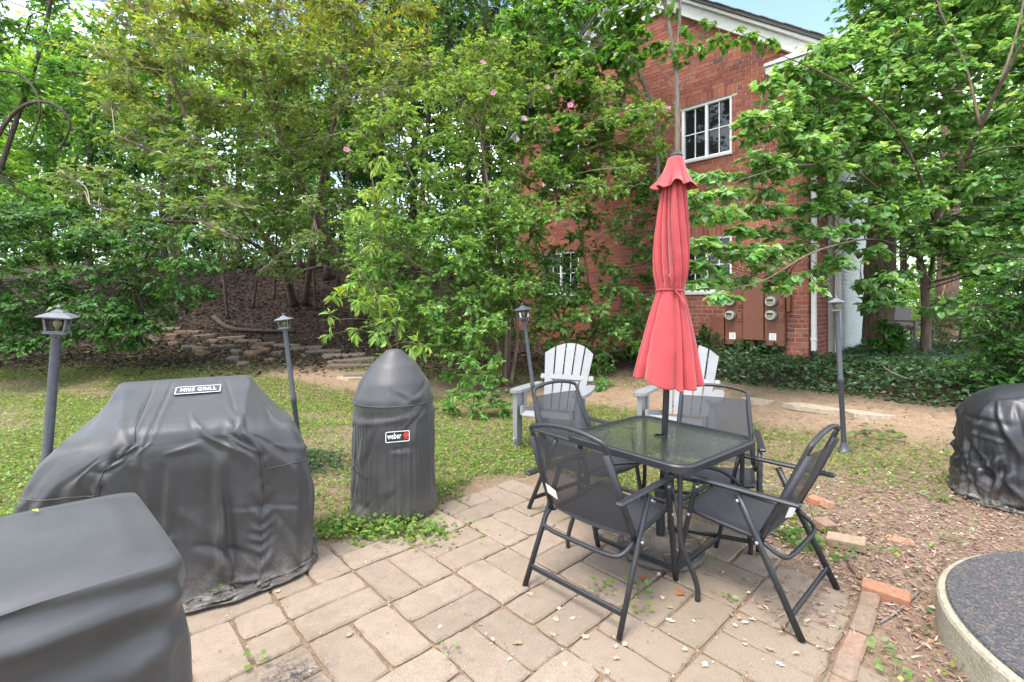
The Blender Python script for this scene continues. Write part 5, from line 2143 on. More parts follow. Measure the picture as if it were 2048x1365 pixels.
# slabs of the garden stair that climbs the slope
steps = empty('garden_steps', tuple(hit(700, 735)), 0, 'flight of flat stone slabs climbing the leaf covered slope to the left', 'steps')
s0 = np.array(steps.location)
for i, (px, py, wd) in enumerate([(269, 650, 34), (294, 657, 52), (338, 662, 36), (376, 667, 44), (412, 674, 42), (461, 679, 46), (494, 686, 44), (528, 692, 36), (572, 695, 44), (612, 700, 54), (646, 707, 64), (686, 715, 74), (702, 725, 84), (699, 736, 84), (716, 753, 54)]):
    p = hit(px, py)
    L_ = wd / FPX * p[1] * 1.1
    o = stone_box((L_, .34, .11), 300 + i, np.array([(.15, .11, .078), (.12, .09, .066), (.17, .135, .098)][i % 3])).build('step_slab', M['stone'], steps, usecol=True)
    o.location = tuple(p - s0 + np.array([0, .1, .012])); o.rotation_euler = (.02, random.gauss(0, .03), random.gauss(.12, .1))
row = empty('stone_row', tuple(hit(450, 700)), 0, 'uneven row of low field stones edging the foot of the slope', 'stone edging')
s0 = np.array(row.location)
for i, (px, py, wd) in enumerate([(314, 681, 26), (338, 679, 24), (345, 692, 18), (376, 702, 24), (398, 705, 24), (423, 688, 18), (432, 700, 20), (455, 700, 22), (470, 709, 18), (502, 714, 24), (512, 702, 20), (466, 723, 22), (484, 732, 18), (537, 726, 18), (553, 712, 20), (300, 690, 22), (402, 712, 24), (525, 706, 20)]):
    p = hit(px, py)
    L_ = wd / FPX * p[1] * 1.15
    o = stone_box((L_, L_ * .7, L_ * .55), 400 + i, np.array([(.15, .105, .075), (.17, .1, .068), (.12, .095, .075), (.11, .095, .075)][i % 4])).build('stone', M['stone'], row, usecol=True)
    o.location = tuple(p - s0 + np.array([0, .05, L_ * .12])); o.rotation_euler = (random.gauss(0, .08), random.gauss(0, .08), random.gauss(0, .3))
for i, (px, py, rad, el_, lb) in enumerate([(1640, 816, .40, .62, 'large pale flagstone on the path by the tall lamp post'), (1738, 829, .26, .7, 'smaller grey flagstone right of the lamp post beside the ivy'),
                                            (1520, 802, .24, .8, 'flagstone at the ivy edge behind the right sling chair'), (700, 757, .28, .7, 'flat stone in the grass below the garden steps'),
                                            (985, 768, .4, .5, 'weathered flat stone on the dirt path behind the shrub stems')]):
    p = hit(px, py)
    o = MB().prism(slab_poly(rad, 7, 50 + i, el_), -.04, .018, col=(.36, .29, .21)).build('flagstone', M['stone'], None, usecol=True, loc=tuple(p), rot=(0, .02, -.4 if i < 2 else .1))
    tag(o, lb, 'flagstone', 'flagstones along the dirt path')

# far sitting place right of the big trunk
fp = hit(1790, 692)
slab = MB().box((0, 0, 0), (4.2, 3.2, .1), bev=.02).build('terrace_slab', M['concrete'], None, loc=(fp[0] + .9, fp[1] + .9, fp[2] + .0), rot=(0, 0, .1))
slab['kind'] = 'structure'
fz_ = fp[2] + .05


def wicker_chair(loc, rz, label):
    r = empty('wicker_armchair', loc, rz, label, 'armchair')
    MB().box((0, -.02, .38), (.60, .56, .10), bev=.02).build('seat', M['wicker'], r)
    MB().box((0, .30, .66), (.66, .07, .60), np.array([[1, 0, 0], [0, math.cos(.15), -math.sin(-.15)], [0, math.sin(-.15), math.cos(.15)]]), .02).build('backrest', M['wicker'], r)
    for s_ in (-1, 1):
        MB().box((s_ * .33, -.02, .58), (.06, .62, .05), bev=.012).build('armrest', M['wicker'], r)
        for yy in (-.28, .27):
            MB().box((s_ * .33, yy, .275), (.055, .055, .55), bev=.008).build('leg', M['wicker'], r)
    return r


pA = P(1826, 690, fp[1] + .7); pB = P(1722, 690, fp[1] + .9)
wicker_chair((pA[0], pA[1], fz_), .25, 'grey wicker armchair with rusty leaves on its seat on the far terrace')
lf = MB()
for i in range(14):
    a = random.random() * 6.3
    c = np.array([random.uniform(-.2, .2), random.uniform(-.25, .1), .0 + .03 * random.random()])
    R_ = rotz(a)
    lf.add(np.array([(0, -.07, 0), (.04, 0, .02), (0, .07, 0), (-.04, 0, .03)]) @ R_.T + c, [(0, 1, 2, 3)])
o = lf.build('dry_leaves', simple('rust_leaves', (.3, .12, .05), .8), None, loc=(pA[0], pA[1], fz_ + .435))
o['kind'] = 'stuff'
sc_ = empty('slatted_chair', (pB[0], pB[1], fz_), -1.3, 'dark slatted garden seat against the white building wall', 'chair')
MB().box((0, 0, .42), (.5, .46, .04), bev=.01).build('seat', M['wood_dark'], sc_)
for i in range(4):
    MB().box((-.18 + .12 * i, .23 + .0, .70), (.07, .025, .56), np.array([[1, 0, 0], [0, math.cos(.2), math.sin(.2)], [0, -math.sin(.2), math.cos(.2)]]), .006).build('back_slat', M['wood_dark'], sc_)
for sx in (-1, 1):
    for sy in (-1, 1):
        MB().box((sx * .22, sy * .2, .20), (.045, .045, .40), bev=.005).build('leg', M['wood_dark'], sc_)
pC = P(1789, 688, fp[1] + .3)
pl_ = empty('planter', (pC[0], pC[1], fz_), 0, 'square grey planter beside the wicker armchair', 'planter')
MB().prism(rr_poly(.30, .30, .03), 0, .34).build('body', M['stone_grey'] if 'stone_grey' in M else M['lamp_grey'], pl_)
MB().box((0, 0, .36), (.33, .33, .04), bev=.008).build('rim', M['lamp_grey'], pl_)
stake = P(1880, 640, fp[1] + 1.2)
o = MB().tube([P(1866, 668, fp[1] + .9), P(1890, 570, fp[1] + 1.5)], .016, 6).build('red_pole', simple('red_brown_pole', (.3, .08, .04), .6), None, True)
tag(o, 'thin rust red pole leaning against the third trunk', 'pole')


# ------------------------------------------------------------------ trees and shrubs
def spread(poly, n, d0, d1, rad, leaves, flat=0.65, dfun=None):
    """n well spaced clumps inside a photo polygon, each at its own depth between d0 and d1"""
    poly = np.array(poly, float)
    x0, y0 = poly.min(0); x1, y1 = poly.max(0)

    def inside(p):
        c = False
        for i in range(len(poly)):
            a, b_ = poly[i], poly[(i + 1) % len(poly)]
            if (a[1] > p[1]) != (b_[1] > p[1]) and p[0] < (b_[0] - a[0]) * (p[1] - a[1]) / (b_[1] - a[1]) + a[0]:
                c = not c
        return c
    pts = []
    while len(pts) < n:
        best, bd = None, -1
        for k in range(7):
            while True:
                p = np.array([rng.uniform(x0, x1), rng.uniform(y0, y1)])
                if inside(p): break
            d = min((np.linalg.norm(p - q) for q in pts), default=1e9)
            if d > bd: best, bd = p, d
        pts.append(best)
    out = []
    for p in pts:
        d = rng.uniform(d0, d1) if dfun is None else dfun(p[0], p[1]) + rng.uniform(d0, d1)
        r = rad * (.7 + .6 * rng.random())
        out.append((P(p[0], p[1], d), (r, r, r * flat), leaves))
    return out


def G(px, py, dz=0.0):
    p = hit(px, py)
    return p + np.array([0, 0, dz])


DKG = [(.022, .062, .013), (.034, .088, .018), (.05, .115, .024)]
MDG = [(.045, .11, .022), (.065, .145, .03), (.09, .175, .035)]
BRG = [(.085, .165, .04), (.11, .2, .05), (.15, .235, .062), (.065, .13, .036)]
OLV = [(.07, .12, .028), (.095, .148, .04), (.135, .175, .075), (.055, .1, .026)]
YEL = [(.25, .31, .045), (.3, .34, .06), (.34, .29, .06), (.36, .2, .06)]

# broad olive leaved tree with yellow young leaves
b0 = G(588, 612)
stems = [([b0, P(560, 520, 12.6), P(470, 400, 11.2), P(390, 270, 10.2), P(330, 120, 9.8)], .11, .03),
         ([G(722, 640), P(665, 500, 12.2), P(600, 370, 11), P(540, 210, 10.3), P(520, 60, 10)], .12, .03),
         ([G(610, 610), P(625, 500, 12.4), P(650, 330, 11.5), P(690, 150, 11), P(720, 0, 10.5)], .09, .03),
         ([P(560, 520, 12.6), P(440, 455, 11), P(300, 440, 9.8), P(180, 410, 9.2)], .05, .02),
         ([P(470, 400, 11.2), P(360, 330, 10), P(230, 270, 9.4)], .05, .02)]
cl = spread([(230, -90), (860, -90), (860, 120), (740, 300), (640, 330), (480, 300), (330, 330), (180, 230)], 74, 8.8, 11.4, .62, 330)
cl += spread([(120, 330), (330, 300), (560, 330), (600, 420), (420, 480), (140, 460)], 22, 8.6, 10.6, .5, 210)
cl += spread([(400, 400), (700, 380), (710, 540), (590, 560), (430, 540)], 24, 9.0, 11.5, .36, 120)
plant('olive_leaved_tree', 'broad multi stemmed tree with olive leaves, yellow tips and bare tan twigs above the slope', 'tree', stems, cl, 'kite', .098, OLV, (4, 4, 2, 2),
      'leaf', 8, 'bark', 'twig', .0055, .45, .15, .7, topcol=(YEL, (4, 4, 1.2, .7)), out=.7, gain=2.2, dens=1.5)

# dark layered maple like growth low on the left
stems = [([G(120, 690), P(130, 600, 10), P(90, 500, 9.6), P(60, 420, 9.5)], .05, .02), ([G(250, 680), P(260, 600, 10), P(300, 500, 9.4), P(340, 450, 9)], .04, .015),
         ([G(20, 700), P(0, 560, 9.8), P(-60, 450, 9.5)], .05, .02)]
cl = spread([(-120, 400), (150, 420), (420, 470), (410, 590), (330, 640), (150, 690), (-120, 700)], 88, 8.0, 10.0, .48, 150, .42)
cl += spread([(170, 620), (330, 620), (290, 690), (190, 700)], 12, 7.9, 8.8, .26, 80, .5)
plant('dark_leaved_shrub', 'dense dark green shrub with drooping layered leaves behind the nearest lamp', 'shrub', stems, cl, 'lobed', .072, DKG, (2, 4, 2), 'leaf_matte', 9, 'bark_dark', 'bark_dark', .004, .3, .5, 1.0, dens=2.3)

# left edge tree with arching vines and gaps of sky
stems = [([G(-30, 600), P(-20, 420, 13), P(30, 250, 13), P(90, 60, 13), P(120, -150, 13)], .07, .04),
         ([P(-40, 330, 11.5), P(30, 225, 11.5), P(95, 205, 11.4), P(140, 245, 11.5), P(120, 300, 11.6)], .05, .02),
         ([P(-40, 140, 11.5), P(40, 150, 11.5), P(80, 210, 11.4), P(60, 290, 11.5)], .035, .015)]
cl = spread([(-150, -120), (330, -120), (300, 60), (190, 180), (230, 330), (120, 420), (-150, 430)], 40, 11.5, 15, .75, 210)
plant('vine_hung_tree', 'tree at the left edge with arching vine stems and bright sky between its leaves', 'tree', stems, cl, 'kite', .135, MDG, (3, 3, 2), 'leaf', 8, 'bark_dark', 'bark_dark', .006, .5, .2)

# dark evergreens behind the slope
for i, (px, pyb, d, lb, top) in enumerate([(655, 560, 15, 'dark evergreen with a straight black trunk right of the olive tree', -60), (705, 585, 14.2, 'dark evergreen close behind the flowering shrub', -40),
                                           (600, 545, 16.5, 'dark evergreen half hidden behind the olive tree stems', 40), (760, 590, 13.5, 'dark evergreen leaning behind the flowering shrub crown', 0),
                                           (480, 535, 17, 'dark evergreen deep behind the middle of the olive tree crown', 60), (330, 540, 17, 'dark evergreen behind the left half of the olive tree crown', 40), (180, 560, 17, 'dark evergreen behind the vine loops and layered shrub', 120), (850, 600, 13, 'dark evergreen hidden behind the left dome of the flowering shrub', -20), (940, 600, 13.5, 'dark evergreen beside the left end of the brick house', 20)]):
    b0 = G(px, pyb)
    d = b0[1]
    stems = [([b0, P(px - 5, 400, d), P(px + 8, 200, d), P(px, top, d)], .12, .04)]
    if i in (0, 3):
        stems.append(([b0 + [.3, .2, 0], P(px + 30, 420, d + .2), P(px + 40, 250, d + .2)], .07, .03))
    cl = spread([(px - 75, top - 60), (px + 75, top - 60), (px + 90, 300), (px + 55, 470), (px - 55, 470), (px - 90, 300)], 26, d - 1.1, d + 1.0, .75, 190)
    plant('dark_evergreen', lb, 'tree', stems, cl, 'kite', .12, DKG, (4, 3, 1), 'leaf', 9, 'bark_dark', 'bark_dark', .006, .5, .2, group='dark evergreens behind the slope', dens=1.7, twigs=False, gain=1.6)

# tall fine leaved tree top middle
b0 = G(985, 640)
b0 = np.array([P(980, 600, 14.5)[0], 14.5, float(gz(P(980, 600, 14.5)[0], 14.5))])
stems = [([b0, P(972, 300, 14), P(975, 100, 13.6), P(960, -120, 13.4)], .17, .07), ([P(975, 250, 14), P(1060, 60, 13.5), P(1090, -140, 13)], .09, .04), ([P(972, 300, 14), P(905, 100, 13.6), P(880, -80, 13)], .08, .03)]
cl = spread([(820, -140), (1300, -140), (1260, 60), (1230, 190), (1080, 260), (860, 200)], 52, 12.2, 14.6, .85, 330)
plant('fine_leaved_tree', 'tall fine leaved tree with dark upright limbs behind the flowering shrub', 'tree', stems, cl, 'kite', .095, [(.04, .085, .02), (.06, .115, .028), (.085, .14, .035)], (3, 3, 2), 'leaf', 9, 'bark_dark', 'bark_dark', .006, .5, .25)

# flowering shrub: leafy dome of lobed leaves on several tan stems
b0 = G(1008, 772)
dB = b0[1]
stems = [([b0, P(1012, 640, dB), P(1000, 520, dB - .1), P(980, 400, dB - .2), P(960, 260, dB - .2)], .045, .015),
         ([b0 + [.08, .1, 0], P(1022, 620, dB + .1), P(1050, 500, dB + .1), P(1110, 380, dB + .2), P(1150, 280, dB + .2)], .045, .015),
         ([b0 + [-.1, .05, 0], P(985, 640, dB - .1), P(930, 520, dB - .3), P(850, 400, dB - .5), P(800, 300, dB - .6)], .035, .012),
         ([b0 + [.12, 0, 0], P(1035, 660, dB), P(1020, 500, dB), P(1045, 330, dB), P(1060, 180, dB)], .04, .012),
         ([b0 + [-.05, -.1, 0], P(990, 680, dB - .3), P(900, 580, dB - .6), P(820, 520, dB - .8)], .025, .01)]
cl = spread([(880, 75), (1020, 80), (1180, 150), (1330, 190), (1350, 280), (1270, 330), (1230, 400), (1060, 440), (880, 430), (720, 400), (690, 300), (760, 210), (850, 170)], 92, dB - 1.0, dB + .5, .34, 135, .7)
cl += spread([(700, 420), (1040, 440), (1060, 580), (1010, 640), (960, 700), (840, 690), (720, 610)], 100, dB - 1.1, dB + .3, .33, 125, .7)
cl += spread([(900, 420), (1090, 430), (1100, 620), (1040, 700), (940, 700)], 34, dB - .6, dB + .6, .33, 110, .7)
cl += spread([(840, 640), (1000, 640), (985, 780), (900, 760)], 12, dB - 1.1, dB - .3, .24, 80, .7)
fs = plant('flowering_shrub', 'large rose of sharon shrub with bright lobed leaves and a few pink flowers', 'shrub', stems, cl, 'lobed', .06, BRG, (4, 3, 2, 3), 'leaf', 9, 'bark', 'twig_green', .003, .5, .2, singles=300, dens=2.3, gain=2.25,
           topcol=([(.16, .26, .06), (.22, .3, .07)], (1, 1)))
fb = np.array(fs.location)
pet = []
for k in range(5):
    pass
tv = [(0, 0, 0), (-.30, .35, .08), (-.36, .75, .10), (0, 1.0, .02), (.36, .75, .10), (.30, .35, .08), (0, .5, -.02)]
tf = [(0, 6, 1), (1, 6, 2), (2, 6, 3), (3, 6, 4), (4, 6, 5), (5, 6, 0)]
fmb = MB()
for k in range(5):
    R_ = rotz(k * 2 * math.pi / 5) @ np.array([[1, 0, 0], [0, .86, -.5], [0, .5, .86]])
    fmb.add((np.array(tv) * .05) @ R_.T, tf, (.62, .27, .45))
fmb.lathe([(.001, .0), (.006, .012), (.005, .035), (.001, .045)], sides=6, col=(.75, .6, .4))
fmb.lathe([(.001, -.012), (.008, -.008), (.004, .003)], sides=6, col=(.1, .2, .04))
fme = fmb.mesh('flower', False, True); fme.materials.append(M['petal'])
for i, (px, py, s_) in enumerate([(965, 127, 1.1), (988, 187, 1.25), (975, 257, .8), (1047, 241, 1.4), (1095, 175, .9), (1141, 212, 1.3), (1255, 218, .9), (1337, 220, 1.35), (693, 301, 1.3), (1177, 328, .6)]):
    d = dB - 1.15 if px < 1200 else dB - .9
    o = bpy.data.objects.new('flower', fme); COL.objects.link(o); o.parent = fs
    o.location = tuple(P(px, py, d) - fb)
    o.rotation_euler = (math.radians(75 + random.uniform(-30, 25)), random.uniform(-.5, .5), random.uniform(-.6, .6))
    o.scale = (s_,) * 3

# long leaved shrub with hanging sprays
b0 = G(800, 790)
stems = [([b0, P(790, 640, b0[1]), P(760, 450, b0[1] - .4), P(740, 330, b0[1] - .5)], .025, .008), ([b0, P(770, 660, b0[1] - .2), P(735, 560, b0[1] - .5), P(690, 530, b0[1] - .6)], .02, .006)]
dq = b0[1] - .6
cl = [(P(755, 315, dq), (.12, .15, .2), 26), (P(775, 365, dq), (.16, .15, .16), 34), (P(735, 385, dq), (.13, .15, .12), 24), (P(720, 420, dq), (.14, .15, .12), 24), (P(760, 440, dq), (.15, .15, .15), 26),
      (P(745, 490, dq), (.14, .15, .15), 24), (P(700, 570, dq), (.14, .15, .14), 26), (P(668, 590, dq), (.07, .1, .1), 9), (P(662, 640, dq), (.035, .06, .2), 12), (P(655, 672, dq), (.05, .06, .08), 8),
      (P(725, 610, dq), (.18, .2, .2), 36), (P(760, 600, dq), (.2, .2, .22), 40), (P(715, 660, dq), (.12, .15, .16), 22), (P(760, 670, dq), (.14, .15, .16), 26), (P(790, 640, dq), (.2, .2, .25), 34), (P(840, 690, dq), (.2, .2, .2), 30), (P(775, 720, dq), (.1, .1, .12), 12)]
plant('long_leaved_shrub', 'slender shrub with long pointed leaves hanging in sprays beside the smoker cover', 'shrub', stems, cl, 'long', .125, [(.08, .16, .04), (.11, .2, .045), (.15, .22, .05)], (3, 3, 2), 'leaf', 6, 'bark', 'twig_green', .0025, .5, .55,
      singles=230, topcol=([(.28, .34, .05), (.22, .3, .05)], (1, 1)))

# vine tangled shrub in front of the wall
b0 = G(1180, 735)
stems = [([b0, P(1185, 640, b0[1]), P(1170, 520, b0[1]), P(1150, 420, b0[1])], .03, .01), ([b0 + [.3, 0, 0], P(1240, 620, b0[1]), P(1270, 480, b0[1]), P(1280, 380, b0[1])], .025, .01),
         ([b0 + [-.3, .1, 0], P(1120, 640, b0[1]), P(1090, 520, b0[1]), P(1060, 440, b0[1])], .03, .01)]
cl = spread([(1040, 430), (1130, 330), (1280, 260), (1330, 330), (1320, 560), (1290, 690), (1180, 760), (1060, 720), (1080, 600)], 80, b0[1] - .7, b0[1] + .6, .30, 85, .7)
cl += spread([(1080, 560), (1300, 580), (1270, 780), (1200, 780), (1100, 700)], 20, b0[1] - 1.3, b0[1] - .4, .27, 80, .7)
plant('climbing_shrub', 'tangle of broad leaved vines against the brick wall left of the parasol', 'shrub', stems, cl, 'lobed', .072, [(.04, .1, .022), (.06, .13, .03), (.08, .15, .04), (.1, .17, .055)], (3, 3, 2, 1), 'leaf', 8, 'bark', 'twig_green', .003, .45, .3, singles=200)

# low bush in front of the flowering shrub
b0 = G(945, 835)
stems = [([b0, b0 + [.02, 0, .25], b0 + [.1, -.1, .55]], .012, .005), ([b0 + [.1, 0, 0], b0 + [.15, 0, .25], b0 + [.3, -.05, .5]], .012, .005)]
cl = [(b0 + np.array([x, y, z]), (r, r, r * .7), 48) for x, y, z, r in [(-.25, 0, .3, .2), (0, -.1, .35, .22), (.25, 0, .35, .22), (.4, .1, .25, .2), (-.1, .1, .55, .2), (.15, .05, .6, .2), (.35, 0, .5, .18), (-.35, .1, .15, .18), (.1, -.15, .15, .2), (.45, -.05, .12, .18), (-.05, -.1, .75, .16), (.3, .1, .7, .16)]]
plant('low_bush', 'low leafy bush at the foot of the flowering shrub left of the garden chair', 'bush', stems, cl, 'lobed', .062, [(.05, .12, .025), (.075, .155, .035), (.11, .19, .05)], (3, 3, 2), 'leaf', 8, 'bark', 'twig_green', .0025, .5, .3)

# slender tree before the upper window
b0 = np.array([*P(1352, 700, 8.3)[:2], 0.0]); b0[2] = float(gz(b0[0], b0[1]))
stems = [([b0, P(1354, 480, 8.3), P(1355, 300, 8.25), P(1354, 190, 8.2), P(1350, 125, 8.2), P(1338, 50, 8.2), P(1320, -60, 8.2), P(1315, -200, 8.2)], .055, .03),
         ([P(1352, 140, 8.2), P(1358, 60, 8.15), P(1362, -20, 8.1), P(1380, -160, 8.1)], .035, .015),
         ([P(1354, 190, 8.2), P(1378, 150, 8.1), P(1410, 90, 8.0), P(1470, 60, 7.9)], .012, .006),
         ([P(1353, 170, 8.2), P(1320, 140, 8.1), P(1300, 90, 8.1)], .012, .006)]
cl = [(P(x, y, 8.0 + .2 * random.random()), (r, r, r * .5), n_) for x, y, r, n_ in [(1340, 100, .3, 40), (1390, 95, .3, 40), (1440, 85, .28, 34), (1490, 75, .28, 30), (1540, 85, .25, 26), (1310, 90, .2, 22), (1380, 60, .2, 18), (1420, 45, .2, 14), (1290, 60, .2, 24), (1345, 20, .2, 20), (1320, -40, .5, 90), (1380, -90, .6, 120), (1250, -90, .5, 100), (1350, -180, .7, 160), (1360, 128, .16, 14)]]
plant('slender_tree', 'slender grey barked tree forking in front of the upper house window', 'tree', stems, cl, 'heart', .095, MDG + [(.13, .22, .05)], (2, 3, 3, 2), 'leaf', 6, 'bark_grey', 'twig', .004, .35, .5, singles=160)
b0 = np.array([*P(1312, 700, 9.2)[:2], 0.0]); b0[2] = float(gz(b0[0], b0[1]))
stems = [([b0, P(1318, 450, 9.2), P(1308, 240, 9.1), P(1280, 150, 9.0), P(1240, 50, 9.0), P(1205, -60, 9.0)], .05, .03), ([P(1275, 140, 9.0), P(1250, 110, 8.9), P(1215, 90, 8.8)], .02, .01)]
cl = spread([(1010, -60), (1290, -60), (1280, 90), (1260, 180), (1270, 320), (1120, 360), (1020, 300)], 62, 8.3, 9.6, .36, 85, .6)
plant('leaning_tree', 'thin tree leaning left across the corner of the gable with dense green top', 'tree', stems, cl, 'heart', .09, MDG, (3, 3, 2), 'leaf', 8, 'bark_grey', 'twig', .004, .4, .4)

# heart leaved tree that fills the right side
b0 = G(1850, 722)
dT = b0[1]
stems = [([b0, P(1852, 640, dT), P(1848, 560, dT), P(1840, 510, dT - .05), P(1868, 440, dT - .5), P(1930, 320, dT - 1.2), P(1990, 190, dT - 1.9), P(2060, 60, dT - 2.5)], .085, .016),
         ([P(1852, 600, dT), P(1862, 540, dT + .05), P(1875, 480, dT), P(1900, 400, dT)], .04, .02),
         ([P(1842, 520, dT - .05), P(1800, 430, dT - .7), P(1720, 350, dT - 1.6), P(1600, 330, dT - 2.5), P(1480, 360, dT - 3.1)], .026, .006),
         ([P(1868, 440, dT - .5), P(1830, 330, dT - 1.3), P(1760, 220, dT - 1.9), P(1650, 150, dT - 2.4), P(1560, 110, dT - 2.7)], .026, .006),
         ([P(1842, 520, dT - .05), P(1760, 480, dT - 1.2), P(1640, 500, dT - 2.6), P(1530, 560, dT - 3.2), P(1450, 580, dT - 3.5)], .02, .005),
         ([P(1930, 320, dT - 1.2), P(1980, 300, dT - 2), P(2060, 290, dT - 2.8)], .02, .008),
         ([P(1960, 250, dT - 1.6), P(1930, 130, dT - 1.5), P(1880, 20, dT - 1.4), P(1860, -80, dT - 1.4)], .022, .008),
         ([P(2000, 170, dT - 2), P(2040, 40, dT - 1.8), P(2060, -90, dT - 1.7)], .02, .008),
         ([P(1960, 250, dT - 1.6), P(2040, 180, dT - 1.4), P(2120, 130, dT - 1.3)], .018, .007)]


def dR(px, py): return dT - .6 - 2.6 * np.clip((1900 - px) / 520, 0, 1) - .9 * np.clip((px - 1900) / 200, 0, 1)


cl = spread([(1640, 100), (1760, 20), (1960, -80), (2120, -80), (2120, 560), (1980, 560), (1830, 480), (1700, 420), (1600, 330), (1600, 180)], 150, -.7, 1.0, .42, 92, .42, dR)
cl += spread([(1510, 170), (1640, 120), (1660, 300), (1560, 330), (1480, 320)], 18, -.3, .5, .30, 62, .35, dR)
cl += spread([(1340, 340), (1480, 330), (1640, 330), (1720, 430), (1700, 560), (1600, 560), (1520, 590), (1380, 590), (1390, 450)], 42, -.4, .5, .28, 58, .35, dR)
cl += spread([(1700, 420), (1900, 480), (1960, 560), (1900, 640), (1720, 600)], 12, -.3, .6, .26, 46, .4, dR)
cl += [(P(x, y, d), (r, r, r * .4), n_) for x, y, d, r, n_ in [(1470, 600, 5.3, .16, 18), (1425, 595, 5.2, .16, 18), (1560, 575, 5.6, .15, 14), (1640, 580, 5.9, .14, 12), (1655, 560, 5.9, .1, 8), (1900, 620, 7, .2, 14), (1780, 560, 7, .25, 26)]]
plant('heart_leaved_tree', 'spreading heart leaved tree whose low boughs reach left across the brick house', 'tree', stems, cl, 'heart', .082, [(.055, .12, .04), (.08, .155, .05), (.115, .19, .07), (.16, .24, .1)], (3, 4, 3, 1.2), 'leaf', 7, 'bark', 'bark_dark', .0028, .36, .35, 1.0, dens=2.7, gain=2.5,
      singles=300)

# thick trunks on the right
b0 = G(1756, 716)
dK = b0[1]
stems = [([b0, P(1757, 620, dK), P(1762, 480, dK), P(1768, 330, dK), P(1780, 100, dK), P(1795, -200, dK)], .27, .2), ([P(1776, 220, dK), P(1720, 60, dK), P(1650, -150, dK)], .1, .06), ([P(1776, 180, dK), P(1860, 40, dK - .2), P(1930, -150, dK)], .1, .05)]
cl = spread([(1640, -160), (2100, -160), (2100, 100), (1900, 160), (1740, 60)], 34, dK - 1.2, dK + 1.2, .75, 190)
cl += [(P(1745 + 30 * random.random(), y, dK - .32), (.22, .12, .25), 50) for y in (545, 580, 610)] + [(P(x, y, dK - .4), (.25, .2, .2), 70) for x, y in ((1760, 690), (1735, 700), (1790, 700), (1800, 670), (1770, 655))]
plant('thick_trunked_tree', 'thick reddish trunk clad in ivy beside the white wall', 'tree', stems, cl, 'lobed', .11, DKG + MDG[:1], (2, 3, 3, 2), 'leaf', 8, 'bark_red', 'bark_dark', .006, .4, .25)
b0 = G(1893, 682)
stems = [([b0, P(1895, 560, b0[1]), P(1900, 350, b0[1]), P(1910, 0, b0[1]), P(1915, -200, b0[1])], .27, .2)]
cl = spread([(1700, -200), (2150, -200), (2150, 120), (1760, 60)], 26, b0[1] - 1, b0[1] + 2, 1.1, 170)
plant('dark_trunked_tree', 'straight dark trunk beyond the terrace right of the wicker chair', 'tree', stems, cl, 'kite', .17, DKG + MDG, (1, 2, 2, 2, 1, 1), 'leaf', 8, 'bark_red', 'bark_dark', .006, .4, .25)

# right hand evergreen shrubs
b0 = G(2010, 775)
stems = [([b0, b0 + [.05, 0, .5], b0 + [.2, .1, 1.2]], .04, .015), ([b0 + [.1, 0, 0], b0 + [.4, .1, .6], b0 + [.7, .1, 1.3]], .035, .012)]
cl = spread([(1960, 560), (2120, 540), (2120, 800), (1990, 790), (1900, 750), (1960, 660)], 40, b0[1] - .6, b0[1] + .6, .30, 170, .75)
plant('glossy_evergreen_shrub', 'dense dark glossy shrub at the right edge above the ivy', 'shrub', stems, cl, 'oval', .058, [(.018, .05, .012), (.03, .075, .016), (.05, .115, .022)], (3, 3, 2), 'leaf', 9, 'bark_dark', 'bark_dark', .004, .5, .2)
b0 = G(1915, 712)
stems = [([b0, b0 + [.05, 0, .4], b0 + [.1, 0, .8]], .03, .01)]
cl = spread([(1870, 600), (1960, 600), (1960, 700), (1870, 700)], 16, b0[1] - .4, b0[1] + .4, .3, 160, .8)
plant('feathery_shrub', 'feathery grey green shrub between the terrace and the dark evergreen shrub', 'shrub', stems, cl, 'long', .055, [(.07, .1, .04), (.1, .13, .06)], (1, 1), 'leaf', 9, 'bark_dark', 'bark_dark', .003, .6, .1, .4)

# woods beyond the slope and beyond the terrace
kinds = ['round topped', 'narrow', 'ragged', 'spreading', 'tall', 'leaning']
wds = [(-210, 19, 3.2, 11, 'pale green round tree far left beyond the vine hung tree'), (-60, 24, 3.4, 13, 'sunlit tree glimpsed through the gap at the left edge'), (90, 21, 3.0, 12, 'yellow green tree seen through vine loops'),
       (230, 26, 3.6, 14, 'mid green tree on the ridge behind dark layered shrub'), (350, 22, 3.0, 12, 'shaded tree behind the olive tree crown'), (470, 27, 3.6, 15, 'bright tree on the ridge over the grey log'),
       (570, 22, 2.8, 12, 'small ridge tree seen between olive tree stems'), (690, 25, 3.4, 14, 'tall ridge tree behind the dark evergreens'), (820, 21, 3.2, 13, 'tree filling the gap over the smoker cover'),
       (930, 26, 3.8, 15, 'backmost tree behind the flowering shrub'), (1060, 22, 3.2, 14, 'tree behind the left end of the brick house'), (1180, 30, 4, 17, 'tallest tree behind the brick house roof'),
       (1800, 27, 3.6, 13, 'light green tree beyond the wicker armchair'), (1930, 24, 3.2, 12, 'leafy tree behind dark third trunk'), (2060, 20, 3.2, 12, 'bushy tree at the right edge beyond the terrace'), (1860, 36, 4.5, 14, 'hazy farthest tree past the terrace'),
       (2200, 23, 3.6, 12, 'outermost tree right of the terrace woods')]
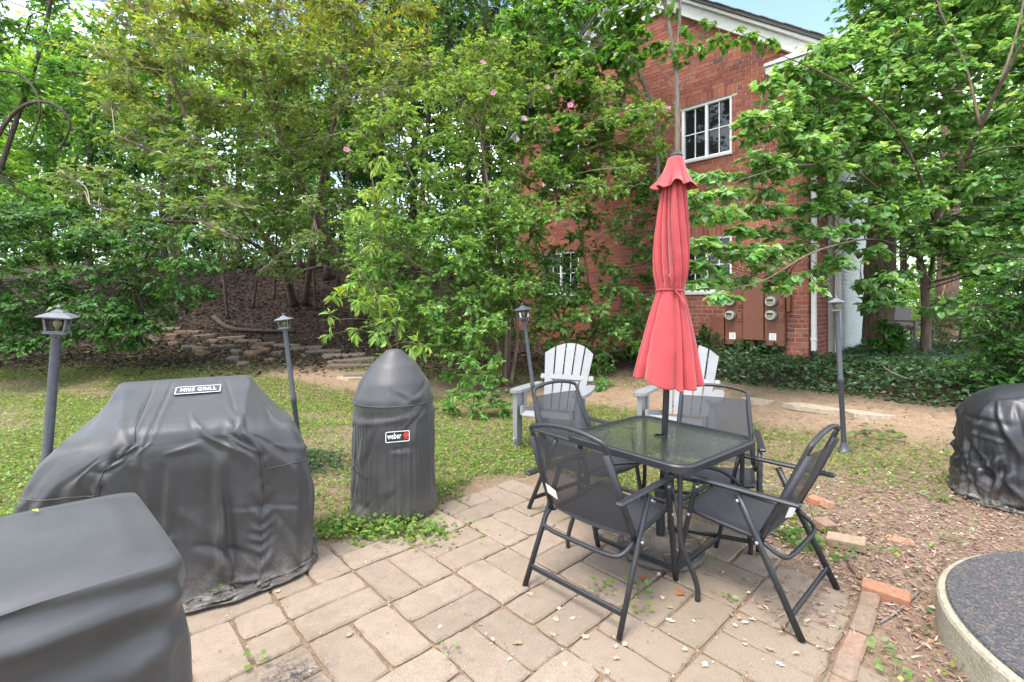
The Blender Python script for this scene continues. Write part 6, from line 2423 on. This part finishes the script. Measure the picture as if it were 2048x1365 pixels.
for i, (px, d, r, h, lb) in enumerate(wds):
    X0 = (px - 1024) / FPX * d
    z0 = float(gz(X0, d))
    b0 = np.array([X0, d, z0])
    low = 0.12 if i in (1, 2, 5, 12, 13, 15) else 0.2
    stems = [([b0, b0 + [.2, 0, h * .3], b0 + [.1, .2, h * .6], b0 + [0, 0, h * .9]], .22, .06)]
    cl = []
    for k in range(60):
        v = unit(rng.standard_normal(3)); q = rng.random() ** .45
        c = b0 + np.array([0, 0, h * (.5 + low * .3)]) + v * q * np.array([r, r * .8, h * .5])
        if c[2] < z0 + .25: c[2] = z0 + .3 + rng.random()
        cl.append((c, (r * .4, r * .4, r * .3), 70))
    pal = ([(.1, .19, .035), (.14, .24, .045), (.2, .28, .05)] if i in (0, 1, 2, 5, 6, 12, 13, 15) else MDG)
    plant('woodland_tree', lb, 'tree', stems, cl, 'kite', .27, pal, (3, 3, 2), 'leaf', 6, 'bark_dark', 'bark_dark', .012, .5, .2, group='trees of the woods beyond', twigs=False)
# light green undergrowth on the ridge
n = 80000
ux = rng.uniform(-30, 6, n); uy = rng.uniform(17.6, 30, n)
k_ = fbm(ux, uy, 61, .5) > .42
ux, uy = ux[k_], uy[k_]; n = len(ux)
pos = np.column_stack([ux, uy, gz(ux, uy) + rng.random(n) ** 1.2 * (.6 + 7 * fbm(ux, uy, 63, .3) * sstep(17.8, 20.5, uy))])
o = leaf_obj('undergrowth', 'kite', pos, unit(rng.standard_normal((n, 3)) + [0, 0, .2]), unit(rng.standard_normal((n, 3)) * .6 + [0, -.2, 1]), .17 * (.6 + .8 * rng.random(n)), palette(n, [(.12, .22, .035), (.17, .27, .05), (.08, .16, .03)], (2, 2, 2)), M['leaf'])
tag(o, kind='stuff')
n = 24000
ux = rng.uniform(9, 34, n); uy = rng.uniform(14.5, 30, n)
pos = np.column_stack([ux, uy, gz(ux, uy) + rng.random(n) ** 1.5 * (.3 + 4 * fbm(ux, uy, 73, .3) * sstep(15, 20, uy))])
o = leaf_obj('undergrowth', 'kite', pos, unit(rng.standard_normal((n, 3)) + [0, 0, .2]), unit(rng.standard_normal((n, 3)) * .6 + [0, -.2, 1]), .17 * (.6 + .8 * rng.random(n)), palette(n, [(.12, .22, .035), (.19, .27, .06), (.08, .16, .03)], (2, 2, 2)), M['leaf'])
tag(o, kind='stuff')

# thin dark saplings on the slope
for i, (px, py, lb) in enumerate([(455, 640, 'thin dark sapling at the left of the bare slope'), (505, 618, 'thin sapling leaning right on the bare slope'), (548, 600, 'slim sapling just left of the olive tree stems'),
                                  (632, 622, 'slim dark sapling just right of the olive tree stems'), (668, 640, 'forked sapling right of the olive tree on the slope'), (705, 660, 'thin sapling at the right of the slope behind the long leaved shrub')]):
    b0 = G(px, py); d = b0[1]
    ln = (-30, 50, 10, -20, 25, -10)[i]
    stems = [([b0, P(px + ln * .3, py - 90, d), P(px + ln, py - 220, d + .1), P(px + ln * 1.2, py - 330, d)], .045, .015), ([P(px + ln * .3, py - 90, d), P(px + ln * .3 + 30, py - 170, d - .2), P(px + ln * .3 + 70, py - 220, d - .4)], .022, .008)]
    cl = [(P(px + ln + random.uniform(-70, 70), py - random.uniform(130, 330), d - random.uniform(0, .9)), (.4, .4, .26), 70) for q in range(7)]
    plant('sapling', lb, 'tree', stems, cl, 'kite', .10, MDG, (3, 3, 2), 'leaf', 8, 'bark_dark', 'bark_dark', .004, .5, .2, group='saplings on the slope')

# ------------------------------------------------------------------ ground cover
# bits of leaf and needle on the dirt path
n = 26000
ux = rng.uniform(-4.6, 8.5, n); uy = rng.uniform(3.2, 9.6, n)
ok = (path_dist(ux, uy) < .75 + .3 * rng.standard_normal(n)) & (rng.random(n) < .25 + .6 * fbm(ux, uy, 141, 1.5))
ux, uy = ux[ok], uy[ok]; n = len(ux)
o = leaf_obj('path_litter', 'strip', np.column_stack([ux, uy, gz(ux, uy) + .006]), unit(np.column_stack([rng.standard_normal((n, 2)), .12 * rng.standard_normal(n)])), unit(rng.standard_normal((n, 3)) * .3 + [0, 0, 1]), .06 * (.4 + .9 * rng.random(n)),
             palette(n, [(.2, .12, .07), (.28, .18, .11), (.36, .26, .17), (.12, .07, .045)], (3, 3, 2, 2)), M['leaf_dry'])
tag(o, kind='stuff')
# ivy bed in front of and beside the house
n = 60000
ux = rng.uniform(2.2, 12, n); uy = rng.uniform(4.2, 11.8, n)
s_ = (ux - HC[0]) * HN[0] + (uy - HC[1]) * HN[1]
tU = (ux - HC[0]) * HU[0] + (uy - HC[1]) * HU[1]
edge = 1.55 + .3 * (fbm(ux, uy, 81, 1.2) - .5) * 2 - .28 * np.clip(tU - 1.0, 0, 4)
ok = (s_ < edge) & ((tU < -.05) | (s_ > .05)) & (tU < 3.2) & (path_dist(ux, uy) > .55)
ok &= ~((s_ < .05) & (tU > -.25)) & (np.hypot(ux - fp[0] - 1, uy - fp[1] - 1) > 1.3)
ux, uy, s_, edge = ux[ok], uy[ok], s_[ok], edge[ok]
n = len(ux)
hh = .20 * sstep(0, .35, edge - s_) * (.55 + .9 * fbm(ux, uy, 85, 2.2))
pos = np.column_stack([ux, uy, gz(ux, uy) + hh * (rng.random(n) ** .5) + .01])
o = leaf_obj('ivy_bed', 'lobe4', pos, unit(np.column_stack([rng.standard_normal((n, 2)), -.25 + .2 * rng.standard_normal(n)])), unit(rng.standard_normal((n, 3)) * .38 + [-.1, -.25, 1]), .075 * (.6 + .7 * rng.random(n)),
             palette(n, [(.032, .075, .03), (.05, .11, .04), (.08, .15, .06), (.15, .16, .06)], (3, 4, 2, .15)), M['leaf'])
tag(o, kind='stuff')
# ivy climbing the foot of the wall
n = 1500
tt = rng.uniform(.35, 2.0, n); zz = rng.random(n) ** 1.4 * .5 * (.35 + fbm(tt * 3, tt, 91, 2.0))
ux, uy = HC[0] + HU[0] * tt, HC[1] + HU[1] * tt
off = .03 + .22 * rng.random(n) * (1 - zz)
pos = np.column_stack([ux + HN[0] * off, uy + HN[1] * off, gz(ux, uy) + .1 + zz])
o = leaf_obj('wall_ivy', 'lobe4', pos, unit(np.column_stack([rng.standard_normal((n, 2)), -.4 + .4 * rng.standard_normal(n)])), unit(rng.standard_normal((n, 3)) * .4 + [HN[0], HN[1], .4]), .085 * (.6 + .7 * rng.random(n)),
             palette(n, [(.03, .075, .025), (.045, .1, .03), (.07, .135, .04)], (2, 3, 2)), M['leaf'])
tag(o, kind='stuff')


def lawn_density(x, y):
    d = np.ones_like(x)
    d *= 1 - sstep(.75, .32, path_dist(x, y) + .5 * (fbm(x, y, 101, 1.6) - .5))
    d *= sstep(.03, -.22, patio_in(x, y) + .28 * (fbm(x, y, 103, 2.2) - .5))
    d *= .3 + .7 * sstep(.28, .5, fbm(x, y, 105, 1.0))
    # thin on the mulch to the right
    thr = .75 + 1.1 * sstep(2.0, 3.3, y)
    m_ = sstep(thr, thr + .5, x) * (1 - sstep(3.4, 4.6, y + .6 * (fbm(x, y, 107, 1.0) - .5)))
    d *= 1 - .97 * m_
    d *= 1 - .55 * sstep(1.0, 2.5, x)
    d *= 1 - sstep(8.6, 10.2, y) * .85
    s_ = (x - HC[0]) * HN[0] + (y - HC[1]) * HN[1]
    d *= sstep(1.5, 2.3, s_)
    d *= 1 - .75 * np.exp(-((x + .1) ** 2 + (y - 6.8) ** 2) / 1.2)
    return d


n = 340000
yy = 1.2 + 10.6 * rng.random(n) ** 1.25
ux = rng.uniform(-1.18, 1.12, n) * (yy + .6); uy = yy
ok = rng.random(n) < lawn_density(ux, uy)
ux, uy = ux[ok], uy[ok]; n = len(ux)
hgt_ = .012 + .045 * rng.random(n) ** 1.5 * (.4 + 1.2 * fbm(ux, uy, 111, 3.0))
pos = np.column_stack([ux, uy, gz(ux, uy) + hgt_])
sz = .027 * (.55 + .75 * rng.random(n)) * np.clip(.75 + .05 * uy, .8, 1.2)
o = leaf_obj('clover_lawn', 'disc', pos, unit(np.column_stack([rng.standard_normal((n, 2)), .15 * rng.standard_normal(n)])), unit(rng.standard_normal((n, 3)) * .38 + [0, 0, 1]), sz,
             palette(n, [(.15, .27, .045), (.2, .33, .055), (.27, .38, .085), (.11, .21, .035), (.36, .38, .1)], (3, 4, 3, 2, .5)), M['leaf'])
tag(o, kind='stuff')
n = 60000
yy = 1.8 + 9 * rng.random(n) ** 1.2
ux = rng.uniform(-1.18, 1.12, n) * (yy + .6); uy = yy
ok = rng.random(n) < lawn_density(ux, uy) * .9
ux, uy = ux[ok], uy[ok]; n = len(ux)
o = leaf_obj('grass_blades', 'strip', np.column_stack([ux, uy, gz(ux, uy)]), unit(np.column_stack([rng.standard_normal((n, 2)) * .8, np.full(n, .8)])), unit(rng.standard_normal((n, 3)) + [0, -.5, .3]), .065 * (.5 + .8 * rng.random(n)),
             palette(n, [(.13, .22, .04), (.2, .28, .06), (.26, .26, .1)], (3, 3, 1)), M['leaf'])
tag(o, kind='stuff')

# fallen leaves on the slope
n = 42000
ux = rng.uniform(-15, 2.2, n); uy = rng.uniform(8.3, 19, n)
ok = rng.random(n) < sstep(8.6, 10.4, uy + .8 * (fbm(ux, uy, 121, .9) - .5)) * (1 - sstep(.2, 2.0, ux - .1 * (uy - 9)))
ux, uy = ux[ok], uy[ok]; n = len(ux)
pos = np.column_stack([ux, uy, gz(ux, uy) + .012 + .03 * rng.random(n)])
o = leaf_obj('leaf_litter', 'kite', pos, unit(np.column_stack([rng.standard_normal((n, 2)), .25 * rng.standard_normal(n)])), unit(rng.standard_normal((n, 3)) * .5 + [0, 0, 1]), .11 * (.5 + .8 * rng.random(n)),
             palette(n, [(.034, .021, .016), (.06, .038, .028), (.095, .063, .048), (.15, .11, .09), (.25, .2, .06)], (3, 4, 2, 1, .08)), M['leaf_dry'])
tag(o, kind='stuff')
# shreds, needles and dry leaves on the mulch and in the shade of the shrubs
n = 90000
yy = 1.0 + 4.6 * rng.random(n)
ux = rng.uniform(.7, 5.6, n); uy = yy
mw = sstep(1.35, 1.8, ux + .5 * (fbm(ux, uy, 131, 1.3) - .5)) * (1 - sstep(3.3, 4.6, uy + .9 * (fbm(ux, uy, 133, 1.0) - .5)))
mw = np.maximum(mw, .9 * np.exp(-((ux - 1.45) ** 2 / .10 + (uy - 2.35) ** 2 / .12)))
mw = mw * np.where(patio_in(ux, uy) > 0, np.where(ux > 1.2, .45, 0.1), 1.0)
inst = np.hypot(ux - SC[0], uy - SC[1]) < .97
ok = (rng.random(n) < mw) & ~inst
ux, uy = ux[ok], uy[ok]; n = len(ux)
top = np.where(patio_in(ux, uy) > 0, .004, gz(ux, uy) + .004)
pos = np.column_stack([ux, uy, top + .012 * rng.random(n)])
thin = rng.random(n) < .72
cw = palette(n, [(.2, .125, .085), (.27, .175, .12), (.33, .24, .175), (.14, .085, .06), (.42, .34, .265)], (3, 4, 3, 1.5, 1.2))
d2 = unit(np.column_stack([rng.standard_normal((n, 2)), .12 * rng.standard_normal(n)])); n2 = unit(rng.standard_normal((n, 3)) * .35 + [0, 0, 1])
szs = np.where(thin, .036, .03) * (.4 + 1.3 * rng.random(n) ** 2)
o = leaf_obj('mulch_shreds', 'strip', pos[thin], d2[thin], n2[thin], szs[thin], cw[thin], M['leaf_dry']); tag(o, kind='stuff')
o = leaf_obj('dry_leaf_bits', 'kite', pos[~thin], d2[~thin], n2[~thin], szs[~thin], cw[~thin] * 1.15, M['leaf_dry']); tag(o, kind='stuff')
# crumbs along the paver joints
n = 9000
a_, b_ = rng.uniform(-9, 9, n), rng.uniform(-7, 9, n)
on = rng.random(n) < .5
a_ = np.where(on, np.round(a_ * 2) / 2 + rng.normal(0, .035, n), a_); b_ = np.where(~on, np.round(b_ * 2) / 2 + rng.normal(0, .035, n), b_)
pp = GO + a_[:, None] * CELL * GU + b_[:, None] * CELL * GV
ok = (patio_in(pp[:, 0], pp[:, 1]) > .02) & (pp[:, 1] > .9)
pp = pp[ok]; n = len(pp)
pos = np.column_stack([pp, .001 + .004 * rng.random(n)])
o = leaf_obj('joint_crumbs', 'kite', pos, unit(np.column_stack([rng.standard_normal((n, 2)), .1 * rng.standard_normal(n)])), unit(rng.standard_normal((n, 3)) * .3 + [0, 0, 1]), .013 * (.4 + .9 * rng.random(n)) , palette(n, [(.3, .2, .12), (.42, .32, .2), (.2, .13, .07), (.55, .48, .36)], (3, 3, 2, 1)), M['leaf_dry'])
tag(o, kind='stuff')

# single fallen leaves on the pavers
vm = []
for i, c_ in enumerate([(.5, .42, .3), (.42, .33, .22), (.34, .24, .15), (.55, .5, .4)]):
    r_ = np.random.default_rng(500 + i)
    a = np.linspace(0, 2 * math.pi, 12)[:-1]
    q = (.5 + .5 * r_.random(11)) * (1 + .25 * np.cos(5 * a))
    V = np.vstack([[0, 0, .15], np.column_stack([q * np.cos(a) * .7, q * np.sin(a), .3 * r_.random(11)])])
    me = np_mesh('fallen_leaf', V, [np.array([(0, 1 + k, 1 + (k + 1) % 11) for k in range(11)])], np.tile(np.array(c_), (12, 1)))
    me.materials.append(M['leaf_dry']); vm.append(me)
lp = [(1118, 1218), (1112, 1240), (1105, 1270), (1020, 1320), (1232, 1294), (1233, 1318), (1035, 1287), (1145, 1238), (1325, 1197), (1340, 1216), (1478, 1236), (1490, 1246), (1470, 1252), (1505, 1240), (1462, 1230), (1340, 1242), (1387, 1243),
      (556, 1184), (676, 1143), (985, 1280), (1250, 1290), (1170, 1275), (700, 1270), (880, 1255), (1130, 1330), (1060, 1190), (960, 1250), (1215, 1345), (1410, 1330), (1370, 1300), (1540, 1300), (1560, 1330), (1490, 1290)]
for i, (px, py) in enumerate(lp):
    p = P(px, py, 945 * 1.5 / (py - 615))
    o = bpy.data.objects.new('fallen_leaf', vm[i % 4]); COL.objects.link(o)
    o.location = (p[0], p[1], .003); s_ = random.uniform(.012, .026); o.scale = (s_, s_, s_ * .5); o.rotation_euler = (0, 0, random.random() * 6.3)
    tag(o, 'small dry pale leaf scrap lying on the pavers', 'leaf', 'dry leaf scraps on the patio')
rm = np_mesh('fallen_leaf', np.array([(0, 0, .1), (-.6, .2, .3), (-1, .8, .2), (-.3, .7, .0), (0, 1.4, .3), (.3, .7, .1), (1, .9, .35), (.6, .2, .1), (.2, -.5, .05)]) * .032, [np.array([(0, i, i % 8 + 1) for i in range(1, 9)])], np.tile(np.array([(.32, .1, .035)]), (9, 1)))
rm.materials.append(M['leaf_dry'])
for px, py, ang, lb in ((1356, 1189, -1.2, 'rust coloured maple leaf curled on the pavers beside the table leg'), (1290, 1163, .6, 'brown maple leaf lying below the near sling chair')):
    p = P(px, py, 945 * 1.5 / (py - 615))
    o = bpy.data.objects.new('fallen_leaf', rm); COL.objects.link(o); o.location = (p[0], p[1], .006); o.rotation_euler = (.1, .1, ang)
    tag(o, lb, 'leaf')

# weeds
def weed(px, py, nl, size, hgt, label, cols=((.1, .22, .04), (.16, .28, .06)), kind='disc', stemmed=True, sp=.05, onpatio=False):
    p = P(px, py, 945 * 1.5 / (py - 615)) if onpatio else hit(px, py)
    r = empty('weed', tuple(p), 0, label, 'weed', 'weeds round the patio')
    sm = MB()
    me = []
    tv, tf = LEAF[kind]
    F = {}
    for f in tf: F.setdefault(len(f), []).append(f)
    for c_ in cols:
        m_ = np_mesh('leaf', tv, [np.array(a) for a in F.values()], np.tile(np.array(c_), (len(tv), 1))); m_.materials.append(M['leaf']); me.append(m_)
    for k in range(nl):
        a = k * 2.4 + random.uniform(-.3, .3)
        q = sp * (.4 + .6 * random.random())
        h_ = hgt * (.3 + .7 * random.random())
        c = np.array([q * math.cos(a), q * math.sin(a), h_])
        sm.tube([(0, 0, 0), (c[0] * .4, c[1] * .4, h_ * .7), tuple(c)], .0013, 4)
        o = bpy.data.objects.new('leaf', random.choice(me)); COL.objects.link(o); o.parent = r
        y = np.array([math.cos(a), math.sin(a), -.15 + .3 * random.random()]); y /= np.linalg.norm(y)
        nr = unit(np.array([0, -.2, 1.0]) + np.random.default_rng(k + int(px)).normal(0, .25, 3))
        x = np.cross(y, nr); x /= np.linalg.norm(x); z = np.cross(x, y)
        R_ = np.stack([x, y, z], 1) * size * random.uniform(.7, 1.2)
        o.matrix_local = Matrix([[*R_[0], c[0]], [*R_[1], c[1]], [*R_[2], c[2]], [0, 0, 0, 1]])
    sm.build('stem', M['twig_green'], r)
    return r


weed(1200, 1183, 9, .03, .05, 'clump of small round leaves between the near chair legs', onpatio=True, sp=.06)
weed(1275, 1190, 8, .038, .08, 'bright lobed seedling in front of the near sling chair', kind='lobed', onpatio=True, sp=.06)
weed(1285, 1225, 5, .03, .04, 'yellow green sprout in the paver joint below the lobed seedling', ((.22, .3, .05), (.28, .33, .07)), onpatio=True, sp=.04)
weed(1455, 1200, 4, .03, .03, 'tiny seedling on the pavers left of the right chair foot', onpatio=True, sp=.03)
weed(896, 1308, 4, .032, .05, 'pale seedling alone in the joint near the bottom middle', ((.25, .36, .16), (.3, .4, .2)), onpatio=True, sp=.035)
weed(507, 1330, 4, .035, .03, 'two leaved sprout beside the black soot spot', onpatio=True, sp=.04)
weed(432, 1197, 7, .016, .06, 'thin sprig growing at the hem of the wide grill cover', onpatio=True, sp=.03)
weed(1605, 1092, 12, .085, .06, 'broad leaved rosette behind the right chair leg', ((.06, .16, .03), (.09, .2, .04)), 'oval', sp=.06)
weed(1655, 1110, 12, .045, .06, 'trailing round leaved weed in front of the tan brick', ((.07, .17, .03), (.11, .22, .05)), sp=.12)
weed(1768, 1112, 8, .035, .05, 'small weed with one yellow leaf in the mulch', ((.12, .24, .04), (.3, .3, .05)), sp=.08)
weed(1870, 1000, 8, .06, .05, 'leafy weed in the mulch left of the glossy cover', kind='oval', sp=.06)
weed(1765, 1305, 5, .04, .04, 'pale round leaved weed beside the sunken bricks', ((.22, .34, .12), (.18, .3, .1)), sp=.04)
weed(1790, 1355, 6, .04, .05, 'light green weed at the bottom edge in the mulch', ((.2, .33, .09), (.16, .28, .07)), sp=.05)
weed(1905, 1085, 6, .03, .04, 'small pale weed near the rim of the concrete step', ((.2, .3, .09), (.14, .24, .06)), sp=.05)
weed(1765, 875, 14, .11, .12, 'large leaved dock growing in the grass right of the tall lamp', ((.09, .19, .04), (.13, .24, .05)), 'oval', sp=.16)
weed(1735, 885, 14, .1, .1, 'broad leaved dock at the foot of the tall lamp', ((.1, .2, .045), (.14, .26, .06)), 'oval', sp=.18)
# clover tuft round the smoker's foot
n = 900
ux = rng.normal(-.86, .26, n); uy = rng.normal(3.15, .09, n)
h_ = .01 + .11 * rng.random(n) * np.exp(-((ux + .86) / .35) ** 2)
o = leaf_obj('clover_tuft', 'disc', np.column_stack([ux, uy, gz(ux, uy) + h_]), unit(np.column_stack([rng.standard_normal((n, 2)), .2 * rng.standard_normal(n)])), unit(rng.standard_normal((n, 3)) * .35 + [0, -.2, 1]), .034 * (.5 + .8 * rng.random(n)), palette(n, [(.11, .22, .035), (.17, .29, .05), (.24, .34, .07)], (2, 3, 2)), M['leaf'])
tag(o, kind='stuff')
n = 1400
ux = rng.normal(-1.98, .26, n); uy = rng.normal(4.45, .22, n)
h_ = .02 + .14 * rng.random(n) * np.exp(-((ux + 1.98) / .35) ** 2 - ((uy - 4.45) / .3) ** 2)
o = leaf_obj('periwinkle_patch', 'oval', np.column_stack([ux, uy, gz(ux, uy) + h_]), unit(np.column_stack([rng.standard_normal((n, 2)), .2 * rng.standard_normal(n)])), unit(rng.standard_normal((n, 3)) * .4 + [0, -.2, 1]), .04 * (.5 + .8 * rng.random(n)), palette(n, [(.03, .075, .03), (.05, .11, .04), (.1, .16, .08)], (3, 3, 1)), M['leaf'])
tag(o, kind='stuff')

yl = np_mesh('fallen_leaf', np.array([(0, -.5, 0), (.22, 0, .12), (0, .5, .02), (-.22, 0, .12)]) * .028, [np.array([(0, 1, 2), (0, 2, 3)])], np.tile(np.array([(.5, .42, .05)]), (4, 1)))
yl.materials.append(M['leaf_dry'])
p = P(70, 1028, 1.5 / 1.5)
q = P(70, 1028, FPX * .55 / (1028 - YH))
o = link('fallen_leaf', yl, None, None, (q[0], q[1], .958), (0, 0, 1.3))
tag(o, 'yellow leaf lying on top of the nearest black grill cover', 'leaf')
